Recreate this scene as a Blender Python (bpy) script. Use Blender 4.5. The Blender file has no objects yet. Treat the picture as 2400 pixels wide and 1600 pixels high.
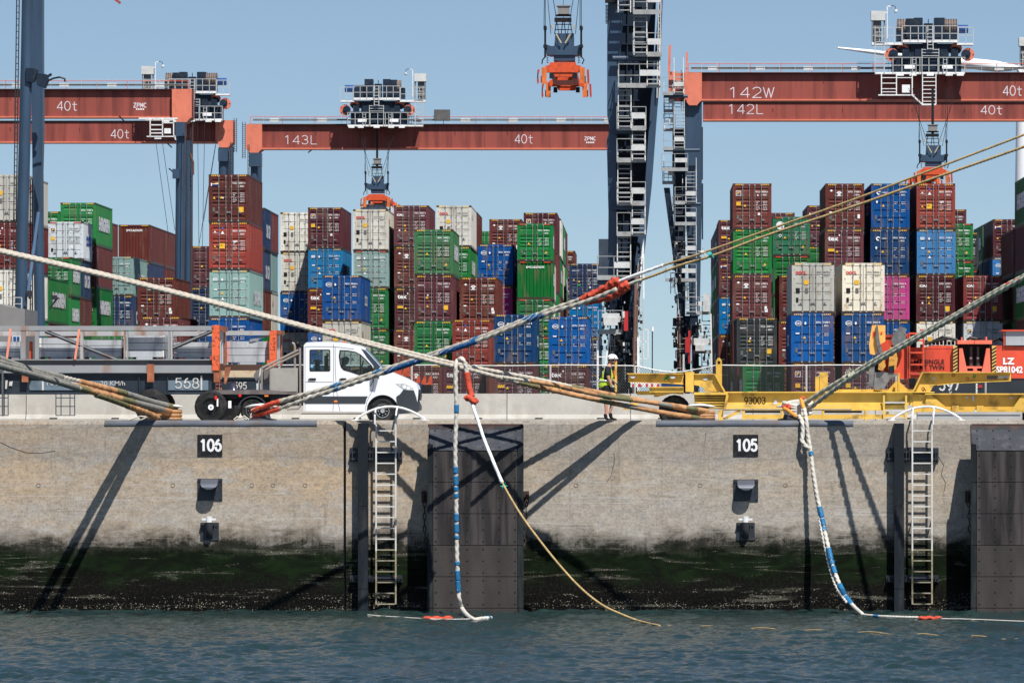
import bpy, math, random
import numpy as np
from mathutils import Vector, Matrix, noise
from mathutils.geometry import tessellate_polygon
random.seed(7)
S = bpy.context.scene
COL = S.collection

# ---------------------------------------------------------------- camera
F = 13333.33          # 200 mm lens, in pixels of a 2400 px wide frame
CX, CY, ZC = 1510.0, 955.0, 0.35
cam = bpy.data.cameras.new('camera')
cam.lens = 200; cam.sensor_width = 36
cam.shift_x = (1200 - CX) / 2400.0
cam.shift_y = (CY - 800) / 2400.0
cam.clip_start = 1; cam.clip_end = 20000
co = bpy.data.objects.new('camera', cam); COL.objects.link(co)
co.location = (0, 0, ZC); co.rotation_euler = (math.radians(90), 0, 0)
S.camera = co

# ---------------------------------------------------------------- world and sun
SUN = Vector((-0.45, 1.0, -1.65)).normalized()       # direction the light travels
w = bpy.data.worlds.new('World'); S.world = w; w.use_nodes = True
nt = w.node_tree
sky = nt.nodes.new('ShaderNodeTexSky'); sky.sky_type = 'NISHITA'; sky.sun_disc = False
sky.sun_elevation = math.asin(-SUN.z)
sky.sun_rotation = math.atan2(-SUN.x, -SUN.y)
sky.air_density = 1.0; sky.dust_density = 0.3; sky.ozone_density = 2.0; sky.altitude = 0
bg = nt.nodes['Background']; bg.inputs[1].default_value = 0.079
tcw = nt.nodes.new('ShaderNodeTexCoord'); ad = nt.nodes.new('ShaderNodeVectorMath'); ad.operation = 'ADD'
ad.inputs[1].default_value = (0, 0, .072)         # clear air: the pale horizon haze of the sky model sits below the real horizon
ml = nt.nodes.new('ShaderNodeVectorMath'); ml.operation = 'MULTIPLY'; ml.inputs[1].default_value = (1, 1, 1.35)
nt.links.new(tcw.outputs['Generated'], ml.inputs[0]); nt.links.new(ml.outputs[0], ad.inputs[0]); nt.links.new(ad.outputs[0], sky.inputs[0])
nt.links.new(sky.outputs[0], bg.inputs[0])
sl = bpy.data.lights.new('sun', 'SUN'); sl.energy = 5.0; sl.angle = math.radians(0.53); sl.color = (1, 0.955, 0.89)
so = bpy.data.objects.new('sun', sl); COL.objects.link(so)
so.rotation_euler = SUN.to_track_quat('-Z', 'Y').to_euler(); so.location = (60, -40, 120)
S.view_settings.view_transform = 'Standard'; S.view_settings.look = 'None'
S.view_settings.exposure = 0.38; S.view_settings.gamma = 1.0
S.render.engine = 'CYCLES'
S.cycles.max_bounces = 5; S.cycles.diffuse_bounces = 2; S.cycles.glossy_bounces = 3
S.cycles.transmission_bounces = 4; S.cycles.transparent_max_bounces = 6

# ---------------------------------------------------------------- helpers
def P(px, py, Y):
    return Vector(((px - CX) * Y / F, Y, ZC + (CY - py) * Y / F))

MATS = {}
def mat(name, col, rough=.5, metal=0.0, var=.12, scale=1.5, dirt=None, damt=.35, dscale=3.0, streak=1.0,
        bump=0.0, bscale=20.0, thr=.5, spec=None, objvar=0.0):
    if name in MATS: return MATS[name]
    m = bpy.data.materials.new(name); m.use_nodes = True
    n = m.node_tree.nodes; L = m.node_tree.links; b = n['Principled BSDF']
    b.inputs['Roughness'].default_value = rough; b.inputs['Metallic'].default_value = metal
    b.inputs['Specular IOR Level'].default_value = spec if spec is not None else (.22 if rough >= .45 else .5)
    tc = n.new('ShaderNodeTexCoord')
    crd = tc.outputs['Object']
    if objvar:
        oi = n.new('ShaderNodeObjectInfo'); av = n.new('ShaderNodeVectorMath'); av.operation = 'ADD'
        L.new(crd, av.inputs[0]); L.new(oi.outputs['Location'], av.inputs[1]); crd = av.outputs[0]
    def nz(sc, st=1.0, det=4.0):
        mp = n.new('ShaderNodeMapping'); mp.inputs['Scale'].default_value = (sc, sc, sc / st)
        L.new(crd, mp.inputs[0])
        t = n.new('ShaderNodeTexNoise'); t.inputs['Scale'].default_value = 1.0; t.inputs['Detail'].default_value = det
        L.new(mp.outputs[0], t.inputs[0]); return t
    a = nz(scale, streak)
    r = n.new('ShaderNodeMapRange'); r.inputs[1].default_value = .3; r.inputs[2].default_value = .7
    r.inputs[3].default_value = 1 - var; r.inputs[4].default_value = 1 + var
    L.new(a.outputs[0], r.inputs[0])
    mul = n.new('ShaderNodeVectorMath'); mul.operation = 'SCALE'; mul.inputs[0].default_value = col[:3]
    L.new(r.outputs[0], mul.inputs['Scale'])
    out = mul.outputs[0]
    if objvar:       # every container faded by its own amount
        wn = n.new('ShaderNodeTexWhiteNoise'); wn.noise_dimensions = '3D'; L.new(oi.outputs['Location'], wn.inputs[0])
        hs = n.new('ShaderNodeHueSaturation'); L.new(out, hs.inputs['Color'])
        sp = n.new('ShaderNodeSeparateColor'); L.new(wn.outputs['Color'], sp.inputs[0])
        for k_, (i_, lo, hi) in enumerate((('Value', 1-objvar, 1+objvar*1.3), ('Saturation', 1-objvar*.5, 1+objvar*.3), ('Hue', .5-objvar*.03, .5+objvar*.03))):
            q = n.new('ShaderNodeMapRange'); q.inputs[3].default_value = lo; q.inputs[4].default_value = hi
            L.new(sp.outputs[k_], q.inputs[0]); L.new(q.outputs[0], hs.inputs[i_])
        out = hs.outputs[0]
    if dirt:
        d = nz(dscale, streak * 2 if streak > 1 else 1.0, 8.0)
        rr = n.new('ShaderNodeMapRange'); rr.inputs[1].default_value = thr; rr.inputs[2].default_value = thr + .18
        rr.inputs[3].default_value = 0; rr.inputs[4].default_value = damt
        L.new(d.outputs[0], rr.inputs[0])
        mx = n.new('ShaderNodeMix'); mx.data_type = 'RGBA'; mx.inputs[7].default_value = (*dirt, 1)
        L.new(rr.outputs[0], mx.inputs[0]); L.new(out, mx.inputs[6]); out = mx.outputs[2]
    L.new(out, b.inputs['Base Color'])
    if bump:
        bt = nz(bscale); bn = n.new('ShaderNodeBump'); bn.inputs['Strength'].default_value = bump
        bn.inputs['Distance'].default_value = .02
        L.new(bt.outputs[0], bn.inputs['Height']); L.new(bn.outputs[0], b.inputs['Normal'])
    MATS[name] = m
    return m

WL = {}
class MB:
    def __init__(s): s.v = []; s.f = []; s.m = []
    def add(s, vs, fs, mi=0):
        o = len(s.v); s.v += [tuple(p) for p in vs]; s.f += [tuple(i + o for i in q) for q in fs]; s.m += [mi] * len(fs); return s
    def box(s, a, b, mi=0):
        x0, y0, z0 = a; x1, y1, z1 = b
        return s.add([(x0,y0,z0),(x1,y0,z0),(x1,y1,z0),(x0,y1,z0),(x0,y0,z1),(x1,y0,z1),(x1,y1,z1),(x0,y1,z1)],
                     [(0,1,5,4),(1,2,6,5),(2,3,7,6),(3,0,4,7),(4,5,6,7),(3,2,1,0)], mi)
    def pb(s, x0, y0, x1, y1, Y, d, mi=0):      # box whose front face at depth Y covers a measured rectangle
        a = P(x0, y1, Y); b = P(x1, y0, Y)
        return s.box((a.x, Y, a.z), (b.x, Y + d, b.z), mi)
    def tube(s, pts, r, n=8, mi=0, cap=True, closed=False):
        pts = [Vector(p) for p in pts]; k = len(pts)
        rs = r if isinstance(r, (list, tuple)) else [r] * k
        up = None; rings = []
        for i, p in enumerate(pts):
            if closed: t = pts[(i+1) % k] - pts[i-1]
            else: t = pts[min(i+1, k-1)] - pts[max(i-1, 0)]
            if t.length < 1e-9: t = Vector((0,0,1))
            t.normalize()
            if up is None:
                up = Vector((0,0,1)) if abs(t.z) < .9 else Vector((1,0,0))
            a = t.cross(up)
            if a.length < 1e-6: a = t.orthogonal()
            a.normalize(); u = a.cross(t).normalized(); up = u
            rings.append([p + (a * math.cos(2*math.pi*j/n) + u * math.sin(2*math.pi*j/n)) * rs[i] for j in range(n)])
        vs = [q for g in rings for q in g]; fs = []
        for i in range(k if closed else k-1):
            i2 = (i+1) % k
            for j in range(n):
                fs.append((i*n+j, i*n+(j+1)%n, i2*n+(j+1)%n, i2*n+j))
        if cap and not closed:
            fs.append(tuple(range(n-1, -1, -1))); fs.append(tuple((k-1)*n+j for j in range(n)))
        return s.add(vs, fs, mi)
    def bar(s, p, q, w, h=None, mi=0):
        p = Vector(p); q = Vector(q); h = h or w
        t = (q - p).normalized(); up = Vector((0,1,0)) if abs(t.y) < .9 else Vector((0,0,1))
        a = t.cross(up).normalized(); u = a.cross(t)
        c = [(-1,-1),(1,-1),(1,1),(-1,1)]
        vs = [e + a*(i*w/2) + u*(j*h/2) for e in (p, q) for i, j in c]
        return s.add(vs, [(0,1,5,4),(1,2,6,5),(2,3,7,6),(3,0,4,7),(4,5,6,7),(3,2,1,0)], mi)
    def pbar(s, a, b, Y, w, h=None, mi=0, Y2=None):
        return s.bar(P(a[0], a[1], Y), P(b[0], b[1], Y if Y2 is None else Y2), w, h, mi)
    def ptube(s, pts, Y, r, n=6, mi=0):
        return s.tube([P(x, y, Y) for x, y in pts], r, n, mi)
    def plate(s, outer, holes, Y, d, mi=0, px=True):   # polygon in the XZ plane, extruded along Y
        loops = [outer] + list(holes)
        cv = (lambda q: P(q[0], q[1], Y)) if px else (lambda q: Vector((q[0], Y, q[1])))
        L3 = [[cv(q) for q in lp] for lp in loops]
        tris = tessellate_polygon([[Vector((v.x, v.z, 0)) for v in lp] for lp in L3])
        flat = [v for lp in L3 for v in lp]; n = len(flat)
        vs = flat + [v + Vector((0, d, 0)) for v in flat]; fs = []
        for t in tris:
            a, b, c = (flat[i] for i in t)
            s_ = (b.x-a.x)*(c.z-a.z) - (b.z-a.z)*(c.x-a.x)
            t = tuple(t) if s_ > 0 else tuple(reversed(t))
            fs.append(t); fs.append(tuple(i + n for i in reversed(t)))
        o = 0
        for li, lp in enumerate(L3):
            k = len(lp); ar = sum(lp[i].x*lp[(i+1)%k].z - lp[(i+1)%k].x*lp[i].z for i in range(k))
            for i in range(k):
                a, b = o+i, o+(i+1)%k
                if (ar > 0) != (li > 0): fs.append((b, a, a+n, b+n))
                else: fs.append((a, b, b+n, a+n))
            o += k
        return s.add(vs, fs, mi)
    def cyl(s, c, ax, r, h, n=16, mi=0, r2=None):
        c = Vector(c); ax = Vector(ax).normalized()
        return s.tube([c - ax*h/2, c + ax*h/2], [r, r if r2 is None else r2], n, mi)
    def sphere(s, c, r, n=10, mi=0, sz=1.0, half=False):
        c = Vector(c); vs = []; fs = []; m = n//2
        lo = 0 if half else -m
        rows = list(range(lo, m+1)) if half else list(range(0, m*2+1))
        k = n; R = m if half else 2*m//1
        R = m
        for i in range(R+1):
            a = (math.pi/2)*(i/R) if half else math.pi*(i/R) - math.pi/2
            for j in range(k):
                t = 2*math.pi*j/k
                vs.append(c + Vector((r*math.cos(a)*math.cos(t), r*math.cos(a)*math.sin(t), r*sz*math.sin(a))))
        for i in range(R):
            for j in range(k):
                fs.append((i*k+j, i*k+(j+1)%k, (i+1)*k+(j+1)%k, (i+1)*k+j))
        return s.add(vs, fs, mi)
    def mesh(s, name, off=(0,0,0)):
        me = bpy.data.meshes.new(name); o = Vector(off)
        me.from_pydata([tuple(Vector(p) - o) for p in s.v], [], s.f)
        me.polygons.foreach_set('material_index', s.m)
        return me
    def build(s, name, mats, parent=None, smooth=False, **tags):
        if parent is not None: off = WL[parent.name]
        else:
            A = np.array(s.v); off = Vector(((A[:,0].min()+A[:,0].max())/2, (A[:,1].min()+A[:,1].max())/2, A[:,2].min()))
        me = s.mesh(name, off)
        for m in (mats if isinstance(mats, (list, tuple)) else [mats]): me.materials.append(m)
        if smooth:
            me.polygons.foreach_set('use_smooth', [True]*len(me.polygons))
            if smooth != 'all':
                try: me.set_sharp_from_angle(angle=math.radians(40))
                except Exception: pass
        o = bpy.data.objects.new(name, me); COL.objects.link(o)
        if parent is not None: o.parent = parent; WL[o.name] = off
        else: o.location = off; WL[o.name] = Vector(off)
        tag(o, **tags); return o

def tag(o, label=None, cat=None, group=None, kind=None):
    if label: o['label'] = label
    if cat: o['category'] = cat
    if group: o['group'] = group
    if kind: o['kind'] = kind
    return o

def thing(name, loc, label, cat, group=None):
    o = bpy.data.objects.new(name, None); COL.objects.link(o)
    o.empty_display_size = .3; o.location = loc; WL[o.name] = Vector(loc)
    return tag(o, label, cat, group)

_TX = {}
def text_geo(body, bold=0.0, shear=0.0, space=1.0):
    k = (body, bold, shear, space)
    if k not in _TX:
        cu = bpy.data.curves.new('t', 'FONT'); cu.body = body; cu.size = 1; cu.offset = bold; cu.shear = shear
        cu.resolution_u = 3; cu.space_character = space
        ob = bpy.data.objects.new('t', cu); COL.objects.link(ob)
        dg = bpy.context.evaluated_depsgraph_get()
        me = bpy.data.meshes.new_from_object(ob.evaluated_get(dg))
        vs = np.array([v.co[:] for v in me.vertices]); fs = [tuple(p.vertices) for p in me.polygons]
        bpy.data.objects.remove(ob); bpy.data.curves.remove(cu); bpy.data.meshes.remove(me)
        lo = vs.min(0); hi = vs.max(0)
        vs = (vs - lo) / np.maximum(hi - lo, 1e-6)
        _TX[k] = (vs, fs)
    return _TX[k]

def put_text(mb, body, x0, x1, z0, z1, y, mi=0, bold=0.0, space=1.0, side=None):
    """flat lettering filling the rectangle; side='R'/'L' lays it on a wall that faces +X / -X (x0,x1 are then Y)"""
    vs, fs = text_geo(body, bold, 0, space)
    if side == 'R': V = [(y, x0 + a[0]*(x1-x0), z0 + a[1]*(z1-z0)) for a in vs]
    elif side == 'L': V = [(y, x1 - a[0]*(x1-x0), z0 + a[1]*(z1-z0)) for a in vs]
    else: V = [(x0 + a[0]*(x1-x0), y, z0 + a[1]*(z1-z0)) for a in vs]
    mb.add(V, fs, mi)

def ptext(mb, body, px0, py0, px1, py1, Y, mi=0, bold=0.0, space=1.0):
    a = P(px0, py1, Y); b = P(px1, py0, Y)
    put_text(mb, body, a.x, b.x, a.z, b.z, Y, mi, bold, space)

def disc(mb, x, z, r, y, mi=0, n=12, rz=None):
    rz = rz or r
    mb.add([(x + r*math.cos(2*math.pi*i/n), y, z + rz*math.sin(2*math.pi*i/n)) for i in range(n)], [tuple(range(n))], mi)
def ring(mb, x, z, r, r2, y, mi=0, n=16, a0=0, a1=2*math.pi, ez=1.0):
    vs = []
    for i in range(n+1):
        a = a0 + (a1-a0)*i/n
        vs += [(x + r*math.cos(a), y, z + r*ez*math.sin(a)), (x + r2*math.cos(a), y, z + r2*ez*math.sin(a))]
    mb.add(vs, [(2*i, 2*i+1, 2*i+3, 2*i+2) for i in range(n)], mi)
def quad(mb, x0, x1, z0, z1, y, mi=0):
    mb.add([(x0,y,z0),(x1,y,z0),(x1,y,z1),(x0,y,z1)], [(0,1,2,3)], mi)
def tri(mb, x, z, r, y, mi=0):
    mb.add([(x-r,y,z-r*.8),(x+r,y,z-r*.8),(x,y,z+r)], [(0,1,2)], mi)

# ---------------------------------------------------------------- common materials
RUST = (.16, .06, .025)
white = mat('white_paint', (.74,.75,.75), .45, var=.06, dirt=(.42,.38,.33), damt=.4, dscale=5)
galv = mat('galvanised_steel', (.50,.51,.50), .45, .15, var=.1, dirt=(.3,.27,.23), damt=.4, dscale=6)
navy = mat('dark_blue_paint', (.032,.062,.108), .4, var=.15, dirt=(.02,.03,.045), damt=.5, dscale=1.2, streak=4)
navy2 = mat('blue_black_paint', (.012,.022,.04), .45, var=.2, dirt=(.05,.055,.06), damt=.4, dscale=2)
beamred = mat('dark_red_paint', (.27,.068,.052), .55, var=.14, scale=.5, dirt=(.12,.032,.028), damt=.7, dscale=1.6, streak=7, thr=.47, bump=.5, bscale=.9)  # darker red-brown than the salmon caps and flanges, with streaky noise
salmon = mat('salmon_paint', (.64,.19,.12), .45, var=.06, scale=.6, dirt=(.3,.09,.06), damt=.3, dscale=2)
orange = mat('orange_paint', (.60,.085,.03), .45, var=.12, dirt=(.12,.05,.03), damt=.6, dscale=5)
black = mat('black_steel', (.012,.013,.015), .5, var=.3)
rubber = mat('black_rubber', (.014,.014,.015), .75, var=.3, dirt=(.06,.055,.05), damt=.4, dscale=6)
blue_m = mat('blue_motor_paint', (.01,.06,.2), .4)
wirem = mat('dark_wire', (.03,.03,.035), .5)
ltgrey = mat('light_grey_cabinet', (.55,.56,.55), .5, var=.08, dirt=(.25,.24,.22), damt=.4)
whitem = mat('white_marking', (.78,.78,.78), .6, var=.05)
yellowm = mat('yellow_marking', (.75,.42,.03), .6)
blackm = mat('black_marking', (.012,.012,.012), .6)
redm = mat('red_marking', (.62,.02,.02), .6)
greym = mat('grey_marking', (.12,.12,.12), .6)
navym = mat('navy_marking', (.01,.02,.09), .6)
greenm = mat('green_marking', (.01,.3,.08), .6)
bluem = mat('blue_marking', (.02,.12,.45), .6)
glass = bpy.data.materials.new('window_glass'); glass.use_nodes = True
_n = glass.node_tree.nodes; _l = glass.node_tree.links
_t = _n.new('ShaderNodeBsdfTransparent'); _t.inputs[0].default_value = (.80,.86,.86,1)
_g = _n.new('ShaderNodeBsdfGlossy'); _g.inputs[1].default_value = .03
_x = _n.new('ShaderNodeMixShader'); _f = _n.new('ShaderNodeFresnel'); _f.inputs[0].default_value = 1.4
_l.new(_f.outputs[0], _x.inputs[0]); _l.new(_t.outputs[0], _x.inputs[1]); _l.new(_g.outputs[0], _x.inputs[2])
_l.new(_x.outputs[0], _n['Material Output'].inputs[0])

# a plain stroke alphabet for stencilled numbers
def _arc(cx, cy, rx, ry, a0, a1, n=10): return [(cx+rx*math.cos(math.radians(a0+(a1-a0)*i/n)), cy+ry*math.sin(math.radians(a0+(a1-a0)*i/n))) for i in range(n+1)]
STROKE = {
 '0': [_arc(.5,.5,.5,.5,0,360,20)], '1': [[(.18,.80),(.55,1),(.55,0)]], '4': [[(.78,0),(.78,1),(0,.28),(1,.28)]],
 '2': [_arc(.5,.70,.46,.30,160,-35) + [(.02,0),(1,0)]], '3': [_arc(.46,.74,.42,.26,150,-90) , _arc(.46,.27,.48,.27,95,-150)],
 '5': [[(.9,1),(.18,1),(.10,.50)] + _arc(.46,.32,.48,.32,125,-150)], '6': [_arc(.5,.32,.46,.32,0,360,16), [(.04,.36),(.12,.62),(.32,.86),(.62,1)]],
 '8': [_arc(.5,.75,.38,.25,0,360,14), _arc(.5,.26,.48,.26,0,360,14)], '9': [_arc(.5,.68,.46,.32,0,360,16), [(.96,.64),(.88,.38),(.68,.14),(.38,0)]],
 '7': [[(0,1),(1,1),(.35,0)]], 'L': [[(.1,1),(.1,0),(.95,0)]], 'W': [[(-.1,1),(.24,0),(.5,.92),(.76,0),(1.1,1)]],
 't': [[(.4,.95),(.4,.14),(.52,.0),(.8,0)], [(.05,.66),(.85,.66)]], 'C': [_arc(.55,.5,.5,.5,50,310,14)], 'Z': [[(.05,1),(.95,1),(.05,0),(.95,0)]],
 'P': [[(.1,0),(.1,1),(.7,1),(.92,.85),(.92,.62),(.7,.48),(.1,.48)]], 'M': [[(.05,0),(.05,1),(.5,.3),(.95,1),(.95,0)]], 'T': [[(0,1),(1,1)],[(.5,1),(.5,0)]]}
def stroke_text(mb, body, px0, py0, px1, py1, Y, wid, mi=0, gap=.32):
    q_ = 0; a = P(px0, py1, Y); b = P(px1, py0, Y); H = b.z - a.z; n = len(body); cw = (b.x - a.x)/(n + gap*(n-1))
    for i, ch in enumerate(body):
        ox = a.x + i*cw*(1+gap)
        for st in STROKE[ch]:
            pts = [(ox + x*cw, a.z + z*H) for x, z in st]
            for (x0, z0), (x1, z1) in zip(pts[:-1], pts[1:]):
                l_ = math.hypot(x1-x0, z1-z0)
                if l_ < 1e-6: continue
                ux, uz = (x1-x0)/l_*wid/2, (z1-z0)/l_*wid/2; e = .35
                q_ += 1; yy = Y - .0006*(q_ % 9)
                mb.add([(x0-uz-ux*e, yy, z0+ux-uz*e), (x0+uz-ux*e, yy, z0-ux-uz*e), (x1+uz+ux*e, yy, z1-ux+uz*e), (x1-uz+ux*e, yy, z1+ux+uz*e)], [(0,1,2,3)], mi)
# ================================================================ ground, water, quay wall
YW = 155.0          # the face of the quay wall
ZW = -5.17          # water level
ZD = -0.12          # apron, a little lower than the coping
def vgrad(name, build):
    m = bpy.data.materials.new(name); m.use_nodes = True
    build(m.node_tree.nodes, m.node_tree.links, m.node_tree.nodes['Principled BSDF']); MATS[name] = m; return m

def _noise(n, L, vec, scale, det=6.0, rough=.6, stretch=(1,1,1), dist=0.0):
    mp = n.new('ShaderNodeMapping'); mp.inputs['Scale'].default_value = [scale*s for s in stretch]
    L.new(vec, mp.inputs[0]); t = n.new('ShaderNodeTexNoise'); t.inputs['Scale'].default_value = 1
    t.inputs['Detail'].default_value = det; t.inputs['Roughness'].default_value = rough; t.inputs['Distortion'].default_value = dist
    L.new(mp.outputs[0], t.inputs[0]); return t.outputs[0]
def _mr(n, L, src, a, b, c=0.0, d=1.0):
    r = n.new('ShaderNodeMapRange'); r.inputs[1].default_value = a; r.inputs[2].default_value = b
    r.inputs[3].default_value = c; r.inputs[4].default_value = d; L.new(src, r.inputs[0]); return r.outputs[0]
def _mix(n, L, fac, a, b, mode='MIX'):
    m = n.new('ShaderNodeMix'); m.data_type = 'RGBA'; m.blend_type = mode
    for s, v in ((0, fac), (6, a), (7, b)):
        if isinstance(v, (int, float)): m.inputs[s].default_value = v
        elif isinstance(v, tuple): m.inputs[s].default_value = (*v, 1)
        else: L.new(v, m.inputs[s])
    return m.outputs[2]
def _math(n, L, op, a, b=0.0):
    m = n.new('ShaderNodeMath'); m.operation = op
    for i, v in enumerate((a, b)):
        if isinstance(v, (int, float)): m.inputs[i].default_value = v
        else: L.new(v, m.inputs[i])
    return m.outputs[0]

def wallmat(n, L, b):
    g = n.new('ShaderNodeNewGeometry'); pos = g.outputs['Position']
    sx = n.new('ShaderNodeSeparateXYZ'); L.new(pos, sx.inputs[0]); Z = sx.outputs[2]
    big = _noise(n, L, pos, .35, 4, .5, (1,1,1.6))
    med = _noise(n, L, pos, 1.1, 8, .65, (1,1,2.4), .5)
    fine = _noise(n, L, pos, 14, 6, .7)
    vert = _noise(n, L, pos, 4.5, 8, .75, (1,1,.07))
    hor = _noise(n, L, pos, 1.1, 8, .7, (.22,1,3.6), .4)
    c = _mix(n, L, _mr(n, L, big, .42, .6), (.40,.325,.245), (.445,.335,.225))
    c = _mix(n, L, _mr(n, L, med, .5, .62, 0, .75), c, (.40,.375,.34))
    c = _mix(n, L, _mr(n, L, hor, .56, .66, 0, .7), c, (.43,.42,.40))
    c = _mix(n, L, _math(n, L, 'MULTIPLY', _mr(n, L, sx.outputs[0], -8, -3), .55), c, (.365,.335,.29))   # the right bay is a greyer pour
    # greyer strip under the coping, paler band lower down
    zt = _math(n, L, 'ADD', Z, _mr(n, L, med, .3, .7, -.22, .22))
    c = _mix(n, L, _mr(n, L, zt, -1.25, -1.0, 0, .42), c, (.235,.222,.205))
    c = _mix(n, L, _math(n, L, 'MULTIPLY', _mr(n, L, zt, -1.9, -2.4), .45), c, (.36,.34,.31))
    c = _mix(n, L, _mr(n, L, vert, .56, .70, 0, .55), c, (.14,.12,.10))
    c = _mix(n, L, _mr(n, L, fine, .48, .70, 0, .6), c, (.13,.115,.1))
    mot = _noise(n, L, pos, 5.5, 7, .72, (1,1,1.4), .3)
    sc_ = n.new('ShaderNodeVectorMath'); sc_.operation = 'SCALE'; L.new(c, sc_.inputs[0]); L.new(_mr(n, L, mot, .36, .64, .80, 1.16), sc_.inputs['Scale']); c = sc_.outputs[0]
    scr2 = _noise(n, L, pos, 1.3, 6, .7, (.5,1,5), 2.2)
    c = _mix(n, L, _mr(n, L, scr2, .58, .64, 0, .45), c, (.17,.145,.12))
    speck = _noise(n, L, pos, 38, 2, .5)
    c = _mix(n, L, _mr(n, L, speck, .63, .7, 0, .6), c, (.08,.07,.06))
    # tide marks: black band, green weed, brown-black weed with barnacles
    zn = _math(n, L, 'ADD', Z, _mr(n, L, med, .3, .7, -.28, .28))
    zn = _math(n, L, 'ADD', zn, _mr(n, L, vert, .3, .7, -.12, .12))
    zn = _math(n, L, 'ADD', zn, _mr(n, L, fine, .3, .7, -.14, .14))
    c = _mix(n, L, _mr(n, L, zn, -2.85, -3.4, 0, .95), c, (.022,.021,.018))
    gcol = _mix(n, L, _mr(n, L, med, .4, .62), (.0025,.0055,.002), (.0065,.0165,.004))
    c = _mix(n, L, _mr(n, L, zn, -3.25, -3.7), c, gcol)
    bcol = _mix(n, L, _mr(n, L, fine, .5, .68), (.002,.002,.0015), (.018,.014,.008))
    c = _mix(n, L, _mr(n, L, zn, -4.0, -4.55), c, bcol)
    # pour joint and pale scrapes
    wv = _math(n, L, 'ADD', _mr(n, L, big, .3, .7, -.10, .10), _mr(n, L, hor, .3, .7, -.12, .12))
    for zj, col_, am in ((-1.02, (.20,.18,.16), .5), (-2.66, (.42,.40,.36), .3)):
        dz = _math(n, L, 'ABSOLUTE', _math(n, L, 'ADD', _math(n, L, 'ADD', Z, wv), -zj))
        c = _mix(n, L, _math(n, L, 'MULTIPLY', _mr(n, L, dz, .035, .0), am), c, col_)
    scr = _noise(n, L, pos, 1.6, 5, .6, (.18,1,9), 1.2)
    c = _mix(n, L, _math(n, L, 'MULTIPLY', _mr(n, L, scr, .60, .66, 0, .6), _math(n, L, 'MULTIPLY', _mr(n, L, Z, -1.4, -1.8), _mr(n, L, Z, -3.4, -3.0))), c, (.47,.46,.44))
    # barnacles in horizontal drifts
    vo = n.new('ShaderNodeTexVoronoi'); vo.inputs['Scale'].default_value = 20; L.new(pos, vo.inputs['Vector'])
    drift = _noise(n, L, pos, 1.0, 6, .7, (.45,1,5.5), .6)
    low = _mr(n, L, Z, -4.5, -5.0, 0, .11)
    dm = _math(n, L, 'ADD', drift, low)
    dm = _mr(n, L, dm, .555, .64)
    cells = _mr(n, L, vo.outputs['Distance'], .34, .2)
    sel = _mr(n, L, _noise(n, L, pos, 7, 3, .7), .42, .56)
    bm = _math(n, L, 'MULTIPLY', _math(n, L, 'MULTIPLY', dm, cells), sel)
    bm = _math(n, L, 'MULTIPLY', bm, _mr(n, L, Z, -3.2, -3.6))
    c = _mix(n, L, _math(n, L, 'MULTIPLY', bm, .9), c, (.42,.38,.30))
    smear = _math(n, L, 'MULTIPLY', _mr(n, L, drift, .57, .68, 0, .5), _mr(n, L, Z, -3.1, -3.5))
    c = _mix(n, L, smear, c, (.16,.155,.12))
    L.new(c, b.inputs['Base Color'])
    L.new(_mr(n, L, Z, -4.9, -4.2, .45, .9), b.inputs['Roughness'])
    b.inputs['Specular IOR Level'].default_value = .12
    bn = n.new('ShaderNodeBump'); bn.inputs['Strength'].default_value = .4; bn.inputs['Distance'].default_value = .02
    h = _math(n, L, 'ADD', _math(n, L, 'ADD', fine, med), _math(n, L, 'MULTIPLY', bm, 1.5))
    L.new(h, bn.inputs['Height']); L.new(bn.outputs[0], b.inputs['Normal'])
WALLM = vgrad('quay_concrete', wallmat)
deckm = mat('apron_concrete', (.36,.34,.31), .85, var=.15, scale=.4, dirt=(.2,.19,.17), damt=.5, dscale=.8, bump=.3)
barm = mat('barrier_concrete', (.40,.385,.35), .85, var=.1, scale=1.2, dirt=(.3,.28,.25), damt=.55, dscale=2.2, bump=.3, thr=.46)

# ground: apron behind the wall and the whole yard beyond (one sheet with a step)
g = MB()
xs = (-900, 900)
g.box((xs[0], 158.5, -1.2), (xs[1], 200.0, ZD))
g.build('apron', deckm, kind='structure')
g = MB(); g.box((xs[0], 200.0, -1.2), (xs[1], 6000, -.004))
g.build('yard_ground', mat('yard_asphalt', (.10,.10,.098), .9, var=.15, scale=.3, dirt=(.2,.19,.18), damt=.4, dscale=.2), kind='structure')
g = MB(); g.add([(-6000,-6000,ZW-9),(6000,-6000,ZW-9),(6000,6000,ZW-9),(-6000,6000,ZW-9)], [(0,1,2,3)])
g.build('harbour_bed', mat('silt', (.05,.05,.04), .9), kind='structure')

def X(px, Y=YW): return (px - CX) * Y / F
def Zp(py, Y=YW): return ZC + (CY - py) * Y / F
wall = thing('quay_wall', (0, YW, 0), 'weathered concrete quay wall with green weed and barnacles at the tide line', 'wall')
m = MB(); j1 = X(808)
for a, b in ((-160, j1 - .035), (j1 + .035, 160)):
    m.box((a, YW, ZW - 9), (b, YW + 3.496, -.10)); 
    m.box((a, YW + .04, -.10), (b, YW + 3.496, 0.0))
    m.add([(a,YW,-.10),(b,YW,-.10),(b,YW+.04,0),(a,YW+.04,0)], [(0,1,2,3)])
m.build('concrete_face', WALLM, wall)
m = MB(); m.box((j1 - .034, YW + .12, ZW - 9), (j1 + .034, YW + 3.3, -.03)); m.build('joint_filler', black, wall)
# form tie marks
m = MB()
for px in (405, 590, 640, 1350, 1640, 1720, 1840, 1970, 1060, 90, 715):
    for py in (1137,):
        ring(m, X(px), Zp(py), .045, .06, YW - .004, 0, 12)
m.build('tie_mark', mat('tie_mark_stain', (.12,.10,.085), .9), wall)
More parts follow.
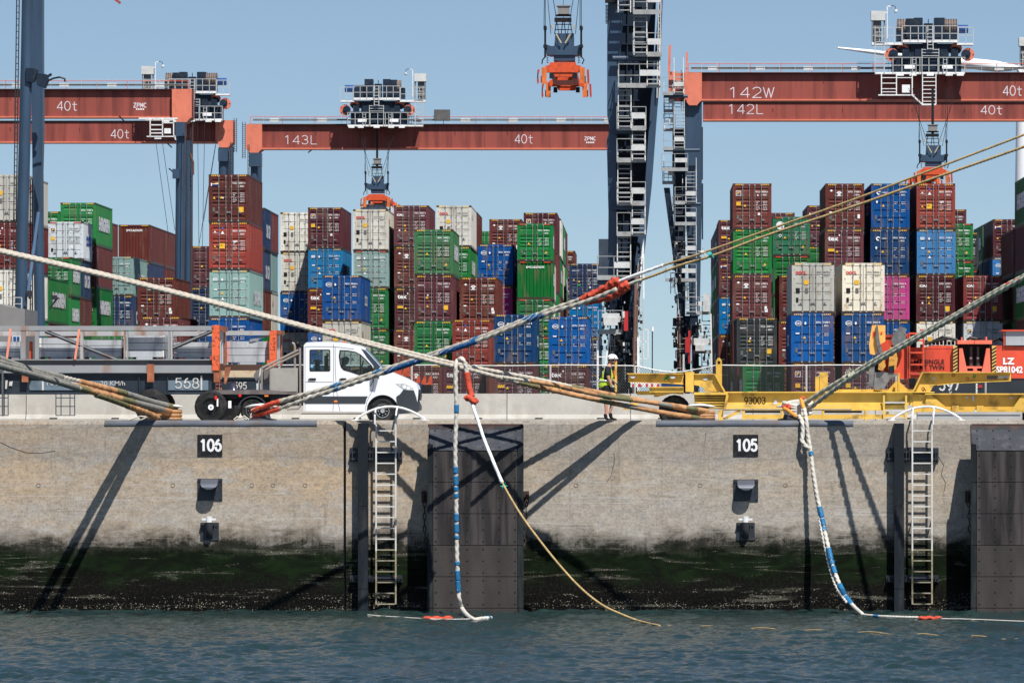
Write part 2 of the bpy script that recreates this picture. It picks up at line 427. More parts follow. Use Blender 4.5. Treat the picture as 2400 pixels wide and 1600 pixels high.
# crack lines
m = MB()
def crack(pts, w=.012):
    for (a, b), (c, d) in zip(pts[:-1], pts[1:]):
        x0, z0, x1, z1 = X(a), Zp(b), X(c), Zp(d); L_ = math.hypot(x1-x0, z1-z0); nx, nz = -(z1-z0)/L_*w/2, (x1-x0)/L_*w/2
        m.add([(x0-nx,YW-.003,z0-nz),(x1-nx,YW-.003,z1-nz),(x1+nx,YW-.003,z1+nz),(x0+nx,YW-.003,z0+nz)], [(0,1,2,3)])
crack([(1438,1060),(1441,1078),(1436,1096),(1433,1112),(1427,1122),(1422,1130)])
crack([(0,1036),(25,1048),(60,1060),(95,1062),(130,1056)], .018)
crack([(2200,1070),(2212,1090),(2206,1112),(2216,1130),(2214,1150)], .016)
crack([(1655,1010),(1652,1040)], .01)
m.build('crack', mat('crack_dark', (.05,.045,.04), .95), wall)

# steel edge protectors on the coping
edgem = mat('edge_steel', (.085,.10,.125), .55, .1, var=.2, dirt=(.10,.06,.04), damt=.5, dscale=2.5)
for a, b, lab in ((245, 743, 'blue-grey rounded steel edge guard below the bollard with orange sleeved lines'),
                  (1538, 2000, 'blue-grey rounded steel edge guard above the 105 sign')):
    m = MB(); n = 8; prof = []
    for i in range(n+1):
        t = math.pi * .5 * i / n
        prof.append((YW + .10 - .125*math.cos(t), -.115 + .125*math.sin(t)))
    prof = [(YW + .02, -.135), (YW - .025, -.135)] + prof + [(YW + .3, .01), (YW + .3, -.02)]
    vs = []; x0, x1 = X(a), X(b)
    segs = 8
    for k in range(segs+1):
        x = x0 + (x1-x0)*k/segs
        vs += [(x, y, z + .004*math.sin(k*2.3)) for y, z in prof]
    q = len(prof)
    fs = [(k*q+i, (k+1)*q+i, (k+1)*q+i+1, k*q+i+1) for k in range(segs) for i in range(q-1)]
    m.add(vs, fs)
    m.add([vs[i] for i in range(q)], [tuple(range(q))]); m.add([vs[segs*q+i] for i in range(q)], [tuple(reversed(range(q)))])
    m.build('edge_guard', edgem, label=lab, cat='edge guard', group='steel edge guards on the coping')

# ---------------- number signs, hook brackets, hose hooks
darkst = mat('dark_grey_steel', (.028,.033,.042), .42, .2, var=.2, dirt=(.09,.085,.08), damt=.3, dscale=8)
for (cx, num, wd) in ((492, '106', 'left'), (1748, '105', 'right')):
    t = thing('number_sign', (X(cx), YW, Zp(1068)), f'black square sign with white {num} on the quay wall', 'sign', 'number signs on the quay wall')
    m = MB(); m.pb(cx-29, 1018, cx+29, 1068, YW - .03, .03); m.build('panel', mat('sign_black', (.012,.013,.015), .5, var=.2, dirt=(.05,.05,.05), damt=.5, dscale=9), t)
    m = MB(); stroke_text(m, num, cx-22, 1030, cx+26, 1055.5, YW - .034, .062); m.build('lettering', whitem, t)
    cy = 1121 if cx < 1000 else 1123
    t = thing('mooring_hook', (X(cx), YW, Zp(cy+27)), f'dark steel mooring plate with curved lip below the {num} sign', 'mooring hook', 'mooring plates on the quay wall')
    m = MB(); m.pb(cx-29, cy, cx+29, cy+51, YW - .03, .03)
    for dx in (-25, 25):
        for dy in (5, 46): m.cyl((X(cx+dx), YW - .04, Zp(cy+dy)), (0,1,0), .022, .03, 8)
    m.build('back_plate', darkst, t)
    # curved lip: shelf that leans out and down
    m = MB(); k = 8; vs = []
    for i in range(k+1):
        u = i / k; out = .38 * math.sin(u * math.pi * .5); z = Zp(cy+1) - .10*u - .17*u*u
        hw = X(cx+20) - X(cx); hw *= (1 if u < .6 else math.sqrt(max(0, 1 - ((u-.6)/.42)**2)))
        vs += [(X(cx)-hw, YW - .03 - out, z), (X(cx)+hw, YW - .03 - out, z), (X(cx)-hw, YW - .03 - out + .03, z - .03), (X(cx)+hw, YW - .03 - out + .03, z - .03)]
    fs = []
    for i in range(k):
        a = i*4; b = a+4
        fs += [(a, b, b+1, a+1), (a+2, a+3, b+3, b+2), (a, a+2, b+2, b), (a+1, b+1, b+3, a+3)]
    fs.append((k*4, k*4+2, k*4+3, k*4+1))
    m.add(vs, fs); m.build('lip', mat('lip_steel', (.075,.085,.11), .4, .2, var=.15), t)
    m = MB(); m.plate([(cx-2, cy+8), (cx+2, cy+8), (cx+2, cy+46), (cx-2, cy+46)], [], YW - .14, .11); m.build('web', darkst, t)
    # hose coupling hook
    cy = 1226; cx2 = cx - 1
    t = thing('wall_hook', (X(cx2), YW, Zp(1265)), f'small dark plate with angled pipe and white cap, lowest fitting under the {num} sign', 'wall hook', 'capped pipe fittings on the quay wall')
    m = MB(); m.pb(cx2-21, 1224, cx2+22, 1265, YW - .03, .03)
    for dx in (-16, 17): m.cyl((X(cx2+dx), YW-.045, Zp(1231)), (0,1,0), .03, .04, 8)
    m.build('back_plate', darkst, t)
    m = MB()
    m.tube([(X(cx2), YW-.02, Zp(1256)), (X(cx2), YW-.12, Zp(1248)), (X(cx2), YW-.18, Zp(1236)), (X(cx2), YW-.19, Zp(1222))], [.10,.105,.095,.09], 12)
    m.build('pipe', mat('pipe_steel', (.05,.052,.06), .5, .2), t, smooth=True)
    m = MB(); m.cyl((X(cx2), YW-.19, Zp(1216)), (0,0,1), .09, .16, 12); m.box((X(cx2)-.19, YW-.23, Zp(1218)), (X(cx2)+.19, YW-.15, Zp(1214)))
    m.build('cap', white, t)

# ---------------- guide pile, its brackets, ladder and hoop rail
def wall_access(ox, lab1, lab2, lab3):
    t = thing('guide_beam', (X(ox+850), YW, ZW), lab1, 'guide beam', 'steel guide beams beside the ladders')
    m = MB(); zz = [991, 1185, 1379, 1440]
    for a, b in zip(zz[:-1], zz[1:]):
        m.pb(ox+839, a+.6, ox+862, b-.6, YW - .42, .40)
    for a, b in ((991,1379),):
        for i, py in enumerate(range(1000, 1420, 21)):
            m.cyl((X(ox+846+(i*5)%10), YW-.425, Zp(py)), (0,1,0), .014, .012, 6, 1)
    m.build('beam', [mat('beam_steel', (.011,.015,.020), .5, .0, var=.25, dirt=(.06,.06,.06), damt=.45, dscale=4, streak=3), black], t)
    for (y0, y1) in ((1049, 1081), (1347, 1364)):
        m = MB(); 
        m.pb(ox+820, y0, ox+943, y1, YW - .05, .05)
        m.pb(ox+822, y0+8, ox+941, y0+12, YW - .20, .15); m.pb(ox+822, y1-8, ox+941, y1-4, YW - .20, .15)
        for dx in (825, 866, 873, 934):
            m.pb(ox+dx, y0+2, ox+dx+2, y1-2, YW - .22, .18)
        for dx in (829, 870, 937): m.cyl((X(ox+dx), YW-.06, Zp(y0+5)), (0,1,0), .03, .04, 6)
        m.build('bracket', darkst, t)
    t = thing('wall_ladder', (X(ox+904), YW, Zp(1415)), lab2, 'ladder', 'white ladders on the quay wall')
    lw = mat('ladder_white', (.60,.60,.575), .5, var=.08, dirt=(.25,.2,.1), damt=.55, dscale=3)
    lw2 = mat('ladder_weathered', (.30,.27,.19), .6, var=.2, dirt=(.12,.10,.05), damt=.7, dscale=6)
    yl = YW - .30
    for px in (881.5, 927.5):
        m = MB(); m.pb(ox+px-1.8, 994, ox+px+1.8, 1290, yl - .03, .06); m.pb(ox+px-1.8, 1290, ox+px+1.8, 1415, yl - .03, .06, 1); m.build('stile', [lw, lw2], t)
    for k in range(17):
        m = MB(); py = 1009 + k*25.35; m.pb(ox+882, py-1.4, ox+927, py+1.4, yl - .012, .03); m.build('rung', lw if k < 11 else lw2, t)
    for py in (1065, 1215, 1355):
        for px in (881.5, 927.5): m = MB(); m.box((X(ox+px)-.015, yl+.02, Zp(py)-.02), (X(ox+px)+.015, YW+.01, Zp(py)+.02)); m.build('standoff', darkst, t)
    t = thing('ladder_hoop', (X(ox+905), YW+.3, 0), lab3, 'handrail', 'white hoop rails above the wall ladders')
    m = MB(); ya = YW + .45; pts = []
    for i in range(25):
        u = i/24; px = 833 + (997-833)*u
        py = 984 - 31.5*(math.sin(math.pi*u) ** .82)
        pts.append(P(ox+px, py, ya))
    m.tube(pts, .032, 8); 
    for px in (833, 997): m.box((X(ox+px, ya)-.1, ya-.06, .0), (X(ox+px, ya)+.1, ya+.06, .02))
    m.build('hoop', white, t, smooth=True)
    for px in (881.5, 931):
        a = P(ox+px, 956, ya); q = Vector((X(ox+px-2), yl, Zp(994)))
        m = MB(); m.tube([a, a + Vector((0,-.42,-.06)), Vector((q.x, yl, a.z-.22)), q], .025, 8); m.build('handrail', white, t, smooth=True)
wall_access(0, 'black steel guide beam beside the ladder left of the middle fender', 'white steel ladder down the wall left of the middle fender', 'white arched rail in front of the van wheel')
wall_access(1257, 'black steel guide beam right of the 105 sign', 'white steel ladder down the wall left of the fender at the right edge', 'white arched rail in front of the yellow trailer')

# ---------------- fenders
padm = mat('fender_pad', (.022,.020,.0205), .6, var=.5, scale=2.5, dirt=(.07,.06,.058), damt=.8, dscale=5, streak=6, bump=.25, thr=.45)
padw = mat('fender_pad_worn', (.046,.040,.039), .7, var=.25, scale=2.5, dirt=(.035,.03,.03), damt=.6, dscale=3.5, streak=4, bump=.25)
padt = mat('fender_top_plate', (.030,.034,.043), .6, .0, var=.2, dirt=(.10,.10,.11), damt=.4, dscale=5)
def fender(ox, lab):
    yf = YW - 1.35
    def fx(px): return (px - CX) * yf / F
    def fz(py): return ZC + (CY - py) * yf / F
    t = thing('dock_fender', (fx(ox+1114), YW, ZW), lab, 'fender', 'black fenders on the quay wall')
    m = MB(); m.box((fx(ox+1003), yf+.05, ZW-.6), (fx(ox+1226), yf+.32, fz(1056)))
    m.add([(fx(ox+1003),yf+.05,fz(1056)),(fx(ox+1226),yf+.05,fz(1056)),(fx(ox+1226),yf+.32,fz(1056)),(fx(ox+1003),yf+.32,fz(1056)),
           (fx(ox+1003),yf+.62,fz(996)),(fx(ox+1226),yf+.62,fz(996)),(fx(ox+1226),yf+.80,fz(998)),(fx(ox+1003),yf+.80,fz(998))],
          [(0,1,5,4),(1,2,6,5),(2,3,7,6),(3,0,4,7),(4,5,6,7)])
    m.build('frame', mat('fender_steel', (.010,.012,.015), .45, .2, var=.3, dirt=(.09,.035,.02), damt=.5, dscale=3), t)
    m = MB(); m.pb(ox+1003, 993, ox+1226, 1001, yf+.60, .05); m.build('top_strip', mat('rusty_strip', (.07,.035,.035), .7, var=.3), t)
    # sloping head plate
    m = MB()
    A = [(ox+1005,1001,yf+.58),(ox+1222,1001,yf+.58),(ox+1222,1036,yf+.20),(ox+1210,1055,yf),(ox+1016,1055,yf),(ox+1005,1036,yf+.2)]
    V = [P(a, b, yf) for a, b, c in A]; V = [Vector((v.x, c[2], v.z)) for v, c in zip(V, A)]
    m.add(V + [v + Vector((0,.05,-.01)) for v in V], [(0,5,4,3,2,1),(6,7,8,9,10,11)] + [(i,(i+1)%6,(i+1)%6+6,i+6) for i in range(6)])
    for py, yy in ((1009,.49),(1028,.29),(1048,.08)):
        for k in range(6):
            px = ox+1018+k*38; v = P(px, py, yf); m.cyl((v.x, yf+yy-.01, v.z), (0,1,.7), .017, .03, 8, 1)
    m.build('head_plate', [padt, black], t)
    rows = [1056.5, 1129, 1203, 1277, 1350.5, 1424, 1460]
    bolts = MB()
    for i, (a, b) in enumerate(zip(rows[:-1], rows[1:])):
        m = MB(); m.pb(ox+1015.5, a+.7, ox+1212.5, b-.7, yf, .05); m.build('facing_pad', padw if i >= 3 else padm, t)
        for py in (a+9, (a+b)/2, b-9):
            if i == 5 and py != a+9: continue
            for k in range(6):
                v = P(ox+1021+k*37.2, py, yf); bolts.cyl((v.x, yf-.003, v.z), (0,1,0), .022, .012, 8)
    bolts.build('bolt_holes', black, t)
    for a, b in ((1001.5, 1014.5), (1213.5, 1227)):
        m = MB()
        for i, (c, d) in enumerate(zip(rows[:-1], rows[1:])):
            m.pb(ox+a, c+(.7 if i else -16), ox+b, d-.7, yf+.03+(0 if i < 3 else -.01), .08)
        m.build('edge_strip', mat('fender_edge', (.010,.014,.017), .6, var=.4, dirt=(.05,.055,.05), damt=.5, dscale=5, streak=3), t)
    for dz in (1110, 1330):
        m = MB(); c = (fx(ox+1114), yf+.33, fz(dz)); m.tube([c, (c[0], YW+.02, c[2])], [.36, .52], 24); m.build('rubber_cone', rubber, t, smooth=True)
    # chains: plate on the wall and links out to the panel
    for sx, side in ((1234, 1), (994, -1)):
        m = MB(); x = X(ox+sx)
        m.box((x-.07, YW-.05, Zp(1177)), (x+.07, YW, Zp(1150)))
        for k in range(9):
            u = k/8; c = Vector((x + (-side*.06)*u + .01*math.sin(k), YW - .12 - .55*u, Zp(1165) - 1.35*u))
            r = .055
            pts = []
            for q in range(12):
                a = 2*math.pi*q/12
                if k % 2: pts.append(c + Vector((math.cos(a)*r*.7, 0, math.sin(a)*r*1.7)))
                else: pts.append(c + Vector((0, math.cos(a)*r*.7, math.sin(a)*r*1.7)))
            m.tube(pts, .017, 6, closed=True)
        m.build('chain', mat('rusty_chain', (.07,.045,.035), .7, .3, var=.4), t)
fender(0, 'tall black fender panel of wide pads in the middle of the wall')
fender(1274, 'tall black fender panel cut off by the right frame edge')

# ---------------- water: one sheet, fine where the picture looks, with real waves
rng = np.random.default_rng(3)
def axis(lo, hi, fine0, fine1, d):
    a = list(np.arange(fine0, fine1 + 1e-6, d)); s = d; x = fine0
    left = []
    while x > lo: s *= 1.35; x -= s; left.append(max(x, lo))
    s = d; x = fine1; right = []
    while x < hi: s *= 1.35; x += s; right.append(min(x, hi))
    return np.array(left[::-1] + a + right)
ax = axis(-900, 900, -20, 13, .075); ay = axis(-900, YW+.2, 112, YW+.2, .085); ay = ay[ay <= YW+.21]
XX, YY = np.meshgrid(ax, ay); H = np.zeros_like(XX); DX = np.zeros_like(XX); DY = np.zeros_like(XX)
mod = .75 + .25*np.sin(XX*.31+YY*.17+1)*np.sin(XX*.13-YY*.27)
for i in range(130):
    lam = 10 ** rng.uniform(math.log10(.26), math.log10(2.2)); kk = 2*math.pi/lam
    th = rng.normal(math.radians(250), .75); amp = .0047 * lam ** .68 * rng.uniform(.5, 1.3)
    ph = rng.uniform(0, 6.28); cxk, syk = math.cos(th), math.sin(th)
    arg = kk*(cxk*XX + syk*YY) + ph + .8*np.sin(.6*XX*syk + .5*YY*cxk + ph)
    H += amp*np.cos(arg); DX -= .75*amp*cxk*np.sin(arg); DY -= .75*amp*syk*np.sin(arg)
fade = np.clip((np.abs(XX+3)-30)/60, 0, 1); fade2 = np.clip((112-YY)/60, 0, 1); k_ = (1-np.maximum(fade, fade2))*mod
V = np.stack([XX+DX*k_, YY+DY*k_, ZW+H*k_], -1).reshape(-1, 3)
nx, ny = len(ax), len(ay)
idx = np.arange(nx*ny).reshape(ny, nx)
Fq = np.stack([idx[:-1,:-1], idx[:-1,1:], idx[1:,1:], idx[1:,:-1]], -1).reshape(-1, 4)
me = bpy.data.meshes.new('harbour_water'); me.vertices.add(len(V)); me.vertices.foreach_set('co', V.ravel())
me.loops.add(Fq.size); me.loops.foreach_set('vertex_index', Fq.ravel().astype(np.int32))
me.polygons.add(len(Fq)); me.polygons.foreach_set('loop_start', np.arange(0, Fq.size, 4, dtype=np.int32))
me.polygons.foreach_set('use_smooth', np.ones(len(Fq), dtype=bool)); me.update(); me.validate()
def watm(n, L, b):
    b.inputs['Roughness'].default_value = .06; b.inputs['IOR'].default_value = 1.33
    g = n.new('ShaderNodeNewGeometry'); t = _noise(n, L, g.outputs['Position'], .25, 3)
    L.new(_mix(n, L, _mr(n, L, t, .35, .65), (.010,.025,.026), (.015,.034,.033)), b.inputs['Base Color'])
    bn = n.new('ShaderNodeBump'); bn.inputs['Strength'].default_value = .9; bn.inputs['Distance'].default_value = .03
    t2 = _noise(n, L, g.outputs['Position'], 9, 5, .6, (1,1.3,1), .4)
    L.new(t2, bn.inputs['Height']); L.new(bn.outputs[0], b.inputs['Normal'])
me.materials.append(vgrad('harbour_water', watm))
o = bpy.data.objects.new('harbour_water', me); COL.objects.link(o); tag(o, kind='structure')
# ================================================================ containers
HC, LO, CW = 2.896, 2.591, 2.438
CCOL = {  # base colours
 'br': (.105,.026,.022), 'mr': (.088,.024,.030), 'rd': (.24,.045,.035), 'r2': (.17,.022,.024), 'rb': (.17,.045,.033), 'gn': (.008,.155,.035), 'gd': (.035,.15,.06),
 'g2': (.012,.125,.06), 'bl': (.004,.066,.225), 'lb': (.006,.135,.34), 'nv': (.012,.030,.075), 'nb': (.003,.036,.125), 'cs': (.20,.32,.30),
 'oo': (.52,.51,.45), 'o2': (.56,.52,.42), 'wh': (.50,.53,.56), 'mg': (.36,.028,.16), 'dg': (.030,.036,.040)}
CNAME = {'br':'maroon-brown','mr':'dark plum-brown','rd':'bright brick-red','r2':'wine-red','rb':'reddish brown','gn':'bright green','gd':'dull green','g2':'sea-green',
 'bl':'royal blue','lb':'light blue','nv':'navy blue','nb':'deep blue','cs':'grey-green','oo':'pale grey','o2':'rust-streaked cream','wh':'bluish white','mg':'magenta pink','dg':'charcoal grey'}
def cmat(c):
    d = (.17,.11,.075) if c not in ('oo','o2','wh','cs') else (.26,.20,.15)
    if c == 'o2': d = (.30,.11,.04)
    return mat('container_paint_' + CNAME[c].replace(' ', '_').replace('-', '_'), CCOL[c], .5, var=.1, scale=.8, dirt=d, damt=.55 if c != 'o2' else .9, dscale=2.2,
               streak=2.0, thr=.53 if c != 'o2' else .55, objvar=.23, bump=.35, bscale=1.6)
framem = mat('container_frame_grime', (.05,.035,.028), .7, var=.4)
rodm = mat('galvanised_rod', (.30,.30,.30), .45, .3, var=.15, dirt=(.16,.09,.05), damt=.4, dscale=8)
hazm = yellowm

_CM = {}
def body_mesh(c, L, H, front):
    k = ('b', L, H, front)
    if k not in _CM:
        m = MB(); hw = CW/2
        # corner posts, rails
        for x in (-hw, hw - .16):
            m.box((x, 0, 0), (x+.16, .14, H)); m.box((x, L-.14, 0), (x+.16, L, H))
        m.box((-hw+.16, .01, H-.13), (hw-.16, .14, H-.004)); m.box((-hw+.16, .01, .0), (hw-.16, .14, .15), 1)
        m.box((-hw+.16, L-.1, .004), (hw-.16, L-.02, H-.004))
        for x in (-hw, hw-.06):
            m.box((x, .14, .004), (x+.06, L-.14, .16)); m.box((x, .14, H-.09), (x+.06, L-.14, H-.004))
        # roof and floor
        m.box((-hw+.05, .1, H-.035), (hw-.05, L-.05, H-.02)); m.box((-hw+.05, .1, .03), (hw-.05, L-.05, .14), 1)
        # corrugated sides
        n = max(4, int(round((L-.3)/.33))); p = (L-.3)/n
        for s in (-1, 1):
            xo = s*(hw-.008); xi = s*(hw-.05); ys = []
            for i in range(n):
                y = .15 + i*p
                ys += [(y, xo), (y+p*.30, xo), (y+p*.45, xi), (y+p*.85, xi)]
            ys.append((L-.15, xo)); vs = []
            for y, x in ys: vs += [(x, y, .16), (x, y, H-.09)]
            q = len(ys); fs = [(2*i, 2*i+2, 2*i+3, 2*i+1) if s > 0 else (2*i, 2*i+1, 2*i+3, 2*i+2) for i in range(q-1)]
            m.add(vs, fs)
        # corner castings
        for x in (-hw-.004, hw-.174):
            for z in (-.003, H-.117):
                m.box((x, -.012, z), (x+.178, .16, z+.12), 1); m.box((x, L-.16, z), (x+.178, L+.012, z+.12), 1)
        # hazard hatching above the doors
        if H > 2.7:
            for s in (-1, 1):
                for i in range(5):
                    x = s*.80 - .26 + i*.11
                    m.add([(x,-.014,H-.115),(x+.055,-.014,H-.115),(x+.095,-.014,H-.03),(x+.04,-.014,H-.03)], [(0,1,2,3)], 2)
        else:
            for s in (-1, 1):
                m.box((s*.82-.22, -.014, H-.09), (s*.82+.22, -.006, H-.03), 3)
        if front:      # closed corrugated end facing the quay
            n = 9; x0 = -hw+.16; p = (CW-.32)/n; xs = []
            for i in range(n):
                x = x0 + i*p; xs += [(x, .03), (x+p*.25, .03), (x+p*.4, .075), (x+p*.85, .075)]
            xs.append((hw-.16, .03)); vs = []
            for x, y in xs: vs += [(x, y, .15), (x, y, H-.13)]
            m.add(vs, [(2*i, 2*i+2, 2*i+3, 2*i+1) for i in range(len(xs)-1)])
        _CM[k] = m
    return _CM[k]

def door_geo(H, style, side):
    k = ('d', H, style, side)
    if k not in _CM:
        m = MB(); x0, x1 = (-1.055, -.012) if side < 0 else (.012, 1.055)
        z0, z1 = .155, H-.14; D = z1 - z0
        prof = [(z0, 0.0)]
        if style == 'A':     # flat top and bottom fields with deep ribs between
            ribs = [.035, .12, .33, .405, .48, .555, .63] if H > 2.7 else [.06, .33, .43, .53, .63]
            ribs = [.06, .375, .465, .555, .645, .905] if H > 2.7 else [.07, .36, .46, .56, .66, .9]
            for r in ribs:
                z = z0 + r*D; h = .035*D
                prof += [(z-h, 0), (z-h*.45, .045), (z+h*.45, .045), (z+h, 0)]
            seams = [.25, .72]
        elif style == 'B':   # five flat fields parted by dark seams
            for r in (.22, .40, .58, .78):
                z = z0 + r*D; prof += [(z-.035, 0), (z-.02, .05), (z+.03, .05), (z+.055, 0)]
            seams = []
        else:                # light ribbing
            for r in (.22, .41, .59, .78):
                z = z0 + r*D; prof += [(z-.03, 0), (z-.01, .035), (z+.02, .035), (z+.04, 0)]
            seams = []
        prof.append((z1, 0))
        vs = []; fs = []
        xa, xb = x0+.06, x1-.06
        for z, d in prof: vs += [(xa, .02+d, z), (xb, .02+d, z)]
        fs = [(2*i, 2*i+1, 2*i+3, 2*i+2) for i in range(len(prof)-1)]
        m.add(vs, fs)
        m.box((x0, .0, z0), (xa, .09, z1)); m.box((xb, .0, z0), (x1, .09, z1))
        m.box((x0, .0, z0-.02), (x1, .05, z0+.012)); m.box((x0, .0, z1-.012), (x1, .05, z1+.02))
        for s in seams: m.box((xa, .012, z0+s*D), (xb, .022, z0+s*D+.02), 1)
        for r in (.12, .4, .7, .9):
            xh = x0-.05 if side < 0 else x1-.03
            m.box((xh, -.02, z0+r*D), (xh+.08, .02, z0+r*D+.09))
        _CM[k] = m
    return _CM[k]

def rod_geo(H, hz):
    k = ('r', H, hz)
    if k not in _CM:
        m = MB(); m.tube([(0,-.035,.05),(0,-.035,H-.05)], .019, 5)
        for z in (.09, H-.1): m.box((-.045,-.05,z-.05),(.045,-.01,z+.05))
        for z in (H*.3, H*.52, H*.74): m.box((-.04,-.055,z-.025),(.04,-.01,z+.025))
        if hz:
            m.bar((0,-.06,H*.2+hz*.0), (.24 if hz > 0 else -.24,-.06,H*.2+.02), .03, .03)
            m.box((.10*np.sign(hz)-.03, -.05, H*.2-.05), (.10*np.sign(hz)+.03, -.02, H*.2+.08))
        _CM[k] = m
    return _CM[k]

IDS = ['TGHU 450231 8', 'CBHU 616902 5', 'TCLU 552971 3', 'BEAU 480790 8', 'EITU 171080 9', 'CAIU 323767 2', 'FSCU 789006 6']
LM = [whitem, yellowm, blackm, redm, greym, navym, greenm, bluem]   # lettering material slots
def letter_geo(logo, c, H, var, L):
    k = ('l', logo, c in ('oo','o2','wh'), H, var, c in ('gn','gd','g2'))
    if k in _CM: return _CM[k]
    m = MB(); y = -.008; light = c in ('oo','o2','wh'); T = 4 if light else 0
    green = c in ('gn','gd','g2'); zt = H*.80
    idt = IDS[var % len(IDS)]
    bo = .02
    if logo == 'end':
        put_text(m, 'EMCU6276595', -.62, .62, H*.82, H*.88, .022, 0, .03)
        _CM[k] = m; return m
    # identification number, size code and the weight table
    put_text(m, idt[:4], .22, .50, zt, zt+.10, y, T, bo); put_text(m, idt[5:], .56, 1.0, zt, zt+.10, y, T, bo)
    put_text(m, '45G1' if H > 2.7 else '22G1', .66, .92, zt-.19, zt-.09, y, T, bo)
    zs = (.60,.565,.53,.49,.455,.42) if logo not in ('cosco','oocl','ooclw','ooclr','cs','moon') else (.585,.55,.42,.385)
    words = ['MAX GR', 'TARE', 'NET', 'CU CAP', 'PAYLOAD', 'CUBE']
    nums = ['32500 KG', '3900 KG', '28600 KG', '76.4 CU M', '71650 LB', '8600 LB']
    for i, z in enumerate(zs):
        put_text(m, words[i], .24, .24+.036*len(words[i]), H*z, H*z+.045, y, T, bo)
        put_text(m, nums[i], .68, .95, H*z, H*z+.045, y, T, bo)
    # plates and stickers
    quad(m, -.98, -.84, H*.22, H*.31, y, 4 if not light else 2)
    if not light: tri(m, -.42 if green else -.45, H*(.47 if green else .52), .085, y, 1)
    if green: tri(m, .78, H*.24, .09, y, 1)
    v = var
    if logo in ('br', 'sm', 'tri', 'none') and v % 2: quad(m, .82, 1.0, H*.20, H*.27, y, 0)
    if logo == 'tex':
        put_text(m, 'tex', -1.02, -.36, zt-.14, zt+.12, y, 0, .03)
        quad(m, -1.02, -.60, H*.52, H*.58, y, 1); disc(m, -.30, zt+.22, .05, y, 0)
    elif logo == 'oocl' or logo == 'ooclw' or logo == 'ooclr':
        cm = 3 if logo != 'ooclw' else 0
        put_text(m, 'OOCL', -1.02, -.38, zt-.07, zt+.10, y, cm, .045)
        quad(m, -.52, -.26, H*.57, H*.66, y, 1); quad(m, -1.0, -.76, H*.40, H*.50, y, 2); quad(m, -.46, -.28, H*.40, H*.50, y, 4)
        disc(m, .46, zt-.17, .04, y, 0)
    elif logo == 'cosco':
        ring(m, -.80, zt, .20, .165, y, 0, 18, ez=.72); put_text(m, 'COSCO', -.99, -.61, zt-.05, zt+.05, y-.002, 0, .04)
        disc(m, -.40, zt, .055, y, 0, 10, .085); quad(m, -.96, -.74, H*.585, H*.61, y, 0); quad(m, -.46, -.34, H*.40, H*.47, y, 4)
    elif logo == 'cs':
        quad(m, -1.0, -.75, zt-.07, zt+.09, y, 0); put_text(m, 'CSI', -.97, -.78, zt-.03, zt+.05, y-.002, 5, .02)
        disc(m, -.45, zt, .055, y, 0, 10, .085); quad(m, -.96, -.74, H*.58, H*.605, y, 0)
        tri(m, -.42, H*.40, .09, y, 0)
    elif logo == 'moon':
        ring(m, -.74, zt, .135, .06, y, 0, 16, math.radians(20), math.radians(300)); 
        put_text(m, 'CARGO', -.50, -.18, zt-.03, zt+.05, y, 0, .02); disc(m, -.85, H*.60, .06, y, 0, 10, .09)
    elif logo == 'cai':
        put_text(m, 'CAI', -1.02, -.56, zt-.16, zt-.01, y, 0, .07)
        tri(m, -.42, H*.40, .08, y, 1); disc(m, -.83, H*.40, .06, y, 0); quad(m, .62, .88, H*.22, H*.33, y, 1)
    elif logo == 'F':
        quad(m, -1.02, -.70, zt-.19, zt+.12, y, 0); quad(m, -.99, -.73, zt-.16, zt+.09, y-.002, 5)
        m.add([(-.95,y-.004,zt-.12),(-.90,y-.004,zt-.12),(-.88,y-.004,zt-.05),(-.80,y-.004,zt-.05),(-.79,y-.004,zt-.01),(-.87,y-.004,zt-.01),(-.86,y-.004,zt+.02),(-.76,y-.004,zt+.02),(-.75,y-.004,zt+.06),(-.92,y-.004,zt+.06)], [tuple(range(10))], 1)
        disc(m, .36, zt-.16, .05, y, 0); quad(m, -1.0, -.72, H*.52, H*.60, y, 1); quad(m, .36, .50, H*.31, H*.36, y, 0)
    elif logo == 'tri':
        ring(m, -.36, zt-.04, .17, .05, y, 0, 12, 0, math.pi, .7); quad(m, -.44, -.28, zt-.16, zt-.05, y, 0); quad(m, -.52, -.20, zt-.22, zt-.18, y, 0)
        disc(m, -.85, zt+.13, .07, y, 0); quad(m, -.98, -.80, H*.36, H*.39, y, 0); quad(m, .80, .95, H*.24, H*.33, y, 0)
    elif logo == 'stripe':
        quad(m, -1.06, -.62, zt-.14, zt-.02, y, 5); quad(m, -1.06, -.60, zt-.02, zt+.02, y, 0)
        m.add([(-1.0,y-.001,zt-.0),(-.60,y-.001,zt+.03),(-.60,y-.001,zt+.12)], [(0,1,2)], 1); quad(m, -1.08, -1.02, zt-.12, zt+.06, y-.002, 0)
        tri(m, -.88, H*.51, .08, y, 1); disc(m, -.35, H*.51, .05, y, 0); quad(m, .62, .90, H*.21, H*.32, y, 1)
    elif logo == 'rd':
        disc(m, -.86, zt+.0, .05, y, 0); put_text(m, 'HAMBURG', -1.0, -.66, zt-.1, zt-.06, y, 0); tri(m, -.40, zt-.05, .11, y, 0)
        tri(m, -.86, H*.50, .08, y, 1); quad(m, -.58, -.26, H*.45, H*.56, y, 1); disc(m, -.40, zt+.22, .06, y, 7)
        put_text(m, 'MAX', .24, .52, H*.58, H*.62, y, 0, .06)
    elif logo == 'circ':
        disc(m, -.73, zt-.06, .27, y, 0, 24); m.add([(-.86,y-.002,zt-.08),(-.75,y-.002,zt-.19),(-.56,y-.002,zt+.06),(-.75,y-.002,zt-.12)], [(0,1,2,3)], 6)
        ring(m, -.73, H*.52, .1, .06, y, 0, 12)
    elif logo == 'cma':
